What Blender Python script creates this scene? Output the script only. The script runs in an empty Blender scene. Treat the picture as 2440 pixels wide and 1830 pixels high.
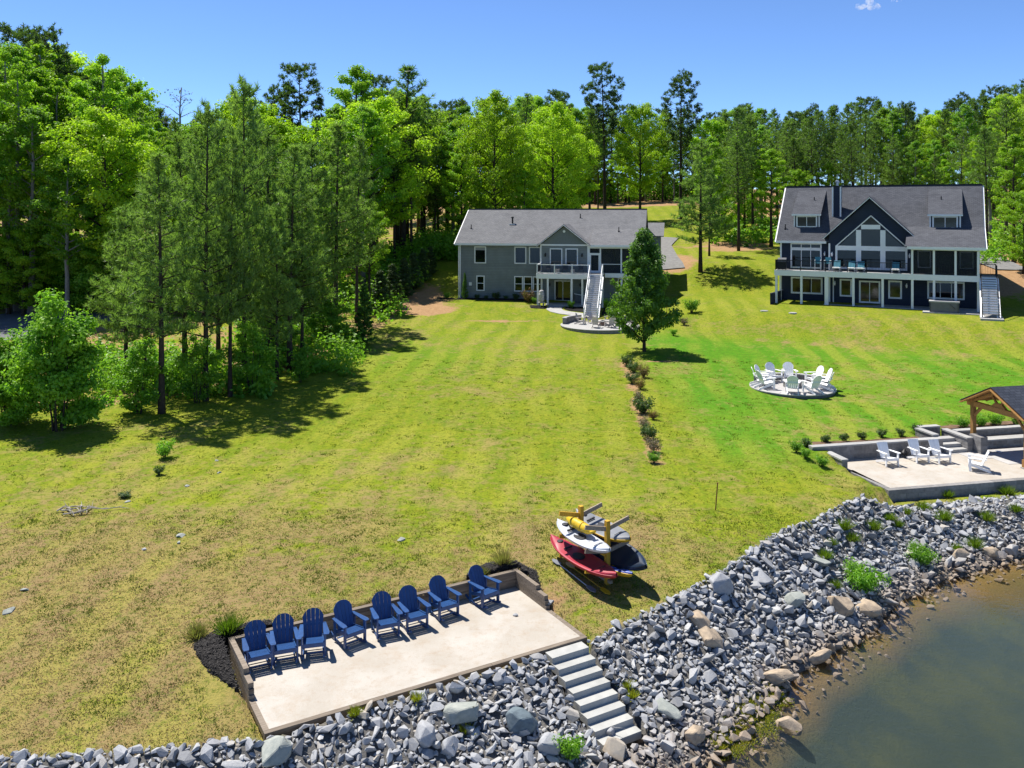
import bpy, bmesh, math, random
import numpy as np
from mathutils import Vector, Matrix
random.seed(11)
RNG = np.random.default_rng(11)
SC = bpy.context.scene
COL = SC.collection
R = math.radians
PI = math.pi

# ------------------------------------------------------------------ camera, sky, sun, exposure
FPX, ROW0, CAMZ = 2050.0, 500.0, 14.2          # focal length (photo px), horizon row, height above the lake
cam = bpy.data.cameras.new("camera")
cam.sensor_width = 36.0
cam.lens = 36.0 * FPX / 2440.0
cam.shift_y = -(915.0 - ROW0) / 2440.0
cam.clip_start = 0.5
cam.clip_end = 8000.0
camo = bpy.data.objects.new("camera", cam)
COL.objects.link(camo)
camo.location = (0, 0, CAMZ)
camo.rotation_euler = (R(90), 0, 0)
SC.camera = camo

SUN_EL = 62.0
SUN_DIR = Vector((-0.70 * math.cos(R(SUN_EL)), 0.714 * math.cos(R(SUN_EL)), math.sin(R(SUN_EL))))   # towards the sun
world = bpy.data.worlds.new("World")
SC.world = world
world.use_nodes = True
wn = world.node_tree
bg = wn.nodes["Background"]
sky = wn.nodes.new("ShaderNodeTexSky")
sky.sky_type = 'NISHITA'
sky.sun_disc = False
sky.sun_elevation = R(SUN_EL)
sky.sun_rotation = math.atan2(SUN_DIR.x, SUN_DIR.y)
sky.altitude = 5000
sky.air_density = 1.0
sky.dust_density = 0.0
sky.ozone_density = 7.8
wn.links.new(sky.outputs[0], bg.inputs[0])
bg.inputs[1].default_value = 0.118
sun = bpy.data.lights.new("sun", 'SUN')
sun.energy = 5.0
sun.angle = R(0.5)
sun.color = (1.0, 0.955, 0.88)
suno = bpy.data.objects.new("sun", sun)
COL.objects.link(suno)
suno.rotation_euler = (-SUN_DIR).to_track_quat('-Z', 'Y').to_euler()
SC.view_settings.view_transform = 'Standard'
SC.view_settings.look = 'None'
SC.view_settings.gamma = 1.0
SC.view_settings.use_curve_mapping = False
SC.view_settings.exposure = 0.8
SC.render.engine = 'CYCLES'
SC.cycles.use_denoising = True
SC.cycles.max_bounces = 6
SC.cycles.transparent_max_bounces = 12
SC.cycles.volume_bounces = 1

# ------------------------------------------------------------------ node and material helpers
class NT:
    def __init__(s, name):
        s.m = bpy.data.materials.new(name)
        s.m.use_nodes = True
        s.t = s.m.node_tree
        s.b = s.t.nodes["Principled BSDF"]
        s.out = s.t.nodes["Material Output"]
        s._co = None
    def n(s, typ, **kw):
        nd = s.t.nodes.new(typ)
        for k, v in kw.items():
            setattr(nd, k, v)
        return nd
    def L(s, a, b):
        s.t.links.new(a, b)
    def put(s, sock, v):
        if hasattr(v, 'is_linked'):
            s.L(v, sock)
        elif isinstance(v, (tuple, list)) and len(v) == 3 and sock.type == 'RGBA':
            sock.default_value = (*v, 1)
        else:
            sock.default_value = v
    def co(s):
        if s._co is None:
            s._co = s.n("ShaderNodeTexCoord")
        return s._co.outputs['Object']
    def mapping(s, vec, scale=(1, 1, 1), rot=(0, 0, 0)):
        m = s.n("ShaderNodeMapping")
        s.L(vec, m.inputs[0])
        m.inputs['Scale'].default_value = scale
        m.inputs['Rotation'].default_value = rot
        return m.outputs[0]
    def noise(s, scale, detail=4, rough=0.55, vec=None):
        n = s.n("ShaderNodeTexNoise")
        s.L(vec if vec is not None else s.co(), n.inputs['Vector'])
        n.inputs['Scale'].default_value = scale
        n.inputs['Detail'].default_value = detail
        n.inputs['Roughness'].default_value = rough
        return n.outputs['Fac']
    def math(s, op, a, b=0.0, clamp=False):
        n = s.n("ShaderNodeMath", operation=op)
        n.use_clamp = clamp
        s.put(n.inputs[0], a)
        s.put(n.inputs[1], b)
        return n.outputs[0]
    def rng(s, v, a, b, c=0.0, d=1.0):
        n = s.n("ShaderNodeMapRange")
        s.put(n.inputs[0], v)
        for i, q in enumerate((a, b, c, d)):
            n.inputs[i + 1].default_value = q
        return n.outputs[0]
    def mix(s, f, a, b, mode='MIX'):
        n = s.n("ShaderNodeMix", data_type='RGBA', blend_type=mode)
        s.put(n.inputs['Factor'], f)
        s.put(n.inputs[6], a)
        s.put(n.inputs[7], b)
        return n.outputs[2]
    def attr(s, name):
        n = s.n("ShaderNodeAttribute", attribute_name=name)
        return n
    def orand(s):
        return s.n("ShaderNodeObjectInfo").outputs['Random']
    def sep(s, v):
        n = s.n("ShaderNodeSeparateXYZ")
        s.L(v, n.inputs[0])
        return n.outputs
    def bump(s, h, strength=0.3, dist=0.02):
        n = s.n("ShaderNodeBump")
        n.inputs['Strength'].default_value = strength
        n.inputs['Distance'].default_value = dist
        s.put(n.inputs['Height'], h)
        s.L(n.outputs[0], s.b.inputs['Normal'])
        return n.outputs[0]
    def base(s, c, rough=0.7, spec=0.3, metal=0.0):
        s.put(s.b.inputs['Base Color'], c)
        s.put(s.b.inputs['Roughness'], rough)
        s.b.inputs['Specular IOR Level'].default_value = spec
        s.b.inputs['Metallic'].default_value = metal
        return s.m

def pmat(name, col, rough=0.6, var=0.2, scale=4.0, bump=0.0, bscale=None, spec=0.3, metal=0.0, col2=None, orand=0.0):
    """plain surface: colour with uneven wear and fine relief"""
    t = NT(name)
    f = t.noise(scale, 5, 0.6)
    f = t.rng(f, 0.3, 0.7)
    c2 = col2 if col2 is not None else tuple(c * (1 - var) for c in col)
    c = t.mix(f, c2, col)
    if orand:
        k = t.rng(t.orand(), 0, 1, 1 - orand, 1 + orand * 0.6)
        cc = t.n("ShaderNodeCombineColor")
        for i in range(3):
            t.L(k, cc.inputs[i])
        c = t.mix(1.0, c, cc.outputs[0], 'MULTIPLY')
    if bump:
        t.bump(t.noise(bscale or scale * 5, 4), bump, 0.02)
    return t.base(c, rough, spec, metal)

def wood(name, ca, cb, axis=0, rough=0.75, sc=3.0, orand=0.25):
    t = NT(name)
    s = [sc * 6] * 3
    s[axis] = sc * 0.5
    f = t.noise(1.0, 6, 0.65, t.mapping(t.co(), tuple(s)))
    c = t.mix(t.rng(f, 0.3, 0.7), ca, cb)
    k = t.rng(t.orand(), 0, 1, 1 - orand, 1.0 + orand * 0.4)
    cc = t.n("ShaderNodeCombineColor")
    for i in range(3):
        t.L(k, cc.inputs[i])
    c = t.mix(1.0, c, cc.outputs[0], 'MULTIPLY')
    t.bump(f, 0.3, 0.01)
    return t.base(c, rough, 0.2)

def siding(name, col):
    t = NT(name)
    x, y, z = t.sep(t.co())
    h = t.math('FRACT', t.math('MULTIPLY', z, 1 / 0.17))
    f = t.noise(1.2, 4)
    row = t.n("ShaderNodeTexWhiteNoise", noise_dimensions='1D')
    t.L(t.math('FLOOR', t.math('MULTIPLY', z, 1 / 0.17)), row.inputs['W'])
    c = t.mix(t.rng(f, 0.3, 0.7), tuple(v * 0.85 for v in col), tuple(v * 1.1 for v in col))
    c = t.mix(t.rng(row.outputs[0], 0, 1, 0, 0.12), c, tuple(v * 1.6 for v in col))
    gap = t.math('LESS_THAN', h, 0.12)  # shadow line of each lap, painted into the colour as a dark band
    c = t.mix(t.math('MULTIPLY', gap, 0.55), c, tuple(v * 0.35 for v in col))
    t.bump(t.math('SUBTRACT', 1.0, h), 0.6, 0.02)
    return t.base(c, 0.65, 0.25)

def shingles(name, ca, cb):
    t = NT(name)
    x, y, z = t.sep(t.co())
    cx = t.n("ShaderNodeCombineXYZ")
    t.L(x, cx.inputs[0])
    t.L(t.math('ADD', t.math('MULTIPLY', z, 1.5), t.math('MULTIPLY', y, 0.4)), cx.inputs[1])
    br = t.n("ShaderNodeTexBrick")
    t.L(cx.outputs[0], br.inputs['Vector'])
    br.inputs['Scale'].default_value = 1.0
    br.inputs['Brick Width'].default_value = 0.34
    br.inputs['Row Height'].default_value = 0.2
    br.inputs['Mortar Size'].default_value = 0.015
    br.inputs['Color1'].default_value = (*ca, 1)
    br.inputs['Color2'].default_value = (*cb, 1)
    br.inputs['Mortar'].default_value = (*[v * 0.55 for v in ca], 1)
    f = t.noise(0.8, 5)
    g = t.noise(14.0, 2)
    c = t.mix(t.rng(f, 0.3, 0.7, 0, 0.35), br.outputs[0], tuple(v * 1.35 for v in cb))
    c = t.mix(t.rng(g, 0.35, 0.65, 0, 0.4), c, tuple(v * 0.6 for v in ca))
    t.bump(br.outputs['Fac'], 0.4, -0.015)
    return t.base(c, 0.9, 0.15)

def leafmat(name, ca, cb, cc, trans=0.58):
    t = NT(name)
    a = t.attr("tint").outputs['Fac']
    f = t.noise(0.55, 3)
    c = t.mix(a, ca, cb)
    c = t.mix(t.rng(f, 0.42, 0.66), c, cc)
    k = t.rng(t.orand(), 0, 1, 0.72, 1.22)
    q = t.n("ShaderNodeCombineColor")
    for i in range(3):
        t.L(k, q.inputs[i])
    c = t.mix(1.0, c, q.outputs[0], 'MULTIPLY')
    d = t.n("ShaderNodeBsdfDiffuse")
    tr = t.n("ShaderNodeBsdfTranslucent")
    t.L(c, d.inputs[0])
    c2 = t.mix(0.5, c, (0.24, 0.48, 0.015))
    t.L(c2, tr.inputs[0])
    ms = t.n("ShaderNodeMixShader")
    ms.inputs[0].default_value = trans
    t.L(d.outputs[0], ms.inputs[1])
    t.L(tr.outputs[0], ms.inputs[2])
    gl = t.n("ShaderNodeBsdfGlossy")
    gl.inputs['Roughness'].default_value = 0.45
    m2 = t.n("ShaderNodeMixShader")
    m2.inputs[0].default_value = 0.022
    t.L(ms.outputs[0], m2.inputs[1])
    t.L(gl.outputs[0], m2.inputs[2])
    t.L(m2.outputs[0], t.out.inputs[0])
    return t.m

M = {}
M['white'] = pmat('white_paint', (0.78, 0.78, 0.77), 0.5, 0.08, 2.5)
M['white_plastic'] = pmat('white_poly_lumber', (0.80, 0.80, 0.79), 0.45, 0.06, 5, orand=0.06)
M['taupe'] = pmat('taupe_poly_lumber', (0.50, 0.46, 0.42), 0.5, 0.12, 5, orand=0.1)
M['blue'] = pmat('blue_poly_lumber', (0.012, 0.062, 0.200), 0.42, 0.25, 7, 0.08, 60, 0.45, orand=0.12)
M['grey_siding'] = siding('grey_green_siding', (0.185, 0.205, 0.202))
M['navy_siding'] = siding('navy_siding', (0.018, 0.027, 0.050))
M['shake'] = pmat('grey_shake', (0.175, 0.195, 0.190), 0.8, 0.25, 9, 0.3, 20)
M['roof_grey'] = shingles('grey_shingles', (0.130, 0.130, 0.136), (0.180, 0.180, 0.184))
M['roof_navy'] = shingles('charcoal_shingles', (0.062, 0.065, 0.075), (0.098, 0.102, 0.114))
M['roof_pav'] = shingles('dark_pavilion_shingles', (0.03, 0.036, 0.05), (0.055, 0.062, 0.08))
M['glass'] = pmat('window_glass', (0.006, 0.008, 0.010), 0.05, 0.5, 0.7, spec=0.6)
M['blind'] = pmat('window_blind', (0.30, 0.31, 0.33), 0.7, 0.15, 3)
def screen_mat():
    t = NT('insect_screen')
    t.base((0.03, 0.035, 0.04), 0.7, 0.1)
    tr = t.n("ShaderNodeBsdfTransparent"); ms = t.n("ShaderNodeMixShader")
    ms.inputs[0].default_value = 0.45
    t.L(tr.outputs[0], ms.inputs[1]); t.L(t.b.outputs[0], ms.inputs[2]); t.L(ms.outputs[0], t.out.inputs[0])
    return t.m
M['screen'] = screen_mat()
M['black'] = pmat('black_metal', (0.012, 0.012, 0.014), 0.45, 0.3, 6)
M['steel'] = pmat('steel', (0.45, 0.45, 0.46), 0.35, 0.2, 6, metal=0.8)
M['concrete'] = pmat('concrete', (0.36, 0.355, 0.34), 0.85, 0.16, 1.6, 0.2, 30, 0.2)
M['step_concrete'] = pmat('step_concrete', (0.40, 0.40, 0.375), 0.85, 0.22, 2.6, 0.25, 40, 0.2, orand=0.08)
M['block'] = pmat('retaining_block', (0.26, 0.25, 0.24), 0.9, 0.35, 5, 0.5, 22, 0.15, orand=0.22)
M['cap'] = pmat('cap_stone', (0.37, 0.365, 0.35), 0.85, 0.18, 4, 0.3, 30, 0.2, orand=0.1)
M['paver'] = pmat('paver', (0.42, 0.405, 0.39), 0.85, 0.18, 3, 0.2, 25, 0.2, orand=0.08)
M['deck_board'] = wood('grey_deck_board', (0.22, 0.215, 0.215), (0.31, 0.30, 0.30), 0)
M['timber'] = wood('weathered_timber', (0.135, 0.105, 0.078), (0.27, 0.225, 0.175), 0)
M['cedar'] = wood('cedar_beam', (0.29, 0.145, 0.042), (0.43, 0.240, 0.085), 0, sc=2.0)
M['rack'] = wood('yellow_pine_post', (0.46, 0.25, 0.022), (0.60, 0.36, 0.045), 2, sc=2.5)
M['rack_grey'] = wood('weathered_rack_arm', (0.20, 0.155, 0.11), (0.33, 0.275, 0.21), 0, sc=2.5)
M['bark'] = pmat('grey_brown_bark', (0.075, 0.058, 0.045), 0.95, 0.5, 5, 0.6, 18, 0.1)
M['pale_bark'] = pmat('pale_bark', (0.27, 0.25, 0.23), 0.95, 0.4, 4, 0.5, 18, 0.1)
M['dead_wood'] = pmat('bleached_dead_wood', (0.42, 0.38, 0.33), 0.9, 0.4, 9, 0.4, 30, 0.1)
M['mulch'] = pmat('black_mulch', (0.030, 0.028, 0.027), 0.95, 0.7, 22, 1.0, 40, 0.1)
M['brown_mulch'] = pmat('brown_mulch', (0.20, 0.13, 0.085), 0.95, 0.5, 7, 0.8, 30, 0.1)
M['asphalt'] = pmat('asphalt', (0.13, 0.13, 0.14), 0.9, 0.25, 0.7, 0.2, 20)
M['gravel_drive'] = pmat('grey_gravel', (0.20, 0.195, 0.19), 0.95, 0.35, 2.2, 0.5, 25)
M['teal'] = pmat('teal_sling', (0.05, 0.20, 0.26), 0.6, 0.2, 6)
M['rust'] = pmat('rusty_steel', (0.20, 0.07, 0.03), 0.85, 0.5, 12)
M['urn'] = pmat('mottled_stone_urn', (0.55, 0.53, 0.50), 0.8, 0.6, 7, 0.4, 14, col2=(0.22, 0.20, 0.20))
M['tub'] = pmat('hot_tub_side', (0.16, 0.155, 0.16), 0.6, 0.2, 4)
M['tub_lid'] = pmat('hot_tub_cover', (0.40, 0.39, 0.39), 0.6, 0.12, 3)
M['red'] = pmat('red_kayak_shell', (0.34, 0.010, 0.030), 0.5, 0.2, 3, spec=0.5)
M['kwhite'] = pmat('white_kayak_shell', (0.48, 0.50, 0.54), 0.35, 0.15, 3, spec=0.5)
M['kgrey'] = pmat('grey_kayak_shell', (0.20, 0.21, 0.225), 0.4, 0.25, 4, spec=0.45)
M['knavy'] = pmat('navy_kayak_shell', (0.010, 0.022, 0.045), 0.4, 0.3, 3, spec=0.45)
M['kblue'] = pmat('blue_kayak_shell', (0.012, 0.05, 0.30), 0.4, 0.2, 3, spec=0.45)
M['kyellow'] = pmat('yellow_shell', (0.50, 0.31, 0.010), 0.4, 0.15, 4, spec=0.45)
M['kdark'] = pmat('kayak_cockpit', (0.03, 0.03, 0.035), 0.6, 0.3, 4)
M['bag'] = pmat('yellow_dry_bag', (0.58, 0.38, 0.02), 0.4, 0.15, 8, 0.5, 9)
M['cover_grey'] = pmat('grey_fabric_cover', (0.13, 0.14, 0.15), 0.8, 0.3, 5)
M['leaf_bright'] = leafmat('bright_spring_leaves', (0.300, 0.520, 0.018), (0.185, 0.400, 0.016), (0.380, 0.560, 0.020))
M['leaf_tulip'] = leafmat('tulip_tree_leaves', (0.430, 0.620, 0.016), (0.300, 0.520, 0.014), (0.500, 0.640, 0.020), 0.60)
M['leaf_mid'] = leafmat('mid_green_leaves', (0.175, 0.385, 0.024), (0.100, 0.270, 0.020), (0.250, 0.440, 0.024))
M['leaf_dark'] = leafmat('dark_green_leaves', (0.100, 0.220, 0.034), (0.058, 0.150, 0.026), (0.140, 0.270, 0.036), 0.5)
M['needle'] = leafmat('pine_needles', (0.100, 0.168, 0.044), (0.058, 0.110, 0.038), (0.150, 0.220, 0.046), 0.42)
M['needle_y'] = leafmat('young_pine_needles', (0.175, 0.270, 0.070), (0.100, 0.175, 0.056), (0.245, 0.340, 0.075), 0.50)
M['needle_far'] = leafmat('dark_pine_needles', (0.050, 0.085, 0.038), (0.028, 0.056, 0.034), (0.070, 0.110, 0.042), 0.3)
M['shrub'] = leafmat('shrub_leaves', (0.060, 0.105, 0.030), (0.030, 0.062, 0.020), (0.085, 0.12, 0.035), 0.25)
M['shrub_red'] = leafmat('russet_shrub_leaves', (0.19, 0.085, 0.03), (0.11, 0.045, 0.02), (0.23, 0.12, 0.04), 0.25)
M['shrub_grey'] = leafmat('dry_shrub_twigs', (0.22, 0.16, 0.11), (0.13, 0.09, 0.06), (0.28, 0.21, 0.14), 0.2)
M['blade'] = leafmat('grass_blades', (0.15, 0.22, 0.012), (0.09, 0.16, 0.012), (0.22, 0.25, 0.03), 0.3)
M['blade_dry'] = leafmat('dry_grass_blades', (0.32, 0.24, 0.08), (0.20, 0.14, 0.05), (0.38, 0.30, 0.10), 0.3)
M['blade_yel'] = leafmat('yellow_weed_leaves', (0.36, 0.34, 0.02), (0.25, 0.26, 0.02), (0.42, 0.36, 0.04), 0.3)

# ------------------------------------------------------------------ mesh helpers
def mesh_np(name, verts, faces, tint=None, smooth=False):
    """verts (N,3), faces (M,k)"""
    verts = np.asarray(verts, dtype=np.float32)
    faces = np.asarray(faces, dtype=np.int32)
    me = bpy.data.meshes.new(name)
    k = faces.shape[1]
    me.vertices.add(len(verts))
    me.vertices.foreach_set('co', verts.ravel())
    me.loops.add(faces.size)
    me.loops.foreach_set('vertex_index', faces.ravel())
    me.polygons.add(len(faces))
    me.polygons.foreach_set('loop_start', np.arange(0, faces.size, k, dtype=np.int32))
    me.polygons.foreach_set('loop_total', np.full(len(faces), k, dtype=np.int32))
    me.polygons.foreach_set('use_smooth', np.full(len(faces), bool(smooth)))
    if tint is not None:
        a = me.attributes.new('tint', 'FLOAT', 'FACE')
        a.data.foreach_set('value', np.asarray(tint, dtype=np.float32))
    me.update()
    me.validate()
    return me

class MB:
    def __init__(s):
        s.v, s.f = [], []
    def add(s, vs, fs):
        o = len(s.v)
        s.v += [tuple(p) for p in vs]
        s.f += [tuple(i + o for i in f) for f in fs]
        return s
    def box(s, x0, x1, y0, y1, z0, z1):
        return s.add([(x0, y0, z0), (x1, y0, z0), (x1, y1, z0), (x0, y1, z0), (x0, y0, z1), (x1, y0, z1), (x1, y1, z1), (x0, y1, z1)],
                     [(0, 3, 2, 1), (4, 5, 6, 7), (0, 1, 5, 4), (1, 2, 6, 5), (2, 3, 7, 6), (3, 0, 4, 7)])
    def bar(s, a, b, w, h, up=(0, 0, 1)):
        a, b, up = Vector(a), Vector(b), Vector(up)
        d = (b - a).normalized()
        x = d.cross(up)
        if x.length < 1e-4:
            x = d.cross(Vector((1, 0, 0)))
        x.normalize()
        y = x.cross(d).normalized()
        x, y = x * w / 2, y * h / 2
        vs = [a - x - y, a + x - y, a + x + y, a - x + y, b - x - y, b + x - y, b + x + y, b - x + y]
        return s.add(vs, [(0, 1, 2, 3), (7, 6, 5, 4), (0, 4, 5, 1), (1, 5, 6, 2), (2, 6, 7, 3), (3, 7, 4, 0)])
    def prism(s, poly, off):
        n = len(poly)
        off = Vector(off)
        vs = [Vector(p) for p in poly] + [Vector(p) + off for p in poly]
        return s.add(vs, [tuple(range(n))[::-1], tuple(range(n, 2 * n))] + [(i, (i + 1) % n, n + (i + 1) % n, n + i) for i in range(n)])
    def tube(s, pts, rads, n=6):
        pts = [Vector(p) for p in pts]
        rings = []
        for i, p in enumerate(pts):
            d = (pts[min(i + 1, len(pts) - 1)] - pts[max(i - 1, 0)]).normalized()
            x = d.cross(Vector((0.13, 0.21, 0.97)))
            if x.length < 1e-3:
                x = d.cross(Vector((1, 0, 0)))
            x.normalize()
            y = d.cross(x)
            rings.append([p + (x * math.cos(2 * PI * k / n) + y * math.sin(2 * PI * k / n)) * rads[i] for k in range(n)])
        vs = [q for r in rings for q in r]
        fs = []
        for i in range(len(pts) - 1):
            for k in range(n):
                k2 = (k + 1) % n
                fs.append((i * n + k, i * n + k2, (i + 1) * n + k2, (i + 1) * n + k))
        fs.append(tuple(range(n))[::-1])
        fs.append(tuple(range((len(pts) - 1) * n, len(pts) * n)))
        return s.add(vs, fs)
    def lathe(s, prof, n=16, c=(0, 0, 0), sx=1.0, sy=1.0):
        vs = [(c[0] + r * sx * math.cos(2 * PI * k / n), c[1] + r * sy * math.sin(2 * PI * k / n), c[2] + z) for r, z in prof for k in range(n)]
        fs = [(i * n + k, i * n + (k + 1) % n, (i + 1) * n + (k + 1) % n, (i + 1) * n + k) for i in range(len(prof) - 1) for k in range(n)]
        fs.append(tuple(range(n))[::-1])
        fs.append(tuple(range((len(prof) - 1) * n, len(prof) * n)))
        return s.add(vs, fs)
    def mesh(s, name, smooth=False):
        me = bpy.data.meshes.new(name)
        me.from_pydata(s.v, [], s.f)
        bm = bmesh.new()
        bm.from_mesh(me)
        bmesh.ops.recalc_face_normals(bm, faces=bm.faces)
        bm.to_mesh(me)
        bm.free()
        if smooth:
            for p in me.polygons:
                p.use_smooth = True
        return me
    def build(s, name, mat, parent=None, smooth=False):
        return obj(name, s.mesh(name, smooth), mat, parent)

def obj(name, me, mat=None, parent=None, loc=None):
    o = bpy.data.objects.new(name, me)
    COL.objects.link(o)
    if mat is not None and len(me.materials) == 0:
        me.materials.append(mat)
    if parent is not None:
        o.parent = parent
    if loc is not None:
        o.location = loc
    return o

def tag(o, label=None, cat=None, group=None, kind=None):
    if label: o['label'] = label
    if cat: o['category'] = cat
    if group: o['group'] = group
    if kind: o['kind'] = kind
    return o

def thing(name, loc, rz=0.0, label=None, cat=None, group=None):
    o = bpy.data.objects.new(name, None)
    COL.objects.link(o)
    o.empty_display_size = 0.2
    o.location = loc
    o.rotation_euler = (0, 0, rz)
    return tag(o, label, cat, group)

def clone(root, loc, rz=0.0, sc=(1, 1, 1), label=None, group=None):
    """copy of a thing with copies of its parts and sub-parts (mesh data shared)"""
    kids = {}
    for ob in PROTO_KIDS[root.name]:
        kids.setdefault(ob.parent.name, []).append(ob)
    def cp(o, par):
        c = o.copy()
        COL.objects.link(c)
        c.parent = par
        for ch in kids.get(o.name, []):
            cp(ch, c)
        return c
    r = cp(root, None)
    r.location = loc
    r.rotation_euler = (0, 0, rz)
    r.scale = sc if isinstance(sc, tuple) else (sc, sc, sc)
    if label: r['label'] = label
    if group: r['group'] = group
    return r

PROTO_KIDS = {}
class Proto:
    """first use hands out the built thing itself, later uses hand out copies"""
    def __init__(s, root):
        s.root, s.used = root, False
        PROTO_KIDS[root.name] = list(root.children_recursive)
        s.base_label = None
    def put(s, loc, rz=0.0, sc=(1, 1, 1), label=None, group=None):
        if not isinstance(sc, tuple):
            sc = (sc, sc, sc)
        if not s.used:
            s.used = True
            r = s.root
            r.location = loc
            r.rotation_euler = (0, 0, rz)
            r.scale = sc
            if label: r['label'] = label
            if group: r['group'] = group
            return r
        return clone(s.root, loc, rz, sc, label, group)
ORD = ['first', 'second', 'third', 'fourth', 'fifth', 'sixth', 'seventh', 'eighth', 'ninth', 'tenth', 'eleventh', 'twelfth', 'thirteenth', 'fourteenth', 'fifteenth', 'sixteenth']

# ------------------------------------------------------------------ terrain
def pline(pts):
    return np.array(pts, dtype=float)
TOP = pline([(-200, 6), (-40, 15.5), (-20, 18.2), (-11.7, 19.5), (-7.8, 19.9), (-5.9, 20.35), (2.35, 24.9), (4.5, 26.3), (6.35, 27.9), (7.9, 29.5), (9.6, 31.4), (11.65, 32.8), (14.1, 35.2), (16.2, 36.9), (22.2, 38.3), (40, 42), (200, 60)])
WAT = pline([(-200, 1), (-40, 11), (-20, 14.2), (-8, 16.2), (-3, 17.6), (1, 19.6), (4.2, 21.2), (6.0, 23.0), (7.9, 25.05), (8.85, 26.4), (10.6, 27.8), (12.35, 29.2), (14.1, 31.2), (16.5, 32.9), (18.05, 33.7), (20.9, 35.1), (40, 38.6), (200, 57)])

def sdist(x, y, pl):
    """signed distance to a polyline, positive on the lake side"""
    best = np.full(x.shape, 1e9)
    sign = np.zeros(x.shape)
    for (ax, ay), (bx, by) in zip(pl[:-1], pl[1:]):
        dx, dy = bx - ax, by - ay
        l2 = dx * dx + dy * dy
        t = np.clip(((x - ax) * dx + (y - ay) * dy) / l2, 0, 1)
        d = np.hypot(x - ax - t * dx, y - ay - t * dy)
        cr = dx * (y - ay) - dy * (x - ax)
        m = d < best - 1e-9
        best = np.where(m, d, best)
        sign = np.where(m, np.where(cr < 0, 1.0, -1.0), sign)
    return best * sign

def sstep(a, b, v):
    t = np.clip((v - a) / (b - a), 0, 1)
    return t * t * (3 - 2 * t)

# sand patio: front-left corner, long axis, depth axis
PO = np.array((-5.9, 20.5)); PA = np.array((0.867, 0.498)); PB = np.array((-0.498, 0.867)); PL, PD, PZ = 9.35, 4.1, 1.70
def pat(a, b, z=PZ):
    q = PO + PA * a + PB * b
    return Vector((q[0], q[1], z))
# neighbour's patio
QO = np.array((16.5, 37.7)); QA = np.array((0.977, 0.215)); QB = np.array((-0.215, 0.977)); QZ = 1.90
def qat(a, b, z=QZ):
    q = QO + QA * a + QB * b
    return Vector((q[0], q[1], z))

H1 = (-5.656, 92.95, 4.7, 11.0)      # grey house: front-left corner of the wall, base height, turn in degrees
H2 = (27.525, 81.95, 5.3, 27.0)      # navy house: foot of the deck post, base height, turn
CY = [-500, 18, 22, 26, 30, 40, 55, 66, 75, 83, 89, 93, 99, 108, 125, 140, 160, 185, 220, 300, 3000]
CZ = [1.4, 1.6, 1.8, 2.15, 2.25, 2.5, 2.8, 3.2, 3.6, 4.05, 4.55, 4.72, 6.0, 7.7, 9.0, 10.4, 12.8, 15.3, 17.5, 20, 20]
LY = [-500, 18, 22, 26, 30, 40, 55, 66, 83, 100, 130, 180, 250, 3000]
LZ = [1.4, 1.65, 1.75, 1.95, 2.15, 2.5, 2.9, 3.4, 4.4, 5.6, 8.4, 13.5, 18, 20]
WX = [-600, -60, -45, -33, -25, -13, -11.2, -5.5, 0, 6, 9, 15, 25, 50, 100, 160, 3000]
WZ = [1.2, 1.7, 2.0, 2.45, 2.7, 3.12, 3.35, 4.95, 5.22, 5.3, 6.2, 8.0, 9.0, 11.5, 16, 20, 20]

def lawn_z(x, y):
    zc = np.interp(y, CY, CZ)
    zl = np.interp(y, LY, LZ)
    w = (x - 34.0) * 0.454 + (y - 78.6) * 0.891
    zr = np.interp(w, WX, WZ)
    z = zc + (zl - zc) * sstep(-8, -22, x)
    z = z + (zr - z) * sstep(12, 22, x)
    z = z + 0.05 * np.sin(x * 0.31 + 1.2) * np.cos(y * 0.27) * sstep(28, 36, y)
    return z

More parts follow.
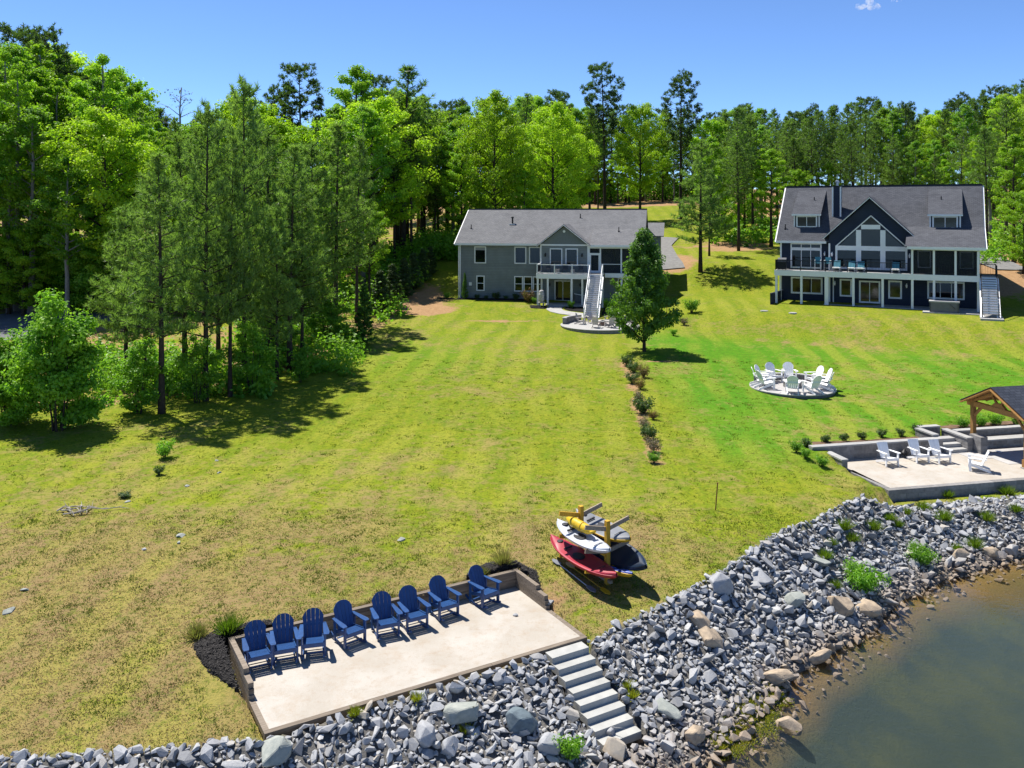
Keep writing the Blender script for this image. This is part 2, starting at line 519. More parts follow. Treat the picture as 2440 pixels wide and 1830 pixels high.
def terrain(x, y):
    x = np.asarray(x, float); y = np.asarray(y, float)
    z = lawn_z(x, y)
    # lawn levels off towards the front of the sand patio
    a = (x - PO[0]) * PA[0] + (y - PO[1]) * PA[1]
    b = (x - PO[0]) * PB[0] + (y - PO[1]) * PB[1]
    near = np.exp(-np.maximum(0, np.maximum(-a, a - PL)) / 2.2) * (b < 8)
    zp = np.interp(b, [-2, 0, 1.7, 3.4, PD, PD + 2], [1.6, 1.66, 1.72, 2.12, 2.2, 2.24])
    k = near * sstep(9, 4, b)
    z = z + (zp - z) * k
    # bank and lake bed
    s, w = sdist(x, y, TOP), sdist(x, y, WAT)
    t = np.clip(s / np.maximum(s - w, 1e-3), 0, 1)
    zt = z * (1 - t) + 0.06 * t - 0.12 * np.sin(t * PI)
    z = np.where(s > 0, zt, z)
    bed = -0.07 - (0.42 - 0.24 * sstep(13, 19, x)) * w - 0.05 * np.sin(x * 1.7) * np.cos(y * 1.9)
    z = np.where(w > 0, np.maximum(bed, -3.2), z)
    # cut under the patios and houses
    ins = (a > -0.12) & (a < PL + 0.05) & (b > -0.1) & (b < PD + 0.12)
    z = np.where(ins, np.minimum(z, PZ - 0.25), z)
    qa = (x - QO[0]) * QA[0] + (y - QO[1]) * QA[1]
    qb = (x - QO[0]) * QB[0] + (y - QO[1]) * QB[1]
    qi = (qa > -0.1) & (qb > -0.05) & (qb < 4.8) & (qa < 30)
    qi2 = (qa > 6.2) & (qb > -0.05) & (qb < 6.6) & (qa < 30)
    z = np.where(qi | qi2, np.minimum(z, QZ - 0.75), z)
    z = np.where((qa > -0.25) & (qb <= -0.05) & (qb > -1.6), np.minimum(z, QZ - 0.46 + 0.10 * qb), z)
    z = np.where((qa <= -0.25) & (qa > -2.2) & (qb <= -0.05) & (qb > -1.6), np.minimum(z, QZ - 0.46 + 0.10 * qb - (qa + 0.25) * 0.28), z)
    stp = (a > PL - 1.62) & (a < PL - 0.12) & (b < 0.05) & (b > -3.1)
    z = np.where(stp, np.minimum(z, PZ - 0.36 + b * 0.486), z)
    qn = (qa > -3) & (qa <= -0.1) & (qb > -0.5) & (qb < 4.8)
    z = np.where(qn, np.minimum(z, QZ + 0.05 + np.clip((qb - 2.5) * 0.25, 0, 0.5) - qa * 0.1), z)
    return z

def G(px, py):
    """where a line of sight of the survey photo meets the ground"""
    ys = np.concatenate([np.arange(14, 60, 0.02), np.arange(60, 420, 0.1)])
    xs = (px - 1220.0) / FPX * ys
    zs = CAMZ - (py - ROW0) / FPX * ys
    tz = terrain(xs, ys)
    i = int(np.argmax(tz >= zs))
    return Vector((float(xs[i]), float(ys[i]), float(tz[i])))

def W(px, py, z):
    y = FPX * (CAMZ - z) / (py - ROW0)
    return Vector(((px - 1220.0) / FPX * y, y, z))

def TZ(x, y):
    return float(terrain(np.array([x]), np.array([y]))[0])

def ground_grid():
    xs = np.concatenate([[-2500, -1200, -600, -350, -250, -190], np.arange(-160, -60, 4), np.arange(-60, -14, 1.0), np.arange(-14, -9, 0.4), np.arange(-9, 4.0, 0.14),
                         np.arange(4.0, 26, 0.3), np.arange(26, 60, 1.0), np.arange(60, 180, 4), [190, 250, 350, 600, 1200, 2500]])
    ys = np.concatenate([[-2500, -1000, -400, -150, -60, -20, 0, 6, 10, 13], np.arange(15, 19.6, 0.3), np.arange(19.6, 29.6, 0.14), np.arange(29.6, 46, 0.3),
                         np.arange(46, 110, 1.0), np.arange(110, 300, 4), [310, 360, 450, 600, 1000, 2500]])
    X, Y = np.meshgrid(xs, ys)
    Z = terrain(X, Y)
    Z = np.where((Y < -100) & (terrain(X, Y) < -2), -3.2, Z)
    nx, ny = len(xs), len(ys)
    V = np.stack([X.ravel(), Y.ravel(), Z.ravel()], 1)
    i = np.arange(nx * ny).reshape(ny, nx)
    Fq = np.stack([i[:-1, :-1].ravel(), i[:-1, 1:].ravel(), i[1:, 1:].ravel(), i[1:, :-1].ravel()], 1)
    me = mesh_np('ground', V, Fq, smooth=True)
    # what grows where: r = dry grass, g = lush grass, b = bare orange soil / pine straw, a = stony bank soil
    x, y = V[:, 0], V[:, 1]
    def blob(cx, cy, rx, ry):
        return np.exp(-(((x - cx) / rx) ** 2 + ((y - cy) / ry) ** 2))
    dry = 1.05 * sstep(34, 21, y + 0.3 * x) + 0.14 * sstep(50, 34, y) + 0.35 * blob(-6.5, 35, 2.2, 4) + 0.25 * blob(-3, 40, 2, 5) + 0.2 * blob(-14, 47, 3, 2)
    dry += 0.75 * blob(4.2, 32.0, 3.8, 2.6) + 0.45 * blob(0.5, 31, 3, 3)
    dry -= 0.35 * blob(10, 36, 3, 3) + 0.3 * blob(-5.5, 21, 1.2, 2.5)
    lush = sstep(7.5, 10.5, x - 0.02 * y) * sstep(36, 44, y) * sstep(70, 62, y + 0.45 * (x - 34)) + 0.6 * blob(14, 63, 7, 4) + 0.5 * blob(-7, 66, 8, 10)
    dry += 0.40 * blob(20, 70, 12, 3) + 0.25 * blob(34, 66, 14, 3) + 0.30 * blob(13, 68, 3, 6)
    dry -= 0.55 * np.clip(lush, 0, 1)
    ww = (x - 34.0) * 0.454 + (y - 78.6) * 0.891
    dry += 0.9 * np.exp(-((ww + 11.9) / 0.28) ** 2) * sstep(17, 22, x)
    dirt = 1.1 * blob(-9.8, 90, 3.6, 7) + 1.0 * blob(-8.6, 85, 2.6, 2.0) + 1.1 * blob(19.5, 104, 3.2, 5.5) + 1.0 * blob(29.5, 114, 6, 6) + 1.1 * blob(49, 88, 7, 6) + 1.0 * blob(52, 96, 9, 14)
    dirt += 1.2 * sstep(178, 184, y) * sstep(60, 40, np.abs(x - 30)) + 0.55 * blob(20, 120, 3, 5)
    wood_ = sstep(0, 3, -(x + 13.0 + 0.0 * y)) * 0
    edge = np.interp(y, [40, 45, 50, 54, 60, 66, 72, 80, 92], [-30, -26.5, -22, -16.5, -14.2, -12.0, -10.6, -9.6, -8.6])
    wood_ = sstep(0.3, 2.0, edge - x) * sstep(47, 51, y)
    dirt = np.maximum(dirt, 0.50 * wood_)
    dirt = np.maximum(dirt, sstep(112, 122, y) * sstep(30, 45, x) * 0.7)
    dirt = np.maximum(dirt, sstep(120, 140, y) * sstep(10, 0, x) * 0.35)
    dirt += 0.5 * blob(10.2, 63, 2.5, 1.0) + 0.8 * np.exp(-((y - 80.2 - 0.02 * x) / 0.35) ** 2) * sstep(-6, -3, x) * sstep(4.5, 3.5, x)
    dirt += 0.55 * np.exp(-((x - 0.0) / 5.0) ** 2) * 0
    # worn strip round the rack and the row of shrubs
    dirt += 0.5 * blob(1.3, 27.6, 0.8, 1.2) + 0.62 * np.exp(-((x - (6.7 + (y - 40) * 0.073)) / 0.62) ** 2) * sstep(38.5, 40, y) * sstep(64, 62, y)
    s = sdist(x, y, TOP)
    bank = sstep(-0.25, 0.1, s)
    col = np.stack([np.clip(dry, 0, 1), np.clip(lush, 0, 1), np.clip(dirt, 0, 1), np.clip(bank, 0, 1)], 1).astype(np.float32)
    a = me.attributes.new('cover', 'FLOAT_COLOR', 'POINT')
    a.data.foreach_set('color', col.ravel())
    return me

def ground_mat():
    t = NT('lawn_and_soil')
    at = t.attr('cover')
    sc = t.n("ShaderNodeSeparateColor")
    t.L(at.outputs['Color'], sc.inputs[0])
    dry, lush, dirt, bank = sc.outputs[0], sc.outputs[1], sc.outputs[2], at.outputs['Alpha']
    n0 = t.noise(0.09, 4, 0.6)
    n1 = t.noise(0.45, 5, 0.6)
    n2 = t.noise(2.6, 5, 0.65)
    n3 = t.noise(11.0, 4, 0.7)
    n4 = t.noise(3.4, 3, 0.6, t.mapping(t.co(), (1, 0.12, 1), (0, 0, R(4))))
    green = t.mix(t.rng(n1, 0.35, 0.65), (0.190, 0.228, 0.012), (0.115, 0.185, 0.010))
    green = t.mix(t.rng(n2, 0.40, 0.72, 0, 0.75), green, (0.285, 0.265, 0.030))
    green = t.mix(t.rng(n4, 0.45, 0.65, 0, 0.35), green, (0.095, 0.17, 0.010))
    lushc = t.mix(t.rng(n2, 0.35, 0.7), (0.052, 0.185, 0.009), (0.105, 0.250, 0.012))
    lushc = t.mix(t.rng(n0, 0.45, 0.62, 0, 0.6), lushc, (0.15, 0.24, 0.014))
    g = t.mix(t.math('MULTIPLY', lush, 1.0, True), green, lushc)
    straw = t.mix(t.rng(n3, 0.3, 0.7), (0.200, 0.128, 0.060), (0.350, 0.245, 0.130))
    straw = t.mix(t.rng(n1, 0.45, 0.7, 0, 0.5), straw, (0.27, 0.235, 0.055))
    df = t.math('ADD', t.math('MULTIPLY', dry, 1.15), t.math('MULTIPLY', t.math('SUBTRACT', n2, 0.5), 2.6))
    df = t.math('ADD', df, t.math('MULTIPLY', t.math('SUBTRACT', n1, 0.52), 3.2))
    df = t.math('ADD', df, t.math('MULTIPLY', t.math('SUBTRACT', n0, 0.5), 2.2))
    df = t.rng(df, 0.05, 0.95, 0, 0.95)
    c = t.mix(df, g, straw)
    # mowing swaths: the blades lie alternately towards and away, so the sward shows two greens
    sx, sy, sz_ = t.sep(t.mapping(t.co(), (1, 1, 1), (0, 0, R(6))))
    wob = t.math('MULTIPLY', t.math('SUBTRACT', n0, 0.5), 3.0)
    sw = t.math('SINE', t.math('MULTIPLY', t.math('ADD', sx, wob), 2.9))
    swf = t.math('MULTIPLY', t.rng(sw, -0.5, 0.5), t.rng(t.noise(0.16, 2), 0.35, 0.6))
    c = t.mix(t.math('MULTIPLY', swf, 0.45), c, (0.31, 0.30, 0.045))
    fine = t.rng(n3, 0.38, 0.62)
    n5 = t.noise(5.5, 4, 0.7)
    c = t.mix(t.rng(n5, 0.50, 0.62, 0, 0.62), c, (0.085, 0.125, 0.012))
    c = t.mix(t.math('MULTIPLY', fine, 0.30), c, (0.070, 0.09, 0.012))
    soil = t.mix(t.rng(n2, 0.3, 0.7), (0.33, 0.205, 0.105), (0.22, 0.130, 0.065))
    soil = t.mix(t.rng(n3, 0.4, 0.7, 0, 0.6), soil, (0.42, 0.27, 0.15))
    so = t.math('ADD', dirt, t.math('MULTIPLY', t.math('SUBTRACT', n1, 0.5), 1.3))
    so = t.math('ADD', so, t.math('MULTIPLY', t.math('SUBTRACT', n2, 0.5), 0.8))
    c = t.mix(t.rng(so, 0.38, 0.62), c, soil)
    bs = t.mix(t.rng(n2, 0.3, 0.7), (0.090, 0.090, 0.090), (0.150, 0.140, 0.125))
    px_, py_, pz_ = t.sep(t.co())
    silt = t.mix(t.rng(n1, 0.35, 0.65), (0.25, 0.150, 0.045), (0.15, 0.110, 0.045))
    silt = t.mix(t.rng(pz_, -0.10, -0.60), silt, t.mix(t.rng(n1, 0.4, 0.6), (0.040, 0.055, 0.045), (0.085, 0.090, 0.035)))
    bs = t.mix(t.rng(pz_, 0.04, -0.06), bs, silt)
    c = t.mix(bank, c, bs)
    h = t.math('ADD', t.math('MULTIPLY', n3, 0.6), t.math('MULTIPLY', n2, 0.6))
    t.bump(h, 0.8, 0.10)
    return t.base(c, 0.95, 0.05)

ground = obj('ground', ground_grid(), ground_mat())
tag(ground, kind='structure')

# ------------------------------------------------------------------ lake
def water_mat():
    t = NT('lake_water')
    n1 = t.noise(2.2, 3, 0.5, t.mapping(t.co(), (1, 1.8, 1)))
    n2 = t.noise(9.0, 2, 0.5)
    bp = t.n("ShaderNodeBump")
    bp.inputs['Strength'].default_value = 0.22
    bp.inputs['Distance'].default_value = 0.05
    t.L(t.math('ADD', n1, t.math('MULTIPLY', n2, 0.25)), bp.inputs['Height'])
    fr = t.n("ShaderNodeFresnel")
    fr.inputs['IOR'].default_value = 1.42
    t.L(bp.outputs[0], fr.inputs['Normal'])
    gl = t.n("ShaderNodeBsdfGlossy")
    gl.inputs['Roughness'].default_value = 0.03
    t.L(bp.outputs[0], gl.inputs['Normal'])
    tr = t.n("ShaderNodeBsdfTransparent")
    ms = t.n("ShaderNodeMixShader")
    t.L(fr.outputs[0], ms.inputs[0])
    t.L(tr.outputs[0], ms.inputs[1])
    t.L(gl.outputs[0], ms.inputs[2])
    t.L(ms.outputs[0], t.out.inputs['Surface'])
    v = t.n("ShaderNodeVolumePrincipled")
    v.inputs['Color'].default_value = (0.20, 0.26, 0.18, 1)
    v.inputs['Density'].default_value = 0.28
    v.inputs['Anisotropy'].default_value = 0.2
    t.L(v.outputs[0], t.out.inputs['Volume'])
    t.m.cycles.homogeneous_volume = True
    return t.m
b = MB()
b.box(-400, 400, -900, 58, -6, 0)
tag(b.build('lake_water', water_mat()), kind='structure')

# ------------------------------------------------------------------ stony bank
def stone_mat():
    t = NT('riprap_stone')
    a = t.attr('tint').outputs['Fac']
    r = t.orand()
    f = t.noise(5.0, 5, 0.65)
    k = t.math('FRACT', t.math('ADD', a, r))
    cr = t.n("ShaderNodeValToRGB")
    t.L(k, cr.inputs[0])
    el = cr.color_ramp.elements
    el[0].position, el[0].color = 0.0, (0.200, 0.205, 0.215, 1)
    el[1].position, el[1].color = 1.0, (0.40, 0.345, 0.27, 1)
    for p, c in ((0.25, (0.300, 0.305, 0.314, 1)), (0.5, (0.400, 0.405, 0.412, 1)), (0.72, (0.340, 0.347, 0.358, 1)), (0.90, (0.46, 0.46, 0.455, 1))):
        e = el.new(p)
        e.color = c
    c = t.mix(t.rng(f, 0.3, 0.72, 0, 0.45), cr.outputs[0], (0.15, 0.15, 0.155))
    g = t.noise(1.3, 3)
    c = t.mix(t.rng(g, 0.58, 0.75, 0, 0.5), c, (0.37, 0.35, 0.31))
    # damp brown band near the waterline, clean grey above: stain with height above the lake
    x, y, z = t.sep(t.n("ShaderNodeNewGeometry").outputs['Position'])
    st = t.rng(t.math('ADD', z, t.math('MULTIPLY', t.math('SUBTRACT', g, 0.5), 0.7)), 0.62, 0.10, 0, 0.75)
    c = t.mix(st, c, (0.24, 0.165, 0.095))
    t.bump(t.noise(16, 4, 0.6), 0.45, 0.02)
    return t.base(c, 0.85, 0.2)
M['stone'] = stone_mat()
M['stone_tan'] = pmat('tan_boulder', (0.46, 0.36, 0.25), 0.85, 0.35, 2.6, 0.5, 12, 0.2, col2=(0.25, 0.20, 0.15))
M['stone_pale'] = pmat('pale_green_boulder', (0.34, 0.35, 0.31), 0.85, 0.3, 2.6, 0.5, 12, 0.2, col2=(0.22, 0.24, 0.22))
M['stone_slate'] = pmat('slate_boulder', (0.15, 0.19, 0.21), 0.85, 0.3, 2.6, 0.5, 12, 0.2, col2=(0.09, 0.115, 0.13))

def rock_mesh(seed, n=13, ax=(1, 0.75, 0.55)):
    r = random.Random(seed)
    bm = bmesh.new()
    for i in range(n):
        while True:
            p = Vector((r.uniform(-1, 1), r.uniform(-1, 1), r.uniform(-1, 1)))
            if 0.3 < p.length < 1:
                break
        p = p.normalized() * r.uniform(0.82, 1.05)
        bm.verts.new((p.x * ax[0], p.y * ax[1], p.z * ax[2]))
    res = bmesh.ops.convex_hull(bm, input=bm.verts)
    bmesh.ops.delete(bm, geom=[v for v in bm.verts if not v.link_faces], context='VERTS')
    bmesh.ops.triangulate(bm, faces=bm.faces)
    bm.verts.ensure_lookup_table()
    for i, v in enumerate(bm.verts):
        v.index = i
    V = np.array([v.co[:] for v in bm.verts])
    Fx = np.array([[v.index for v in f.verts] for f in bm.faces])
    bm.free()
    return V, Fx
ROCKS = [rock_mesh(s, 12 + s % 5, (1, 0.62 + 0.06 * (s % 5), 0.45 + 0.05 * (s % 4))) for s in range(18)]

def rand_rot(r, tilt=0.5):
    return (Matrix.Rotation(r.uniform(0, 2 * PI), 3, 'Z') @ Matrix.Rotation(r.gauss(0, tilt), 3, 'X') @ Matrix.Rotation(r.gauss(0, tilt), 3, 'Y'))

bank_root = thing('riprap_bank', (0, 0, 0))
tag(bank_root, 'bank of loose grey riprap stones between the lawns and the lake', kind='structure')
STEP0 = pat(PL - 1.62, 0.0); STEPD = np.array((-PB[0], -PB[1]))    # concrete steps run out from the patio's front
def on_steps(x, y, m=0.0):
    a = (x - PO[0]) * PA[0] + (y - PO[1]) * PA[1]
    b = (x - PO[0]) * PB[0] + (y - PO[1]) * PB[1]
    return (a > PL - 1.5 - m) & (a < PL - 0.22 + m) & (b < 0.1 + m) & (b > -3.0 - m)

def stones():
    r = random.Random(5)
    cand = []
    # jittered scatter over the bank
    N = 210000
    xs = RNG.uniform(-16, 26, N); ys = RNG.uniform(15, 39.5, N)
    s = sdist(xs, ys, TOP); w = sdist(xs, ys, WAT)
    right = sstep(9, 13, xs)
    lim = -0.05 - 0.12 * RNG.random(N)
    ok = (s > lim) & (w < 0.9) & ~on_steps(xs, ys, 0.03)
    a = (xs - PO[0]) * PA[0] + (ys - PO[1]) * PA[1]
    b_ = (xs - PO[0]) * PB[0] + (ys - PO[1]) * PB[1]
    ok &= ~((a > -0.1) & (a < PL + 0.2) & (b_ > -0.16))
    qa = (xs - QO[0]) * QA[0] + (ys - QO[1]) * QA[1]
    qb = (xs - QO[0]) * QB[0] + (ys - QO[1]) * QB[1]
    ok &= ~((qa > -0.4) & (qb > -0.3))
    ok &= ~((w > 0.12) & (RNG.random(N) < 0.82 + 0.18 * np.clip(w, 0, 1)))
    ok &= ~((right > 0.5) & (s < 1.6) & (RNG.random(N) < 0.45))
    # out of the picture at the bottom left: thin out
    ok &= ~((ys < 17.2) & (RNG.random(N) < 0.8))
    xs, ys, s, w = xs[ok], ys[ok], s[ok], w[ok]
    size = np.exp(RNG.normal(math.log(0.069), 0.46, len(xs)))
    size = np.clip(size, 0.038, 0.28)
    o = np.argsort(-size)
    xs, ys, s, w, size = xs[o], ys[o], s[o], w[o], size[o]
    # dart throwing with size dependent spacing
    grid = {}
    keep = []
    XS, YS, SS = xs.tolist(), ys.tolist(), size.tolist()
    for i in range(len(XS)):
        xi, yi, si = XS[i], YS[i], SS[i]
        g = (math.floor(xi / 0.31), math.floor(yi / 0.31))
        bad = False
        for gx in (-1, 0, 1):
            for gy in (-1, 0, 1):
                for j in grid.get((g[0] + gx, g[1] + gy), ()):
                    if (xi - XS[j]) ** 2 + (yi - YS[j]) ** 2 < (0.50 * (si + SS[j])) ** 2:
                        bad = True
                        break
                if bad: break
            if bad: break
        if not bad:
            grid.setdefault(g, []).append(i)
            keep.append(i)
    xs, ys, size, w = xs[keep], ys[keep], size[keep], w[keep]
    z = terrain(xs, ys)
    return xs, ys, z, size, w

def scatter_stones():
    xs, ys, z, size, w = stones()
    r = random.Random(7)
    depth = ys
    show = size / depth
    vis = (ys > 17.0)
    order = np.argsort(-np.where(vis, show, 0))
    single = set(order[:290].tolist())
    metas = []
    for k, (V, Fx) in enumerate(ROCKS):
        me = mesh_np('stone', V, Fx, tint=np.full(len(Fx), (k * 0.377) % 1.0))
        me.materials.append(M['stone'])
        metas.append(me)
    AV, AF, AT, off = [], [], [], 0
    for i in range(len(xs)):
        k = r.randrange(len(ROCKS))
        m = rand_rot(r)
        e = size[i] * 1.12
        sc = (e * r.uniform(0.9, 1.25), e * r.uniform(0.85, 1.1), e * r.uniform(0.8, 1.1))
        pos = (xs[i], ys[i], z[i] + size[i] * r.uniform(0.10, 0.5))
        if i in single:
            o = bpy.data.objects.new('stone', metas[k])
            COL.objects.link(o)
            o.parent = bank_root
            o.location = pos
            o.rotation_euler = m.to_euler()
            o.scale = sc
        else:
            V, Fx = ROCKS[k]
            mm = np.array(m)
            VV = (V * np.array(sc)) @ mm.T + np.array(pos)
            AV.append(VV); AF.append(Fx + off); off += len(VV)
            AT.append(np.full(len(Fx), r.random()))
    me = mesh_np('small_stones', np.concatenate(AV), np.concatenate(AF), tint=np.concatenate(AT))
    o = obj('small_stones', me, M['stone'], bank_root)
    tag(o, kind='stuff')
    return len(xs)
NST = scatter_stones()

def boulder(px, py, sx, sy, sz, mat, label, seed, rz=0.0, z=None, tilt=0.25):
    """a single big stone lying in the bank"""
    p = G(px, py)
    V, Fx = rock_mesh(seed, 20, (1, 1, 1))
    me = mesh_np('boulder', V, Fx, tint=np.full(len(Fx), (seed * 0.21) % 1))
    bm = bmesh.new(); bm.from_mesh(me)
    bmesh.ops.bevel(bm, geom=list(bm.edges), offset=0.05, segments=1, affect='EDGES')
    bm.to_mesh(me); bm.free()
    o = obj('boulder', me, mat)
    o.location = (p.x, p.y, (p.z if z is None else z) + sz * 0.55)
    r = random.Random(seed)
    o.rotation_euler = (r.gauss(0, tilt), r.gauss(0, tilt), rz)
    o.scale = (sx * 1.1, sy * 1.1, sz * 1.1)
    tag(o, label, 'boulder', 'big boulders in the stony bank')
boulder(1100, 1716, 0.52, 0.36, 0.30, M['stone_pale'], 'broad pale flat boulder below the middle of the patio edge', 101, 0.2)
boulder(1243, 1735, 0.46, 0.36, 0.30, M['stone_slate'], 'dark slate blue boulder left of the concrete steps', 102, 0.1)
boulder(648, 1806, 0.50, 0.36, 0.28, M['stone_pale'], 'pale boulder under the near corner of the sand patio', 103, 0.5)
boulder(1012, 1768, 0.26, 0.34, 0.28, M['stone'], 'upright grey boulder left of the broad pale one', 104, 0.4)
boulder(1075, 1790, 0.28, 0.24, 0.20, M['stone'], 'grey wedge boulder just below the broad pale one', 105, 0.9)
boulder(822, 1745, 0.22, 0.18, 0.14, M['stone'], 'light grey boulder against the patio timber', 106, 0.3)
boulder(1665, 1490, 0.44, 0.26, 0.24, M['stone_tan'], 'long tan boulder lying beside another near the top of the bank', 107, -0.9)
boulder(1688, 1528, 0.50, 0.34, 0.26, M['stone_tan'], 'wedge shaped beige boulder below the long tan one', 108, -0.6)
boulder(1718, 1410, 0.44, 0.34, 0.36, M['stone'], 'big blocky grey boulder on the lawn edge of the bank', 109, 0.4)
boulder(1810, 1385, 0.46, 0.30, 0.22, M['stone'], 'dark grey slab in the upper bank', 110, -0.3)
boulder(1890, 1440, 0.50, 0.38, 0.24, M['stone_pale'], 'pale flat boulder in the middle of the bank', 111, 0.3)
boulder(2003, 1455, 0.42, 0.50, 0.40, M['stone_tan'], 'big orange tan boulder by the waterline', 112, -0.9)
boulder(2068, 1462, 0.46, 0.34, 0.26, M['stone_tan'], 'brown flat boulder right of the big orange one', 113, -0.5)
boulder(1945, 1340, 0.50, 0.30, 0.16, M['stone_pale'], 'long pale slab half under the grass', 114, -0.6)
boulder(1850, 1628, 0.60, 0.26, 0.26, M['stone_tan'], 'long brown boulder on the water edge', 115, 0.1)
boulder(1950, 1575, 0.44, 0.22, 0.24, M['stone_tan'], 'dark brown boulder overhanging the water', 116, 0.1)
boulder(1585, 1700, 0.46, 0.24, 0.22, M['stone_pale'], 'long grey boulder beside the lowest concrete steps', 117, -0.8)
boulder(1430, 1755, 0.50, 0.26, 0.24, M['stone'], 'striped grey boulder left of the last concrete step', 118, -0.7)
boulder(1472, 1800, 0.46, 0.26, 0.26, M['stone'], 'pale grey boulder at the foot of the concrete steps', 119, -0.7)
boulder(1650, 1765, 0.40, 0.30, 0.26, M['stone_tan'], 'rounded brown boulder near the yellow weeds at the water', 120, 0.5)
boulder(1880, 1762, 0.36, 0.28, 0.26, M['stone_tan'], 'pointed boulder standing out in the shallow water', 121, -0.4, z=-0.18)
boulder(2290, 1330, 0.40, 0.28, 0.24, M['stone_tan'], 'brown boulder at the far waterline', 122, 0.2)
boulder(2360, 1325, 0.36, 0.26, 0.24, M['stone_tan'], 'dark brown boulder second from the far end of the waterline', 123, 0.0)
boulder(2415, 1318, 0.34, 0.28, 0.22, M['stone'], 'grey boulder at the far end of the waterline', 124, 0.5)
boulder(1310, 1790, 0.36, 0.30, 0.26, M['stone'], 'rough grey boulder beside the small leafy plant', 125, 0.7)

# ------------------------------------------------------------------ sand patio with timber walls
def sand_mat():
    t = NT('pale_crushed_sand')
    n1 = t.noise(0.7, 5, 0.6); n2 = t.noise(5, 5, 0.7); n3 = t.noise(30, 3, 0.6)
    c = t.mix(t.rng(n1, 0.35, 0.65), (0.36, 0.325, 0.275), (0.43, 0.40, 0.355))
    c = t.mix(t.rng(t.noise(1.7, 6, 0.75), 0.50, 0.72, 0, 0.6), c, (0.34, 0.265, 0.19))
    c = t.mix(t.rng(n2, 0.52, 0.76, 0, 0.6), c, (0.30, 0.24, 0.175))
    c = t.mix(t.rng(n3, 0.45, 0.7, 0, 0.3), c, (0.31, 0.275, 0.23))
    t.bump(t.math('ADD', n3, n2), 0.5, 0.02)
    return t.base(c, 0.95, 0.1)
M['sand'] = sand_mat()
b = MB()
b.prism([pat(0.14, 0.14, 1.30), pat(PL - 0.14, 0.14, 1.30), pat(PL - 0.14, PD - 0.12, 1.30), pat(0.14, PD - 0.12, 1.30)], (0, 0, PZ - 1.30))
tag(b.build('patio_floor', M['sand']), kind='structure')

wallr = thing('timber_wall', pat(0, 0, PZ), math.atan2(PA[1], PA[0]), 'weathered timber retaining wall round three sides of the sand patio', 'retaining wall')
def timber(x0, x1, y0, y1, z0, z1, par=None):
    L = (x1 - x0, y1 - y0)
    bx = MB()
    j = lambda: random.uniform(-0.006, 0.006)
    bx.box(x0 + 0.004, x1 - 0.004, y0 + j(), y1 + j(), z0 + 0.004, z1 - 0.004)
    return bx.build('timber', M['timber'], par or wallr)
T = 0.15
# courses: back wall three high, side walls stepping down to the front
for c in range(4):
    z0 = -0.02 + c * 0.14 if c else -0.30
    z1 = 0.12 + (c) * 0.14
    z1 = min(z1, 0.12 + c * 0.14)
    # back, two lengths per course with staggered joints
    cut = [4.9, 3.6, 5.6, 4.2][c]
    timber(0, cut, PD - T, PD, z0, z1)
    timber(cut, PL, PD - T, PD, z0, z1)
    ll = [2.35, 2.3, 2.25, 1.75][c]
    timber(0, T, PD - T - ll, PD - T, z0, z1)
    timber(PL - T, PL, PD - T - ll + 0.45, PD - T, z0, z1)
for x0, x1 in ((0, 3.1), (3.1, 6.2), (6.2, PL)):
    for k in range(3):
        timber(x0 + (0.4 * (k % 2) if x0 else 0), x1 + (0.4 * (k % 2) if x1 < PL else 0), 0, T, 0.01 - 0.15 * (k + 1), 0.01 - 0.15 * k)
timber(0, T, T, PD - T - 2.36, -0.15, 0.012)
timber(PL - T, PL, T, PD - T - 1.92, -0.15, 0.012)
# small flat stone lying on the sand
V, Fx = rock_mesh(300, 12, (0.10, 0.07, 0.05))
o = obj('stone', mesh_np('stone', V, Fx, tint=np.full(len(Fx), 0.3)), M['stone'])
o.location = W(1228, 1465, PZ + 0.03)
tag(o, 'small dark stone lying alone on the sand patio', 'stone')

# mulch beds behind the patio walls
def mulch_bed(name, pts, label, mat, h=0.10, cat='mulch bed', seed=1):
    r = random.Random(seed)
    c = sum((Vector(p) for p in pts), Vector()) / len(pts)
    ring = []
    n = len(pts)
    for i in range(n):
        for k in range(10):
            p = Vector(pts[i]).lerp(Vector(pts[(i + 1) % n]), k / 10)
            ring.append(p + Vector((r.uniform(-0.04, 0.04), r.uniform(-0.04, 0.04), 0)))
    V, Fs = [], []
    RG = ((1.0, -0.05), (0.96, h * 0.5), (0.86, h * 0.85), (0.74, h), (0.60, h * 1.1), (0.45, h * 1.1), (0.3, h * 1.1), (0.15, h * 1.1))
    for q, (f, hh) in enumerate(RG):
        for p in ring:
            w = c.lerp(p, f)
            V.append((w.x, w.y, TZ(w.x, w.y) + hh + r.uniform(-0.025, 0.025) * (q > 0)))
    m = len(ring)
    V.append((c.x, c.y, TZ(c.x, c.y) + h))
    for q in range(7):
        for i in range(m):
            Fs.append((q * m + i, q * m + (i + 1) % m, (q + 1) * m + (i + 1) % m, (q + 1) * m + i))
    for i in range(m):
        Fs.append((7 * m + i, 7 * m + (i + 1) % m, 8 * m))
    bb = MB(); bb.add(V, Fs)
    o = bb.build(name, mat)
    tag(o, label, cat, kind='structure')
    return o
def v2(a, b):
    q = pat(a, b)
    return (q.x, q.y, 0)
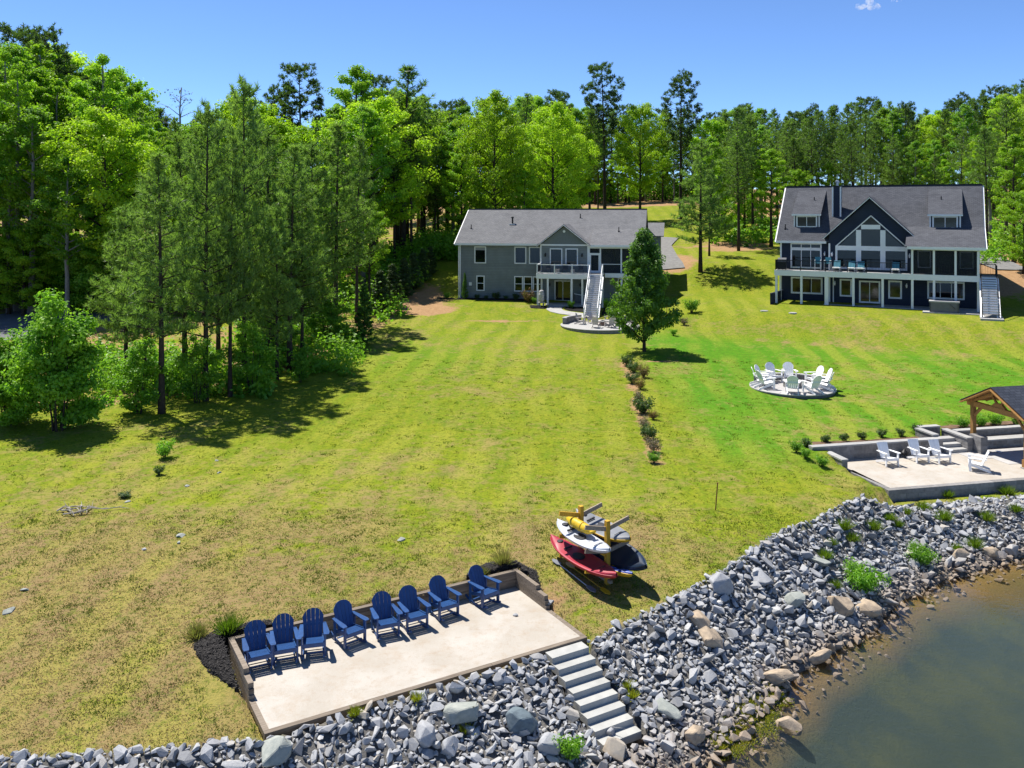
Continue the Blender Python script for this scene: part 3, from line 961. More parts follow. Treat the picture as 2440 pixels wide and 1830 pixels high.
def mulch_chips(bed, pts, mat, n, seed):
    # loose shredded bark lying on the bed
    rng = np.random.default_rng(seed)
    P = np.array([p[:2] for p in pts]); lo, hi = P.min(0), P.max(0)
    C = []
    while len(C) < n:
        q = rng.uniform(lo, hi)
        k = 0
        for i in range(len(P)):
            a_, b_ = P[i], P[(i + 1) % len(P)]
            if (a_[1] > q[1]) != (b_[1] > q[1]) and q[0] < (b_[0] - a_[0]) * (q[1] - a_[1]) / (b_[1] - a_[1]) + a_[0]: k ^= 1
        if k: C.append(q)
    C = np.array(C)
    me = bed.data
    from mathutils.bvhtree import BVHTree
    tr = BVHTree.FromPolygons([v.co for v in me.vertices], [tuple(p.vertices) for p in me.polygons])
    Z = []
    for q in C:
        h = tr.ray_cast(Vector((q[0], q[1], 20)), Vector((0, 0, -1)))
        Z.append(h[0].z if h[0] is not None else TZ(q[0], q[1]))
    P3 = np.stack([C[:, 0], C[:, 1], np.array(Z) + 0.004], 1)
    d = rng.normal(size=(n, 3)); d[:, 2] = np.abs(d[:, 2]) * 0.25; d /= np.linalg.norm(d, axis=1, keepdims=True)
    s = np.cross(d, np.array([0, 0, 1.0])); s /= np.maximum(np.linalg.norm(s, axis=1, keepdims=True), 1e-6)
    L = rng.uniform(0.03, 0.09, (n, 1)); w = rng.uniform(0.006, 0.014, (n, 1))
    V = np.stack([P3 - s * w, P3 + s * w, P3 + d * L + s * w * 0.7, P3 + d * L - s * w * 0.7], 1).reshape(-1, 3)
    o = obj('mulch_chips', mesh_np('mulch_chips', V, np.arange(4 * n).reshape(n, 4)), mat, bed)
    tag(o, kind='stuff')
M['chip'] = pmat('shredded_bark', (0.055, 0.050, 0.047), 0.9, 0.6, 30)
mulch_bed('mulch_bed', [v2(-0.05, 1.75), v2(-0.75, 3.0), v2(-0.95, 4.3), v2(-0.1, 4.9), v2(1.3, 4.55), v2(1.35, 4.14), v2(-0.02, 4.12)], 'black mulch bed wrapped round the left corner of the timber wall', M['mulch'])
mulch_chips([o for o in SC.objects if o.name.startswith('mulch_bed')][-1], [v2(-0.05, 1.75), v2(-0.75, 3.0), v2(-0.95, 4.3), v2(-0.1, 4.9), v2(1.3, 4.55), v2(1.35, 4.14), v2(-0.02, 4.12)], M['chip'], 2600, 1)
mulch_bed('mulch_bed', [v2(7.5, 4.13), v2(7.6, 4.5), v2(8.6, 4.95), v2(9.6, 4.7), v2(9.85, 3.6), v2(9.37, 2.4), v2(9.37, 4.12)], 'black mulch bed wrapped round the right corner of the timber wall', M['mulch'], seed=3)
mulch_chips([o for o in SC.objects if o.name.startswith('mulch_bed')][-1], [v2(7.5, 4.13), v2(7.6, 4.5), v2(8.6, 4.95), v2(9.6, 4.7), v2(9.85, 3.6), v2(9.37, 2.4), v2(9.37, 4.12)], M['chip'], 1800, 2)

# ------------------------------------------------------------------ chairs
def adirondack(name, mat, rocker, label, cat='chair', curved=True):
    t = thing(name, (0, 0, 0), 0, label, cat)
    zl = 0.06 if rocker else 0.0
    # seat slats, front at -y
    for k in range(6):
        y = -0.36 + k * 0.095
        z = 0.375 + zl - k * 0.017
        MB().bar((-0.27, y, z), (0.27, y, z), 0.085, 0.022, (0, 0.18, 1)).build('seat_slat', mat, t)
    # fan of back slats with a rounded top
    tops = [0.86, 0.955, 0.99, 0.955, 0.86] if curved else [0.93, 0.96, 0.965, 0.96, 0.93]
    for k in range(5):
        s = k - 2
        x0, x1 = s * 0.098, s * (0.125 if curved else 0.115)
        zt = tops[k] + zl
        def P(z, dx):
            f = (z - 0.27 - zl) / 0.7
            return (x0 + (x1 - x0) * f + dx, 0.15 + 0.30 * f, z)
        w0, w1 = 0.0455, 0.0585
        arc = (lambda x: 0.995 + zl - 0.19 * (abs(x) / 0.31) ** 2.6) if curved else (lambda x: 0.96 + zl - 0.02 * (abs(x) / 0.3) ** 2)
        zl_, zr_, zm = arc(x1 - w1), arc(x1 + w1), arc(x1)
        poly = [P(0.27 + zl, -w0), P(0.27 + zl, w0), P(zr_, w1), P(zm, 0), P(zl_, -w1)]
        MB().prism(poly, (0, 0.022, -0.009)).build('back_slat', mat, t)
    MB().bar((-0.26, 0.335, 0.60 + zl), (0.26, 0.335, 0.60 + zl), 0.03, 0.07).build('back_brace', mat, t)
    for s in (-1, 1):
        # paddle shaped arm
        z = 0.58 + zl
        poly = [(s * 0.27, 0.36, z), (s * 0.27, -0.30, z + 0.02), (s * 0.29, -0.42, z + 0.02), (s * 0.42, -0.42, z + 0.02), (s * 0.44, -0.30, z + 0.02), (s * 0.36, 0.36, z)]
        MB().prism(poly, (0, 0, 0.024)).build('arm', mat, t)
        MB().box(s * 0.32 - 0.02, s * 0.32 + 0.02, -0.39, -0.28, 0.0 + zl * 0.9, z + 0.018).build('leg', mat, t)
        if rocker:
            MB().box(s * 0.32 - 0.02, s * 0.32 + 0.02, 0.22, 0.31, 0.05, z).build('leg', mat, t)
            mb = MB()
            pts = [(s * 0.275, -0.52 + 0.1 * i, 0.025 + 0.11 * ((i - 5) / 5.0) ** 2 * 0.9) for i in range(12)]
            for p, q in zip(pts[:-1], pts[1:]):
                mb.bar(p, q, 0.035, 0.06)
            mb.build('rocker', mat, t)
            MB().bar((s * 0.275, -0.37, 0.37 + zl), (s * 0.275, 0.32, 0.24 + zl), 0.03, 0.10).build('seat_rail', mat, t)
        else:
            MB().prism([(s * 0.275 - 0.016, -0.38, 0.26), (s * 0.275 - 0.016, -0.38, 0.375), (s * 0.275 - 0.016, 0.50, 0.09), (s * 0.275 - 0.016, 0.56, 0.0), (s * 0.275 - 0.016, 0.44, 0.0)], (0.032, 0, 0)).build('leg', mat, t)
    MB().bar((-0.30, -0.38, 0.32 + zl), (0.30, -0.38, 0.32 + zl), 0.022, 0.10).build('front_apron', mat, t)
    if rocker:
        MB().bar((-0.27, -0.25, 0.12), (0.27, -0.25, 0.12), 0.05, 0.02).build('stretcher', mat, t)
        MB().bar((-0.27, 0.20, 0.12), (0.27, 0.20, 0.12), 0.05, 0.02).build('stretcher', mat, t)
    return Proto(t)

blue = adirondack('rocking_chair', M['blue'], True, 'blue slatted rocking chair')
BC = [(-6.98, 23.59, 26), (-6.34, 23.96, 20), (-5.61, 24.29, 14), (-4.71, 24.88, 40), (-3.75, 25.39, 24), (-2.98, 25.82, 30), (-2.12, 26.54, 34), (-0.91, 27.36, 42)]
names = ['leftmost blue rocking chair of the row, nearest the left timber wall', 'second blue rocking chair from the left end of the row', 'third blue rocking chair from the left end of the row',
         'fourth blue rocking chair from the left, turned a little to the right', 'fifth blue rocking chair from the left end of the row', 'sixth blue rocking chair from the left end of the row',
         'seventh blue rocking chair from the left, next to the one standing apart', 'rightmost blue rocking chair, standing apart from the row']
for (x, y, a), lb in zip(BC, names):
    blue.put((x, y, PZ + 0.003), R(a), label=lb, group='blue rocking chairs on the sand patio')

# ------------------------------------------------------------------ concrete steps to the water
steps = thing('concrete_steps', pat(PL - 1.48, -0.02, PZ), math.atan2(PA[1], PA[0]), 'flight of eight pale concrete steps from the patio down the stony bank', 'steps')
for k in range(8):
    w = random.uniform(-0.01, 0.01)
    z = -0.05 - k * 0.165
    y = -0.005 - k * 0.34 
    MB().box(0.0 + w + k * 0.004, 1.24 + w + k * 0.004, y - 0.38, y, z - 0.20, z).build('step', M['step_concrete'], steps)

# ------------------------------------------------------------------ kayak rack
RKA = Vector((0.51, -0.86, 0)).normalized(); RKB = Vector((0.86, 0.51, 0)).normalized()
RC = Vector((2.72, 28.6, TZ(2.72, 28.6)))
rack = thing('kayak_rack', RC, math.atan2(RKA.y, RKA.x), 'yellow wooden rack of two posts with paired arms holding kayaks', 'rack')
# local x along the kayaks (towards the camera), local y to the right-hand side
for sx, hh in ((-0.74, 2.02), (0.74, 1.98)):
    MB().box(sx - 0.07, sx + 0.07, -0.07, 0.07, -0.4, hh).build('post', M['rack'], rack)
    for lv, z in enumerate((0.36, 1.00, 1.72)):
        for s in (-1, 1):
            up = 0.16 if lv < 2 else 0.20
            MB().bar((sx + 0.09 * (1 if s > 0 else -1) * 0, s * 0.06, z), (sx, s * 0.88, z + up), 0.05, 0.14).build('arm', M['rack'] if (s < 0 and sx < 0) or lv < 1 else M['rack_grey'], rack)
MB().bar((-0.74, 0.10, 0.9), (0.74, 0.10, 0.9), 0.04, 0.13).build('rail', M['rack'], rack)
MB().bar((-0.74, -0.10, 0.9), (0.74, -0.10, 0.9), 0.04, 0.13).build('rail', M['rack'], rack)
# feet set in gravel
MB().bar((-0.95, 0, 0.05), (0.95, 0, 0.05), 0.10, 0.10).build('ground_beam', M['rack_grey'], rack)

def kayak(name, loc, rz, L, Wd, Hh, mats, label, roll=0.0, pitch=0.0, cockpit=True, rim=None, upside=False):
    hull_m, deck_m = mats
    t = thing(name, loc, rz, label, 'kayak', 'kayaks on the rack')
    t.rotation_euler = (roll, pitch, rz)
    n, m = 22, 12
    def sect(u):
        # u in -1..1 along the length
        w = Wd / 2 * max(0.02, (1 - abs(u) ** 2.4)) ** 0.75
        k = 0.10 * abs(u) ** 2.5
        return w, k
    def shell(lo):
        V, Fs = [], []
        for i in range(n + 1):
            u = -1 + 2 * i / n
            w, k = sect(u)
            for j in range(m + 1):
                a = PI * j / m
                y = -math.cos(a) * w
                if lo:
                    z = -math.sin(a) ** 0.7 * Hh * 0.55 * (w / (Wd / 2)) ** 0.5 + k
                else:
                    # sit-on-top deck: raised gunwales and hollow seat wells
                    ridge = 0.10 * math.sin(a) ** 0.8 * (1.0 if abs(u) > 0.55 else 0.25)
                    well = -0.09 * max(0, math.sin(a) - 0.35) * (1 if (abs(u) < 0.5) else 0) * (0.6 + 0.4 * math.cos(u * 9))
                    z = k + 0.03 + (ridge + well) * Hh * 3.0
                V.append((u * L / 2, y, z))
        for i in range(n):
            for j in range(m):
                a = i * (m + 1) + j
                Fs.append((a, a + 1, a + m + 2, a + m + 1))
        return V, Fs
    mb = MB(); mb.add(*shell(True)); mb.build('hull', hull_m, t, True)
    mb = MB(); mb.add(*shell(False)); mb.build('deck', deck_m, t, True)
    # gunwale bead
    for s in (-1, 1):
        pts = []
        for i in range(n + 1):
            u = -1 + 2 * i / n
            w, k = sect(u)
            pts.append((u * L / 2, s * w, k + 0.012))
        MB().tube(pts, [0.022] * len(pts), 5).build('gunwale', rim or hull_m, t, True)
    if cockpit:
        for cx in (-0.12, 0.42):
            MB().lathe([(0.001, -0.02), (0.20, -0.02), (0.23, 0.03), (0.20, 0.04), (0.001, 0.015)], 14, (cx * L / 2, 0, 0.0), 1.25, 0.8).build('seat_well', M['kdark'], t, True)
        MB().lathe([(0.001, -0.03), (0.11, -0.03), (0.11, 0.012), (0.09, 0.02), (0.001, 0.022)], 14, (-0.345 * L, 0, 0.045 + 0.03 + 0.30 * Hh)).build('hatch', M['kdark'], t, True)
        for s in (-1, 1):
            zc = 0.055 + 0.30 * Hh
            MB().tube([(0.29 * L, -s * 0.17, zc - 0.03), (0.32 * L, 0, zc + 0.035), (0.35 * L, s * 0.13, zc - 0.02)], [0.008] * 3, 5).build('bungee_cord', M['kdark'], t)
        MB().bar((-0.22 * L, -0.16, 0.10), (-0.22 * L, 0.16, 0.10), 0.05, 0.05).build('handle', M['kdark'], t)
    return t
RZ = math.atan2(RKA.y, RKA.x)
def rk(x, y, z):
    q = RC + RKA * x + RKB * y
    return (q.x, q.y, RC.z + z)
kayak('kayak', rk(0.05, -0.50, 0.60), RZ, 3.7, 0.78, 0.32, (M['red'], M['red']), 'red kayak on the lowest left arms of the rack', roll=0.12, pitch=0.0)
kayak('kayak', rk(0.05, -0.48, 1.26), RZ, 2.95, 0.72, 0.28, (M['kwhite'], M['kwhite']), 'white kayak resting above the red one on the rack', roll=0.10)
kayak('kayak', rk(0.30, 0.62, 0.72), RZ, 3.5, 0.86, 0.36, (M['knavy'], M['knavy']), 'dark navy kayak low on the right side of the rack', roll=0.62, cockpit=False)
kayak('kayak', rk(-0.12, 0.46, 1.38), RZ, 3.0, 0.78, 0.30, (M['kyellow'], M['kgrey']), 'grey kayak with yellow hull on the upper right arms of the rack', roll=0.22)
kayak('kayak', rk(0.45, 0.20, 0.42), RZ, 2.6, 0.60, 0.26, (M['kyellow'], M['kblue']), 'bright blue kayak tucked low between the posts of the rack', roll=-0.2)
# rolled yellow bag on the white kayak
mb = MB()
pts, rr = [], []
for i in range(15):
    u = -1 + 2 * i / 14
    pts.append((u * 0.74, 0.015 * math.sin(i * 0.9), 0.01 * math.cos(i * 1.1)))
    rr.append(0.165 * max(0.25, (1 - abs(u) ** 6)) * (1 + 0.05 * math.sin(i * 1.7)) * (1.05 - 0.12 * abs(u)))
bagr = thing('dry_bag', rk(-0.35, -0.34, 1.55), RZ, 'bulging yellow roll bag lying on top of the white kayak', 'bag')
mb.tube(pts, rr, 12).build('sack', M['bag'], bagr, True)
MB().lathe([(0.160, -0.02), (0.178, 0), (0.160, 0.02)], 14).build('strap', M['kyellow'], bagr).matrix_local = Matrix.Translation((0.22, 0, 0)) @ Matrix.Rotation(PI / 2, 4, 'Y')
mb = MB(); mb.bar((0.74, -0.10, 0.02), (0.76, 0.10, 0.03), 0.10, 0.06).build('closure', M['bag'], bagr)

def paddle(p, q, mat, bl, label):
    d = Vector(q) - Vector(p)
    t = thing('paddle', p, 0, label, 'paddle', 'paddles on the grass under the rack')
    MB().tube([(0, 0, 0), d], [0.016, 0.016], 6).build('shaft', mat, t)
    for o0, s in ((Vector((0, 0, 0)), 1), (d, -1)):
        e = d.normalized() * s
        nrm = e.cross(Vector((0, 0, 1))).normalized()
        a = o0 - e * 0.02
        poly = [a + nrm * 0.03, a + e * 0.12 + nrm * 0.10, a + e * 0.36 + nrm * 0.09, a + e * 0.46, a + e * 0.36 - nrm * 0.09, a + e * 0.12 - nrm * 0.10, a - nrm * 0.03]
        MB().prism(poly, (0, 0, 0.02)).build('blade', bl, t)
    return t
p1_, p2_ = G(1318, 1338), G(1418, 1416)
paddle((p1_.x, p1_.y, p1_.z + 0.06), (p2_.x, p2_.y, p2_.z + 0.06), M['kwhite'], M['kgrey'], 'grey bladed paddle lying on the grass left of the red kayak')
p1_, p2_ = G(1350, 1345), G(1452, 1420)
paddle((p1_.x, p1_.y, p1_.z + 0.05), (p2_.x, p2_.y, p2_.z + 0.05), M['kyellow'], M['kyellow'], 'yellow paddle lying in the shade under the red kayak')

# rusty stake in the lawn
p = G(1705, 1216)
t = thing('metal_stake', p, 0, 'thin rusty metal stake standing in the lawn above the bank', 'stake')
t.rotation_euler = (0.02, 0.07, 0)
MB().bar((0, 0, -0.3), (0, 0, 1.08), 0.035, 0.035).build('post', M['rust'], t)
MB().bar((-0.03, 0, 1.08), (0.03, 0, 1.08), 0.05, 0.02).build('cap', M['rust'], t)
p = G(1589, 756)
t = thing('metal_stake', p, 0, 'thin dark stake beside the single tree near the grey house', 'stake')
MB().bar((0, 0, -0.3), (0, 0, 1.6), 0.05, 0.05).build('post', M['rust'], t)

# ------------------------------------------------------------------ round sitting places with stone walls
def arc_wall(parent, r, a0, a1, n, z0, z1, mat, thick=0.3, name='block', capm=None):
    """ring of single blocks in courses, capped with flat stones"""
    rows = max(1, int(round((z1 - z0) / 0.17)))
    dz = (z1 - z0) / rows
    for k in range(rows + (1 if capm else 0)):
        for i in range(n):
            off = 0.5 if k % 2 else 0.0
            t0 = a0 + (a1 - a0) * (i + off * 0.0) / n
            t1 = a0 + (a1 - a0) * (i + 1) / n
            g = 0.004
            if k == rows:
                ra, rb, za, zb, mm, nm = r - thick / 2 - 0.03, r + thick / 2 + 0.03, z1, z1 + 0.07, capm, 'cap_stone'
            else:
                ra, rb, za, zb, mm, nm = r - thick / 2, r + thick / 2, z0 + k * dz + 0.003, z0 + (k + 1) * dz, mat, name
            c0, s0, c1, s1 = math.cos(t0 + g), math.sin(t0 + g), math.cos(t1 - g), math.sin(t1 - g)
            MB().prism([(ra * c0, ra * s0, za), (rb * c0, rb * s0, za), (rb * c1, rb * s1, za), (ra * c1, ra * s1, za)], (0, 0, zb - za)).build(nm, mm, parent)

def ring_pavers(parent, rad, z, mat, rings):
    """circular paving: wedge shaped stones with open joints"""
    for k in range(rings):
        r0, r1 = rad * k / rings, rad * (k + 1) / rings
        n = max(6, int(2 * PI * (r0 + r1) / 2 / (rad / rings * 1.25)))
        for i in range(n):
            t0, t1 = 2 * PI * i / n + k * 0.37, 2 * PI * (i + 1) / n + k * 0.37
            g = 0.008 / max(r1, 0.2)
            P = lambda r, t: (r * math.cos(t), r * math.sin(t), z)
            tm = (t0 + t1) / 2
            dz = random.uniform(-0.006, 0.006)
            poly = [P(r0 + 0.01, t0 + g), P(r1 - 0.004, t0 + g), P(r1 - 0.004, tm), P(r1 - 0.004, t1 - g), P(r0 + 0.01, t1 - g)]
            poly = [(q[0], q[1], q[2] + dz) for q in poly]
            MB().prism(poly, (0, 0, 0.06)).build('paver', mat, parent)

white = adirondack('garden_chair', M['white_plastic'], False, 'white slatted garden chair')
taupe = adirondack('garden_chair', M['taupe'], False, 'taupe slatted garden chair')
flat = adirondack('garden_chair', M['white_plastic'], False, 'white straight topped garden chair', curved=False)

# neighbour's fire circle on the lawn
FC = G(1888, 927)
fz = TZ(FC.x, FC.y)
fl = thing('fire_circle', (FC.x, FC.y, fz), R(-14), 'round pale paver circle with a low curved stone seat wall on the lawn', 'paving')
MB().lathe([(2.60, -0.4), (2.60, 0.10)], 40).build('base', M['block'], fl)
ring_pavers(fl, 2.68, 0.10, M['paver'], 5)
arc_wall(fl, 2.38, R(22), R(160), 16, 0.16, 0.52, M['block'], 0.28, capm=M['cap'])
pit = thing('fire_pit', (FC.x, FC.y, fz + 0.16), 0, 'small round stone fire pit inside the ring of white chairs', 'fire pit')
arc_wall(pit, 0.48, 0, 2 * PI - 0.001, 14, 0.0, 0.32, M['block'], 0.2, capm=M['cap'])
MB().lathe([(0.37, 0.02), (0.37, 0.06)], 16).build('ash_bed', M['mulch'], pit)
FCH = [(168, 'left side of the fire circle, rear of the pair'), (147, 'left end of the stone seat wall in the fire circle'), (112, 'left one of the two before the curved seat wall'), (78, 'right one of the two before the curved seat wall'),
       (24, 'right end of the seat wall in the fire circle'), (2, 'right side of the fire circle'), (-32, 'front right of the fire circle, back to the lake'), (-72, 'right one of the two with backs to the lake'),
       (-108, 'left one of the two with backs to the lake'), (-163, 'front left of the fire circle')]
for a, w in FCH:
    rr_ = 1.85 if 20 < a < 165 else 2.0
    x, y = FC.x + rr_ * math.cos(R(a)), FC.y + rr_ * math.sin(R(a))
    white.put((x, y, fz + 0.165), R(a - 90 + random.uniform(-9, 9)), 1.18, label='white slatted chair at the ' + w, group='white chairs in the fire circle')

# grey house: round patio with six chairs
HC = (7.9, 77.4)
hz = 3.86
hp = thing('round_patio', (HC[0], HC[1], hz), 0, 'round pale patio with a block seat wall below the grey house stairs', 'paving')
MB().lathe([(3.5, -0.9), (3.5, -0.06)], 44).build('base', M['block'], hp)
MB().lathe([(3.54, -0.06), (3.54, 0.0)], 44).build('slab', M['concrete'], hp)
arc_wall(hp, 3.2, R(118), R(172), 9, 0.003, 0.50, M['block'], 0.32, capm=M['cap'])
arc_wall(hp, 3.2, R(8), R(66), 9, 0.003, 0.50, M['block'], 0.32, capm=M['cap'])
pit = thing('fire_pit', (HC[0] + 0.3, HC[1] - 0.2, hz), 0, 'brick coloured round fire pit between the taupe chairs', 'fire pit')
M['brick'] = pmat('brown_block', (0.24, 0.16, 0.13), 0.9, 0.3, 5, 0.4, 20, orand=0.2)
arc_wall(pit, 0.5, 0, 2 * PI - 0.001, 12, 0.0, 0.34, M['brick'], 0.2, capm=M['cap'])
MB().lathe([(0.39, 0.02), (0.39, 0.06)], 16).build('ash_bed', M['mulch'], pit)
TCH = [(155, 'left side of the round patio'), (110, 'back left of the round patio by the stair foot'), (48, 'back right of the round patio'), (-62, 'front of the round patio, right one of the pair'), (-105, 'front of the round patio, left one of the pair'), (-20, 'right side of the round patio beside the tree')]
for a, w in TCH:
    x, y = HC[0] + 1.75 * math.cos(R(a)) - 0.1, HC[1] + 1.75 * math.sin(R(a)) - 0.2
    taupe.put((x, y, hz + 0.003), R(a - 90 + random.uniform(-8, 8)), label='taupe slatted chair at the ' + w, group='taupe chairs on the round patio')

# ------------------------------------------------------------------ neighbour's lakeside patio
b = MB()
b.prism([qat(0.3, 0.3, 1.0), qat(9.2, 0.3, 1.0), qat(9.2, 4.55, 1.0), qat(0.02, 4.55, 1.0), qat(0.02, 3.0, 1.0)], (0, 0, QZ - 1.0))
o = b.build('patio_floor', M['sand']); tag(o, kind='structure')
# paved part beside the pavilion, laid in slabs
pv = thing('slab_paving', qat(0, 0, QZ), math.atan2(QA[1], QA[0]), 'light grey slab paving under and beside the timber pavilion', 'paving')
for i in range(10):
    for j in range(8):
        x0, y0 = 5.0 + i * 1.05, -1.0 + j * 1.05
        x0 += 0.0
        if 0.30 < y0 + 1.03 and y0 > -0.2 or True:
            xa, xb, ya, yb = x0, x0 + 1.042, max(0.32, y0), min(6.3, y0 + 1.042)
            if yb - ya < 0.15: continue
            # diagonal edge of the paving against the sand
            lim = 5.9 + (4.6 - ya) * 0.85 if ya < 4.6 else 6.8
            if xa < lim - 0.6: continue
            dz = random.uniform(-0.002, 0.002)
            MB().box(xa, xb, ya, yb, -0.25, 0.016 + dz).build('slab', M['paver'], pv)

qw = thing('block_wall', qat(0, 0, QZ), math.atan2(QA[1], QA[0]), 'grey block retaining wall with pale capstones round the lakeside patio', 'retaining wall')
def block_run(x0, x1, y0, y1, z0, z1, cap=True, bl=0.42, par=None, name='block'):
    """straight run of blocks, laid in courses with staggered joints"""
    par = par or qw
    horiz = abs(x1 - x0) > abs(y1 - y0)
    L = (x1 - x0) if horiz else (y1 - y0)
    rows = max(1, int(round((z1 - z0) / 0.2)))
    dz = (z1 - z0) / rows
    for k in range(rows):
        off = (bl / 2) if k % 2 else 0
        e = [0.0] + [q for q in np.arange(off if off else bl, L, bl) if 0.05 < q < L - 0.05] + [L]
        for a, bq in zip(e[:-1], e[1:]):
            j = random.uniform(-0.006, 0.006)
            if horiz:
                MB().box(x0 + a + 0.003, x0 + bq - 0.003, y0 + j, y1 + j, z0 + k * dz + 0.003, z0 + (k + 1) * dz).build(name, M['block'], par)
            else:
                MB().box(x0 + j, x1 + j, y0 + a + 0.003, y0 + bq - 0.003, z0 + k * dz + 0.003, z0 + (k + 1) * dz).build(name, M['block'], par)
    if cap:
        n = max(1, int(round(L / 0.85)))
        for i in range(n):
            a, bq = L * i / n, L * (i + 1) / n
            if horiz:
                MB().box(x0 + a + 0.003, x0 + bq - 0.003, y0 - 0.04, y1 + 0.04, z1 + 0.002, z1 + 0.075).build('cap_stone', M['cap'], par)
            else:
                MB().box(x0 - 0.04, x1 + 0.04, y0 + a + 0.003, y0 + bq - 0.003, z1 + 0.002, z1 + 0.075).build('cap_stone', M['cap'], par)
block_run(0.0, 9.2, 0.0, 0.30, -0.62, 0.0, cap=False, bl=0.6)           # front face over the bank
block_run(0.0, 0.28, 0.32, 3.0, -0.45, 0.0, cap=False, bl=0.6)
block_run(-0.28, 0.0, 3.0, 4.5, -0.3, 0.44, bl=0.4)                      # low wall at the left
block_run(-0.9, 6.45, 4.56, 4.86, -0.2, 0.66)                            # back wall
block_run(6.17, 6.45, 4.9, 6.3, 0.0, 0.78)                               # stair flank
block_run(7.75, 8.05, 4.4, 6.3, -0.05, 0.66)
block_run(6.5, 7.7, 6.32, 6.6, 0.3, 0.80)
block_run(8.1, 14.0, 5.6, 5.9, -0.05, 0.70)                              # wall behind the pavilion bench
block_run(8.1, 14.0, 4.75, 5.25, -0.05, 0.38)                            # bench
block_run(8.1, 8.5, 3.9, 4.7, -0.05, 0.85, cap=False)                    # end pier
st = thing('block_steps', qat(6.5, 4.4, QZ), math.atan2(QA[1], QA[0]), 'three pale block steps between the retaining walls', 'steps')
for k in range(3):
    MB().box(0.0, 1.22 - 0.0 * k, k * 0.42, k * 0.42 + 0.46, 0.17 * k - 0.1, 0.17 * (k + 1)).build('step', M['cap'], st)

for (px, py, a, lb) in ((2115, 1106, 12, 'white straight topped chair alone at the left on the lakeside patio'), (2188, 1098, 10, 'left one of two white chairs close together by the block wall'),
                        (2239, 1099, 14, 'right one of two white chairs close together by the block wall'), (2330, 1120, -115, 'white chair turned sideways in the middle of the lakeside patio')):
    q = W(px, py, QZ + 0.02)
    flat.put((q.x, q.y, QZ + 0.02), R(a), label=lb, group='white chairs on the lakeside patio')
# small black fire bowl
q = W(2155, 1090, QZ)
fb = thing('fire_bowl', q, 0.3, 'small black iron fire bowl between the white chairs', 'fire bowl')
MB().lathe([(0.04, 0.10), (0.16, 0.16), (0.22, 0.28), (0.20, 0.28), (0.12, 0.19), (0.02, 0.16)], 14).build('bowl', M['black'], fb, True)
for k in range(3):
    c, s = math.cos(k * 2.1), math.sin(k * 2.1)
    MB().bar((0.12 * c, 0.12 * s, 0.16), (0.20 * c, 0.20 * s, 0.0), 0.025, 0.025).build('leg', M['black'], fb)
MB().tube([(0, 0, 0.28), (0.0, 0, 0.42)], [0.16, 0.02], 10).build('spark_guard', M['black'], fb)
q = W(2380, 1078, QZ + 0.02)
lt = thing('white_dish', q, 0, 'small white dish on the dark floor under the pavilion', 'dish')
MB().lathe([(0.06, 0), (0.15, 0.05), (0.13, 0.05), (0.05, 0.02)], 14).build('rim', M['white'], lt)

# pavilion: gable end faces the sand patio
PVO = Vector((23.7, 44.2, QZ)); pva = math.atan2(0.215, 0.977)
pav = thing('pavilion', PVO, pva, 'timber pavilion with dark shingled gable roof beside the lakeside patio', 'pavilion')
# local x = along the ridge (right), local -y = span towards the lake; posts at y=0 and y=-3.45
SP = 3.45
for x in (0.0, 4.6):
    for y in (0.0, -SP):
        MB().box(x - 0.10, x + 0.10, y - 0.10, y + 0.10, 0.35, 2.42).build('post', M['cedar'], pav)
        MB().box(x - 0.15, x + 0.15, y - 0.15, y + 0.15, -0.1, 0.42).build('post_base', M['cedar'], pav)
        MB().box(x - 0.19, x + 0.19, y - 0.19, y + 0.19, -0.1, 0.06).build('plinth', M['cap'], pav)
        sy = -1 if y == 0 else 1
        MB().bar((x, y + sy * 0.10, 1.78), (x, y + sy * 0.55, 2.24), 0.10, 0.10, (1, 0, 0)).build('brace', M['cedar'], pav)
        sx = 1 if x == 0 else -1
        MB().bar((x + sx * 0.10, y, 1.78), (x + sx * 0.55, y, 2.24), 0.10, 0.10, (0, 1, 0)).build('brace', M['cedar'], pav)
    MB().box(x - 0.09, x + 0.09, -SP - 0.35, 0.35, 2.24, 2.50).build('tie_beam', M['cedar'], pav)
    MB().prism([(x - 0.07, -SP / 2 - 0.5, 2.502), (x - 0.07, -SP / 2 + 0.5, 2.502), (x - 0.07, -SP / 2 + 0.22, 2.72), (x - 0.07, -SP / 2 - 0.22, 2.72)], (0.14, 0, 0)).build('truss_block', M['cedar'], pav)
    for s in (-1, 1):
        MB().bar((x, -SP / 2 + s * 0.14, 2.70), (x, -SP / 2 + s * 0.42, 3.02), 0.09, 0.09, (1, 0, 0)).build('strut', M['cedar'], pav)
    for s in (-1, 1):
        MB().bar((x, -SP / 2 + s * (SP / 2 + 0.10), 2.44), (x, -SP / 2, 3.28), 0.12, 0.16, (1, 0, 0)).build('rafter', M['cedar'], pav)
for y in (0.0, -SP):
    MB().box(-0.35, 5.2, y - 0.08, y + 0.08, 2.502, 2.62).build('plate_beam', M['cedar'], pav)
PK = 3.46
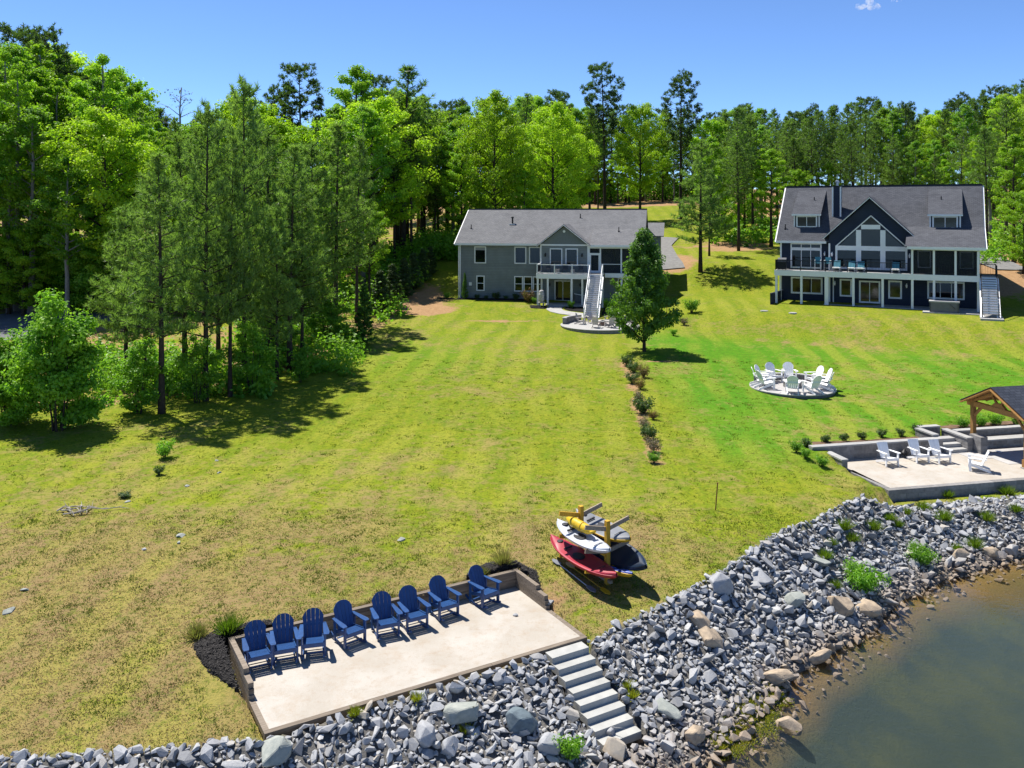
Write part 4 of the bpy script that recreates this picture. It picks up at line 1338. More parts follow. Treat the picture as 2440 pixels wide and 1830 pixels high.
for s in (-1, 1):
    y0, z0, y1, z1 = -SP / 2 + s * (SP / 2 + 0.36), 2.40, -SP / 2, PK
    # roof deck, shingles, barge boards
    MB().prism([(-0.46, y0, z0), (5.5, y0, z0), (5.5, y1, z1), (-0.46, y1, z1)], (0, 0, 0.05)).build('roof_deck', M['cedar'], pav)
    MB().prism([(-0.50, y0 - s * -0.03, z0 + 0.054), (5.5, y0 - s * -0.03, z0 + 0.054), (5.5, y1 + s * 0.001, z1 + 0.07), (-0.50, y1 + s * 0.001, z1 + 0.07)], (0, 0, 0.035)).build('shingles', M['roof_pav'], pav)
    MB().bar((-0.48, y0, z0 - 0.03), (-0.48, y1, z1 - 0.03), 0.04, 0.20, (1, 0, 0)).build('barge_board', M['cedar'], pav)
    for k in range(7):
        x = 0.35 + k * 0.7
        MB().bar((x, y0 + s * -0.05, z0 - 0.02), (x, y1, z1 - 0.04), 0.06, 0.09, (1, 0, 0)).build('rafter', M['cedar'], pav)

# ------------------------------------------------------------------ house building helpers (house frame: x along the front, y into the house, z up)
def window(par, x0, x1, z0, z1, y, trim=0.11, cols=1, rows=1, name='window', mat=None, blind=None, fm=None, gm=None):
    fm = fm or M['white']; gm = gm or M['glass']
    w = bpy.data.objects.new(name, None); COL.objects.link(w); w.parent = par
    w.empty_display_size = 0.1
    d = 0.045
    fr = MB()
    fr.box(x0, x0 + trim, y - d, y + 0.02, z0, z1)
    fr.box(x1 - trim, x1, y - d, y + 0.02, z0, z1)
    fr.box(x0 + trim, x1 - trim, y - d, y + 0.02, z1 - trim, z1)
    fr.box(x0 + trim, x1 - trim, y - d - 0.02, y + 0.02, z0, z0 + trim)
    fr.build('frame', fm, w)
    ix0, ix1, iz0, iz1 = x0 + trim, x1 - trim, z0 + trim, z1 - trim
    mt = 0.06
    cw, rh = (ix1 - ix0) / cols, (iz1 - iz0) / rows
    for c in range(1, cols):
        MB().box(ix0 + c * cw - mt / 2, ix0 + c * cw + mt / 2, y - d + 0.012, y + 0.012, iz0, iz1).build('mullion', fm, w)
    for r_ in range(1, rows):
        MB().box(ix0, ix1, y - d + 0.016, y + 0.010, iz0 + r_ * rh - mt / 2, iz0 + r_ * rh + mt / 2).build('mullion', fm, w)
    for c in range(cols):
        for r_ in range(rows):
            MB().box(ix0 + c * cw + (mt / 2 if c else 0), ix0 + (c + 1) * cw - (mt / 2 if c < cols - 1 else 0), y - 0.008, y + 0.004, iz0 + r_ * rh + (mt / 2 if r_ else 0), iz0 + (r_ + 1) * rh - (mt / 2 if r_ < rows - 1 else 0)).build('pane', gm, w)
    if blind:
        MB().box(ix0, ix1, y - 0.016, y - 0.010, iz1 - blind, iz1).build('blind', M['blind'], w)
    return w

def railing(par, p0, p1, z, h, posts, pm, bm_, sp=0.11, post_w=0.10, top_w=0.09):
    """posts one by one, balusters of one bay together"""
    p0, p1 = Vector(p0), Vector(p1)
    L = (p1 - p0).length
    for t in posts:
        q = p0.lerp(p1, t)
        MB().box(q.x - post_w / 2, q.x + post_w / 2, q.y - post_w / 2, q.y + post_w / 2, z, z + h + 0.06).build('rail_post', pm, par)
    MB().bar((p0.x, p0.y, z + h), (p1.x, p1.y, z + h), top_w, 0.06).build('handrail', pm, par)
    MB().bar((p0.x, p0.y, z + 0.10), (p1.x, p1.y, z + 0.10), top_w * 0.7, 0.05).build('bottom_rail', pm, par)
    for a, b_ in zip(posts[:-1], posts[1:]):
        n = int((b_ - a) * L / sp)
        mb = MB()
        for i in range(1, n):
            q = p0.lerp(p1, a + (b_ - a) * i / n)
            mb.box(q.x - 0.010, q.x + 0.010, q.y - 0.010, q.y + 0.010, z + 0.12, z + h - 0.03)
        if mb.v:
            tag(mb.build('balusters', bm_, par), kind='stuff')

def wall_light(par, x, y, z, mat):
    l = bpy.data.objects.new('wall_light', None); COL.objects.link(l); l.parent = par
    l.empty_display_size = 0.1
    MB().box(x - 0.05, x + 0.05, y - 0.03, y, z + 0.05, z + 0.28).build('bracket', mat, l)
    MB().lathe([(0.05, 0), (0.09, 0.22), (0.10, 0.24), (0.02, 0.32)], 6, (x, y - 0.13, z - 0.12)).build('lantern', mat, l)

def slab_roof(par, poly, th, mat, name='roof_plane'):
    return MB().prism(poly, (0, 0, th)).build(name, mat, par)

def vent_pipe(par, x, y, z, h=0.45):
    v = bpy.data.objects.new('vent_pipe', None); COL.objects.link(v); v.parent = par
    v.empty_display_size = 0.1
    MB().lathe([(0.05, -0.3), (0.05, h)], 8, (x, y, z)).build('pipe', M['black'], v)
    MB().lathe([(0.16, -0.12), (0.06, 0.10)], 8, (x, y, z)).build('flashing', M['black'], v)

# ------------------------------------------------------------------ grey house
g1 = thing('grey_house', H1[:3], -R(H1[3]), 'two storey grey green sided house with long grey roof and small front gable', 'house')
def P1(u, v, z=0.0):
    c, s = math.cos(R(H1[3])), math.sin(R(H1[3]))
    return Vector((H1[0] + u * c + v * s, H1[1] - u * s + v * c, H1[2] + z))
GS, WH = M['grey_siding'], M['white']
EV = 5.85
MB().box(0, 9.0, 0, 12, -1.6, EV).build('wall', GS, g1)
MB().box(9.0, 19.4, 0.0, 12, -1.6, EV - 0.02).build('wall', GS, g1)
# end gables
for x in (0.0, 19.2):
    MB().prism([(x, -0.0, EV), (x, 12, EV), (x, 6, 9.30)], (0.2, 0, 0)).build('gable_wall', M['shake'], g1)
# bay above the deck
MB().box(9.0, 14.0, -1.0, -0.004, 2.98, EV).build('bay_wall', GS, g1)
MB().prism([(9.0, -1.0, EV + 0.002), (14.0, -1.0, EV + 0.002), (11.5, -1.0, 7.76)], (0, 0.3, 0)).build('gable_wall', M['shake'], g1)
MB().box(8.98, 14.02, -1.04, -1.0, EV - 0.10, EV + 0.06).build('band_board', WH, g1)
for x in (8.98, 13.92):
    MB().box(x, x + 0.12, -1.03, -0.9, 2.98, EV - 0.10).build('corner_board', WH, g1)
MB().box(-0.02, 0.12, -0.03, 0.1, -0.2, EV - 0.02).build('corner_board', WH, g1)
# roof planes
sl = (9.50 - EV) / 6.45
slab_roof(g1, [(-0.42, -0.45, EV), (14.2, -0.45, EV), (14.2, 6, 9.5), (-0.42, 6, 9.5)], 0.09, M['roof_grey'])
slab_roof(g1, [(14.2, 2.2, EV + sl * 2.65), (19.8, 2.2, EV + sl * 2.65), (19.8, 6, 9.5), (14.2, 6, 9.5)], 0.09, M['roof_grey'])
slab_roof(g1, [(14.2, -1.45, 5.80), (19.8, -1.45, 5.80), (19.8, 2.2, EV + sl * 2.65), (14.2, 2.2, EV + sl * 2.65)], 0.09, M['roof_grey'])
slab_roof(g1, [(-0.42, 6, 9.5), (19.8, 6, 9.5), (19.8, 12.45, EV), (-0.42, 12.45, EV)], 0.09, M['roof_grey'])
MB().bar((-0.44, 6, 9.62), (19.82, 6, 9.62), 0.26, 0.06).build('ridge_cap', M['black'], g1)
# fascia, gutter
MB().box(-0.44, 8.6, -0.52, -0.45, EV - 0.14, EV + 0.07).build('gutter', WH, g1)
MB().box(14.3, 19.8, -1.52, -1.45, 5.66, 5.87).build('gutter', WH, g1)
MB().bar((-0.44, -0.47, EV - 0.03), (-0.44, 6, 9.47), 0.04, 0.2, (1, 0, 0)).build('barge_board', WH, g1)
MB().bar((19.82, -1.45, 5.77), (19.82, 2.2, EV + sl * 2.65), 0.04, 0.2, (1, 0, 0)).build('barge_board', WH, g1)
MB().bar((-0.10, -0.06, EV - 0.2), (-0.10, -0.06, -0.1), 0.07, 0.07, (0, 1, 0)).build('downspout', WH, g1)
# small front gable roof, ridge running back
for s in (-1, 1):
    xe = 11.5 + s * 2.85
    slab_roof(g1, [(xe, -1.35, 5.72), (11.5, -1.35, 7.93), (11.5, 3.9, 7.93), (xe, 0.2 if s < 0 else 0.6, 5.72 + 0.12)], 0.08, M['roof_grey'])
    MB().bar((xe, -1.38, 5.68), (11.5, -1.38, 7.89), 0.05, 0.20, (0, 1, 0)).build('barge_board', WH, g1)
MB().lathe([(0.14, 0), (0.14, 0.04)], 12).build('gable_light', WH, g1).matrix_local = Matrix.Translation((11.5, -1.03, 7.25)) @ Matrix.Rotation(PI / 2, 4, 'X')
# windows
window(g1, 1.64, 2.94, 3.75, 5.58, 0, blind=0.30)
window(g1, 6.03, 7.32, 3.75, 5.58, 0)
window(g1, 7.61, 8.88, 3.75, 5.57, 0)
window(g1, 1.86, 2.77, 0.79, 2.44, 0, rows=2)
for x0 in (6.01, 7.02, 8.03):
    window(g1, x0, x0 + 0.95, 0.79, 2.44, 0, rows=2)
window(g1, 9.99, 11.31, 3.65, 5.48, -1.0)
window(g1, 11.64, 12.95, 3.65, 5.48, -1.0)
window(g1, 17.0, 18.2, 0.6, 2.4, 0, cols=1, rows=1)
for x in (9.53, 13.38):
    wall_light(g1, x, -1.0, 4.72, M['black'])
wall_light(g1, 9.85, 0, 1.55, M['black'])
wall_light(g1, 13.1, 0, 1.55, M['black'])
# sliding door below the deck
sd = window(g1, 10.35, 12.12, -0.12, 2.05, 0, trim=0.10, cols=2, name='sliding_door')
# screened porch
for x in (14.03, 15.2, 17.35, 19.25):
    MB().box(x, x + 0.15, -1.0, -0.85, 2.98, 5.74).build('porch_post', WH, g1)
MB().box(14.0, 19.4, -1.02, -0.86, 5.50, 5.78).build('porch_beam', WH, g1)
MB().box(14.18, 15.2, -1.0, -0.92, 4.92, 5.02).build('transom_bar', WH, g1)
dr = bpy.data.objects.new('screen_door', None); COL.objects.link(dr); dr.parent = g1
mb = MB(); mb.box(14.18, 14.30, -0.98, -0.92, 2.98, 4.92); mb.box(15.08, 15.2, -0.98, -0.92, 2.98, 4.92); mb.box(14.30, 15.08, -0.98, -0.92, 4.8, 4.92); mb.box(14.30, 15.08, -0.98, -0.92, 2.98, 3.2)
mb.build('frame', WH, dr)
MB().box(14.30, 15.08, -0.955, -0.945, 3.2, 4.8).build('screen', M['screen'], dr)
MB().box(14.18, 15.2, -0.955, -0.945, 5.02, 5.5).build('screen', M['screen'], g1)
for x0, x1 in ((15.35, 17.35), (17.5, 19.25)):
    MB().box(x0, x1, -0.955, -0.945, 3.0, 5.5).build('screen', M['screen'], g1)
    MB().box(x0, x1, -0.99, -0.93, 3.85, 3.91).build('screen_rail', WH, g1)
    MB().box((x0 + x1) / 2 + 0.25, (x0 + x1) / 2 + 0.31, -0.985, -0.93, 3.91, 5.5).build('screen_mullion', M['black'], g1)
# deck
MB().box(9.0, 15.75, -3.5, -1.0, 2.86, 2.97).build('deck_floor', M['deck_board'], g1)
MB().box(15.75, 19.4, -1.6, -1.0, 2.86, 2.97).build('deck_floor', M['deck_board'], g1)
MB().box(8.97, 15.78, -3.55, -3.5, 2.50, 2.99).build('rim_beam', WH, g1)
MB().box(8.95, 9.0, -3.5, -0.02, 2.50, 2.99).build('rim_beam', WH, g1)
MB().box(15.78, 19.4, -1.65, -1.6, 2.55, 2.99).build('rim_beam', WH, g1)
MB().box(9.05, 19.4, -1.0, -0.1, 2.70, 2.85).build('porch_floor', M['deck_board'], g1)
for x in (9.02, 10.05, 12.5, 13.58, 15.6):
    MB().box(x, x + 0.18, -3.48, -3.30, -0.7, 2.5).build('post', WH, g1)
MB().box(9.02, 9.2, -1.0, -0.82, -0.5, 2.5).build('post', WH, g1)
MB().box(17.4, 17.58, -1.58, -1.4, -0.7, 2.55).build('post', WH, g1)
MB().box(19.2, 19.38, -1.58, -1.4, -0.7, 2.55).build('post', WH, g1)
railing(g1, (9.05, -3.47), (14.42, -3.47), 2.99, 0.92, [0.0, 0.333, 0.667, 1.0], WH, M['black'])
railing(g1, (9.05, -3.42), (9.05, -1.1), 2.99, 0.92, [0.0, 1.0], WH, M['black'])
MB().box(15.68, 15.78, -3.5, -3.4, 2.99, 4.0).build('rail_post', WH, g1)
# stairs to the garden
stt = bpy.data.objects.new('stair', None); COL.objects.link(stt); stt.parent = g1
NS, run, drop = 20, 5.4, 3.72
for k in range(NS):
    z = 2.95 - drop * (k + 1) / (NS + 1)
    y = -3.55 - run * (k + 0.5) / NS
    MB().box(14.48, 15.66, y - 0.15, y + 0.15, z - 0.045, z).build('tread', M['deck_board'], stt)
    MB().box(14.48, 15.66, y + 0.12, y + 0.14, z - 0.045 - 0.0, z + drop / (NS + 1) - 0.05).build('riser', WH, stt)
for x in (14.43, 15.70):
    MB().bar((x, -3.52, 2.83), (x, -3.55 - run, 2.83 - drop), 0.05, 0.28, (1, 0, 0)).build('stringer', WH, stt)
    MB().bar((x, -3.52, 3.90), (x, -3.55 - run, 3.90 - drop), 0.10, 0.07, (1, 0, 0)).build('handrail', WH, stt)
    MB().bar((x, -3.52, 3.20), (x, -3.55 - run, 3.20 - drop), 0.06, 0.05, (1, 0, 0)).build('bottom_rail', WH, stt)
    for f in (0.0, 0.33, 0.66, 1.0):
        y, z = -3.52 - run * f, 2.83 - drop * f
        MB().box(x - 0.055, x + 0.055, y - 0.055, y + 0.055, z - 0.1, z + 1.14).build('newel', WH, stt)
    mb = MB()
    for i in range(48):
        f = (i + 0.5) / 48
        y, z = -3.52 - run * f, 2.83 - drop * f
        mb.box(x - 0.009, x + 0.009, y - 0.009, y + 0.009, z + 0.38, z + 1.05)
    tag(mb.build('balusters', M['black'], stt), kind='stuff')
for u, v in ((0.75, 2.2), (12.6, 4.3), (17.0, 1.6)):
    zz = (EV + sl * (v + 0.45)) if u < 14.2 else 5.8 + 0.437 * (v + 1.45)
    vent_pipe(g1, u, v, zz + 0.08)
# flue with flashing plate
fl_ = bpy.data.objects.new('flue', None); COL.objects.link(fl_); fl_.parent = g1
zz = EV + sl * (3.2 + 0.45) + 0.1
MB().lathe([(0.09, -0.2), (0.09, 0.55), (0.15, 0.56), (0.15, 0.70), (0.02, 0.76)], 10, (5.2, 3.2, zz)).build('pipe', M['black'], fl_)
MB().box(4.9, 5.5, 2.85, 3.3, zz - 0.14, zz - 0.06).build('flashing', WH, fl_)
# meter box
MB().box(1.05, 1.35, -0.12, -0.002, 1.35, 1.7).build('meter_box', WH, g1)
# garage wing seen past the roof end
MB().box(19.41, 21.2, 7.5, 12, 2.5, 6.6).build('garage_wing', M['grey_siding'], g1)
slab_roof(g1, [(19.42, 7.1, 6.5), (21.6, 7.1, 6.5), (21.6, 12.3, 7.9), (19.42, 12.3, 7.9)], 0.09, M['roof_grey'])
MB().prism([(20.1, 7.49, 3.0), (21.0, 7.49, 3.0), (21.0, 7.49, 4.9), (20.85, 7.49, 5.2), (20.55, 7.49, 5.35), (20.25, 7.49, 5.2), (20.1, 7.49, 4.9)], (0, -0.05, 0)).build('arched_door', M['black'], g1)

# furniture on the grey house deck
def deck_chair(loc, rz, mat, label, group):
    t = thing('deck_chair', loc, rz, label, 'chair', group)
    MB().box(-0.25, 0.25, -0.25, 0.25, 0.40, 0.45).build('seat', mat, t)
    MB().prism([(-0.25, 0.23, 0.45), (0.25, 0.23, 0.45), (0.24, 0.34, 0.95), (-0.24, 0.34, 0.95)], (0, 0.03, 0)).build('backrest', mat, t)
    for x in (-0.24, 0.22):
        for y in (-0.24, 0.22):
            MB().box(x, x + 0.03, y, y + 0.03, 0.0, 0.40).build('leg', mat, t)
        MB().box(x - 0.01, x + 0.04, -0.24, 0.26, 0.62, 0.65).build('arm', mat, t)
    return t
M['dk'] = pmat('charcoal_metal', (0.07, 0.075, 0.085), 0.5, 0.2, 5)
for u, w in ((10.0, 'left end of the white railing'), (11.75, 'middle of the deck'), (13.4, 'right end of the deck near the stair')):
    p = P1(u, -2.2, 2.98)
    deck_chair(p, -R(H1[3]) + R(random.uniform(-20, 20)), M['dk'], 'charcoal armchair on the grey house deck, ' + w, 'armchairs on the grey house deck')
for u, w in ((11.05, 'left'), (12.6, 'right')):
    p = P1(u, -2.7, 2.98)
    t = thing('planter', p, 0, 'round pale planter on the grey house deck, ' + w + ' one of two', 'planter', 'planters on the grey house deck')
    MB().lathe([(0.16, 0), (0.20, 0.12), (0.20, 0.42), (0.22, 0.45), (0.18, 0.45), (0.17, 0.36)], 14).build('pot', M['concrete'], t)
    MB().lathe([(0.172, 0.36), (0.172, 0.38)], 14).build('soil', M['mulch'], t)
# tall mottled stone urn on a stand
p = P1(9.62, -4.2); p.z = TZ(p.x, p.y)
t = thing('garden_urn', p, 0.2, 'tall mottled grey stone urn on a small stand beside the deck', 'urn')
MB().lathe([(0.17, 0.50), (0.24, 0.60), (0.29, 0.80), (0.27, 1.00), (0.30, 1.15), (0.28, 1.36), (0.24, 1.42), (0.26, 1.50), (0.20, 1.66), (0.08, 1.72)], 16).build('body', M['urn'], t, True)
MB().box(-0.32, 0.32, -0.24, 0.24, 0.42, 0.50).build('table_top', M['concrete'], t)
for x, y in ((-0.24, -0.16), (0.24, -0.16), (-0.24, 0.16), (0.24, 0.16)):
    MB().bar((x, y, 0.42), (x * 0.55, y * 0.7, -0.05), 0.07, 0.07).build('leg', M['concrete'], t)
p = P1(13.05, -1.6, -0.12)
t = thing('covered_swing', p, 0.4, 'dark covered garden seat with pale frame under the grey deck', 'garden seat')
MB().prism([(-0.55, -0.3, 0.05), (0.45, -0.3, 0.05), (0.55, -0.3, 0.7), (-0.5, -0.3, 0.95)], (0, 0.6, 0)).build('cover', M['cover_grey'], t)
MB().bar((-0.62, -0.34, 1.0), (0.62, -0.34, 0.74), 0.06, 0.07).build('frame', WH, t)
MB().bar((0.62, -0.34, 0.74), (0.42, -0.34, 0.0), 0.06, 0.06).build('frame', WH, t)
# paved floor and path below the deck
def sheet(name, pts, mat, top=0.03, deep=0.3, kind='structure', label=None):
    """flat slab following a ground outline given in world x, y (z follows the terrain at its centre unless given)"""
    mb = MB(); mb.prism([(p[0], p[1], p[2] - deep) for p in pts], (0, 0, deep + top))
    o = mb.build(name, mat); tag(o, label, kind=kind)
    return o
def P1z(u, v, dz=0.0):
    q = P1(u, v)
    return (q.x, q.y, TZ(q.x, q.y) + dz)
q0 = [P1(u, v, -0.13) for u, v in ((9.9, -3.5), (15.6, -3.5), (15.6, -0.01), (9.9, -0.01))]
sheet('patio_slab', q0, M['concrete'], 0.0, 0.5)
# curved path from the slab to the round patio, as a ribbon on the ground
ribL = [(10.4, -3.52), (10.25, -4.4), (10.3, -5.4), (10.9, -6.5), (11.9, -7.3), (13.2, -7.9), (14.6, -8.8)]
ribR = [(11.9, -3.52), (11.75, -4.2), (11.75, -4.9), (12.1, -5.7), (12.9, -6.2), (14.0, -6.7), (15.6, -8.0)]
mb = MB()
for i in range(len(ribL) - 1):
    qs = [P1z(*ribL[i], 0.05), P1z(*ribR[i], 0.05), P1z(*ribR[i + 1], 0.05), P1z(*ribL[i + 1], 0.05)]
    mb.prism([(q[0], q[1], q[2] - 0.25) for q in qs], (0, 0, 0.25))
tag(mb.build('garden_path', M['concrete']), kind='structure')
w1 = lambda u, v: (P1(u, v).x, P1(u, v).y, 0)
mulch_bed('mulch_bed', [w1(12.0, -3.6), w1(12.0, -4.9), w1(12.5, -5.6), w1(14.3, -6.3), w1(14.35, -3.6)], 'black mulch bed between the garden path and the white stair', M['mulch'], 0.06, seed=5)
mulch_bed('mulch_bed', [w1(8.3, -3.7), w1(8.6, -5.0), w1(10.15, -5.2), w1(10.2, -3.6)], 'black mulch bed under the stone urn', M['mulch'], 0.06, seed=6)
mulch_bed('mulch_bed', [w1(-0.2, -0.15), w1(-0.4, -1.3), w1(4, -1.4), w1(8.9, -1.5), w1(8.9, -0.15), w1(4, -0.12)], 'long dark mulch bed along the grey house wall', M['mulch'], 0.05, seed=7)
mulch_bed('mulch_bed', [w1(15.8, -3.0), w1(15.9, -7.4), w1(18.0, -7.0), w1(19.2, -3.0)], 'dark mulch bed right of the white stair behind the tree', M['mulch'], 0.06, seed=8)
mulch_bed('mulch_bed', [w1(-2.3, -0.4), w1(-2.2, -1.2), w1(-0.5, -1.3), w1(-0.4, -0.3)], 'small dark mulch bed at the left corner of the grey house', M['mulch'], 0.05, seed=9)

# ------------------------------------------------------------------ navy house
g2 = thing('navy_house', H2[:3], -R(H2[3]), 'navy blue two storey house with white trimmed glass gable, dormers and long deck', 'house')
def P2(u, v, z=0.0):
    c, s = math.cos(R(H2[3])), math.sin(R(H2[3]))
    return Vector((H2[0] + u * c + v * s, H2[1] - u * s + v * c, H2[2] + z))
NV, RN = M['navy_siding'], M['roof_navy']
V0 = 3.2
E2 = 5.76
RS = 0.922
MB().box(-2.45, 15.0, V0, 14.2, -1.5, E2 + 0.3).build('wall', NV, g2)
for x in (-2.45, 14.8):
    MB().prism([(x, V0, E2 + 0.30), (x, 14.2, E2 + 0.30), (x, 8.7, 11.0)], (0.2, 0, 0)).build('gable_wall', NV, g2)
MB().box(2.21, 9.45, V0 - 0.6, V0 - 0.004, -1.5, 5.9).build('gable_bay', NV, g2)
MB().prism([(2.21, V0 - 0.6, 5.902), (9.55, V0 - 0.6, 5.902), (9.55, V0 - 0.6, 6.5), (5.88, V0 - 0.6, 9.86), (2.21, V0 - 0.6, 6.45)], (0, 0.4, 0)).build('gable_wall', NV, g2)
rz_ = lambda v: E2 + RS * (v - 2.75)
slab_roof(g2, [(-2.78, 2.75, E2), (9.3, 2.75, E2), (9.3, 8.7, rz_(8.7)), (-2.78, 8.7, rz_(8.7))], 0.10, RN)
slab_roof(g2, [(9.3, 4.33, rz_(4.33)), (15.42, 4.33, rz_(4.33)), (15.42, 8.7, rz_(8.7)), (9.3, 8.7, rz_(8.7))], 0.10, RN)
slab_roof(g2, [(9.05, -0.32, 5.52), (15.42, -0.32, 5.52), (15.42, 4.33, rz_(4.33)), (9.05, 4.33, rz_(4.33))], 0.10, RN)
slab_roof(g2, [(-2.78, 8.7, rz_(8.7)), (15.42, 8.7, rz_(8.7)), (15.42, 14.6, E2), (-2.78, 14.6, E2)], 0.10, RN)
MB().bar((-2.8, 8.7, rz_(8.7) + 0.13), (15.44, 8.7, rz_(8.7) + 0.13), 0.26, 0.06).build('ridge_cap', M['black'], g2)
MB().box(-2.8, 1.95, 2.68, 2.75, E2 - 0.14, E2 + 0.08).build('gutter', WH, g2)
MB().box(9.2, 15.44, -0.39, -0.32, 5.36, 5.60).build('gutter', WH, g2)
MB().bar((-2.80, 2.72, E2 - 0.04), (-2.80, 8.7, rz_(8.7) - 0.04), 0.04, 0.22, (1, 0, 0)).build('barge_board', WH, g2)
MB().bar((15.44, -0.32, 5.48), (15.44, 4.33, rz_(4.33) - 0.04), 0.04, 0.22, (1, 0, 0)).build('barge_board', WH, g2)
MB().bar((15.44, 4.33, rz_(4.33) - 0.04), (15.44, 8.7, rz_(8.7) - 0.04), 0.04, 0.22, (1, 0, 0)).build('barge_board', WH, g2)
# centre gable roof
gp, gs_ = 10.08, 0.945
for s, xe in ((-1, 1.72), (1, 9.98)):
    ze = gp - gs_ * abs(xe - 5.88)
    vb = 2.75 + (gp - E2) / RS
    ve = 2.75 + (ze - E2) / RS
    slab_roof(g2, [(xe, 2.15, ze), (5.88, 2.15, gp), (5.88, vb + 0.4, gp), (xe, max(ve, 2.9) + 0.4, ze)], 0.09, RN)
    MB().bar((xe, 2.12, ze - 0.03), (5.88, 2.12, gp - 0.03), 0.06, 0.24, (0, 1, 0)).build('barge_board', WH, g2)
# corner boards
for x, y in ((-2.47, V0 - 0.03), (2.17, V0 - 0.64), (14.9, V0 - 0.03)):
    MB().box(x, x + 0.16, y, y + 0.1, -0.1, E2 - 0.1).build('corner_board', WH, g2)
# glass gable: white frame pieces and panes
yf = V0 - 0.6
gw = bpy.data.objects.new('gable_window', None); COL.objects.link(gw); gw.parent = g2
cx = 5.98
mb = MB()
FT = -0.10
def fbox(x0, x1, z0, z1):
    MB().box(x0, x1, yf - 0.09, yf - 0.002, z0, z1).build('frame', WH, gw)
fbox(2.80, 9.12, 3.22, 3.42)
fbox(2.80, 9.12, 5.03, 5.46)
for x0, x1 in ((2.80, 2.98), (4.66, 5.11), (6.79, 7.24), (8.94, 9.12)):
    fbox(x0, x1, 3.42, 5.03)
for x0, x1 in ((4.66, 5.11), (6.79, 7.24)):
    fbox(x0, x1, 5.46, 6.98)
fbox(5.11, 6.79, 7.06, 7.48)
for s in (-1, 1):
    MB().bar((cx + s * 3.10, yf - 0.05, 5.42), (cx, yf - 0.05, 8.34), 0.09, 0.26, (0, 1, 0)).build('frame', WH, gw)
def pane(poly):
    MB().prism([(x, yf - 0.03, z) for x, z in poly], (0, 0.025, 0)).build('pane', M['glass'], gw)
for x0, x1 in ((2.98, 4.66), (5.11, 6.79), (7.24, 8.94)):
    pane([(x0, 3.42), (x1, 3.42), (x1, 5.03), (x0, 5.03)])
pane([(5.11, 5.46), (6.79, 5.46), (6.79, 7.06), (5.11, 7.06)])
pane([(3.14, 5.46), (4.66, 5.46), (4.66, 6.94)])
pane([(7.24, 5.46), (8.80, 5.46), (7.24, 6.94)])
pane([(5.11, 7.48), (6.85, 7.48), (cx, 8.24)])
# left glass doors with transoms
window(g2, -1.46, 1.46, 3.14, 5.05, V0, trim=0.14, cols=3, name='glass_door')
window(g2, -1.46, 1.46, 5.06, 5.62, V0, trim=0.12, cols=3)
# lower windows and doors
window(g2, -1.43, 1.55, 0.62, 2.27, V0, trim=0.16, cols=3)
window(g2, 3.19, 4.30, 0.58, 2.27, V0 - 0.6, trim=0.15)
window(g2, 4.92, 6.80, 0.06, 2.17, V0 - 0.6, trim=0.15, cols=2, name='sliding_door')
window(g2, 7.48, 8.65, 0.57, 2.27, V0 - 0.6, trim=0.15)
window(g2, 10.77, 13.85, 0.66, 2.30, V0, trim=0.15, cols=3)
for x, y, z in ((1.75, V0, 4.55), (2.5, V0 - 0.6, 4.55), (9.3, V0 - 0.6, 4.55), (2.75, V0 - 0.6, 1.75), (9.05, V0 - 0.6, 1.75)):
    wall_light(g2, x, y, z, WH)
# dormers
for x0, x1 in ((-1.30, 1.14), (10.95, 13.53)):
    d = bpy.data.objects.new('dormer', None); COL.objects.link(d); d.parent = g2
    vf = 4.25
    zt = 8.46
    MB().prism([(x0, vf, rz_(vf) - 0.2), (x0, vf, zt), (x0, 8.1, 10.65), (x0, 8.1, rz_(8.1) - 0.2)], (x1 - x0, 0, 0)).build('cheek_wall', NV, d)
    MB().prism([(x0 - 0.16, vf - 0.32, zt - 0.06), (x1 + 0.16, vf - 0.32, zt - 0.06), (x1 + 0.16, 8.25, 10.83), (x0 - 0.16, 8.25, 10.83)], (0, 0, 0.09)).build('dormer_roof', RN, d)
    MB().box(x0 - 0.18, x1 + 0.18, vf - 0.37, vf - 0.32, zt - 0.14, zt + 0.02).build('gutter', WH, d)
    for x in (x0 - 0.02, x1 - 0.10):
        MB().box(x, x + 0.12, vf - 0.03, vf + 0.05, rz_(vf) + 0.02, zt - 0.1).build('corner_board', WH, d)
    window(g2, x0 + 0.22, x1 - 0.22, 7.14, 8.32, vf, trim=0.13, cols=2)
    vent_pipe(g2, x0 + 1.45 + (0.2 if x0 < 0 else -0.5), 6.4, 9.75)
vent_pipe(g2, -2.1, 4.0, rz_(4.0) + 0.1)
# chimney
ch = bpy.data.objects.new('chimney', None); COL.objects.link(ch); ch.parent = g2
MB().box(2.2, 3.0, 5.35, 6.35, 7.2, 11.2).build('chase', NV, ch)
for x in (2.16, 2.90):
    MB().box(x, x + 0.14, 5.31, 5.42, 7.9, 11.2).build('corner_board', WH, ch)
MB().box(2.12, 3.08, 5.27, 6.43, 11.2, 11.30).build('chimney_cap', M['black'], ch)
MB().lathe([(0.13, 0), (0.13, 0.32), (0.2, 0.34), (0.2, 0.50), (0.05, 0.56)], 12, (2.6, 5.85, 11.3)).build('flue', M['steel'], ch)
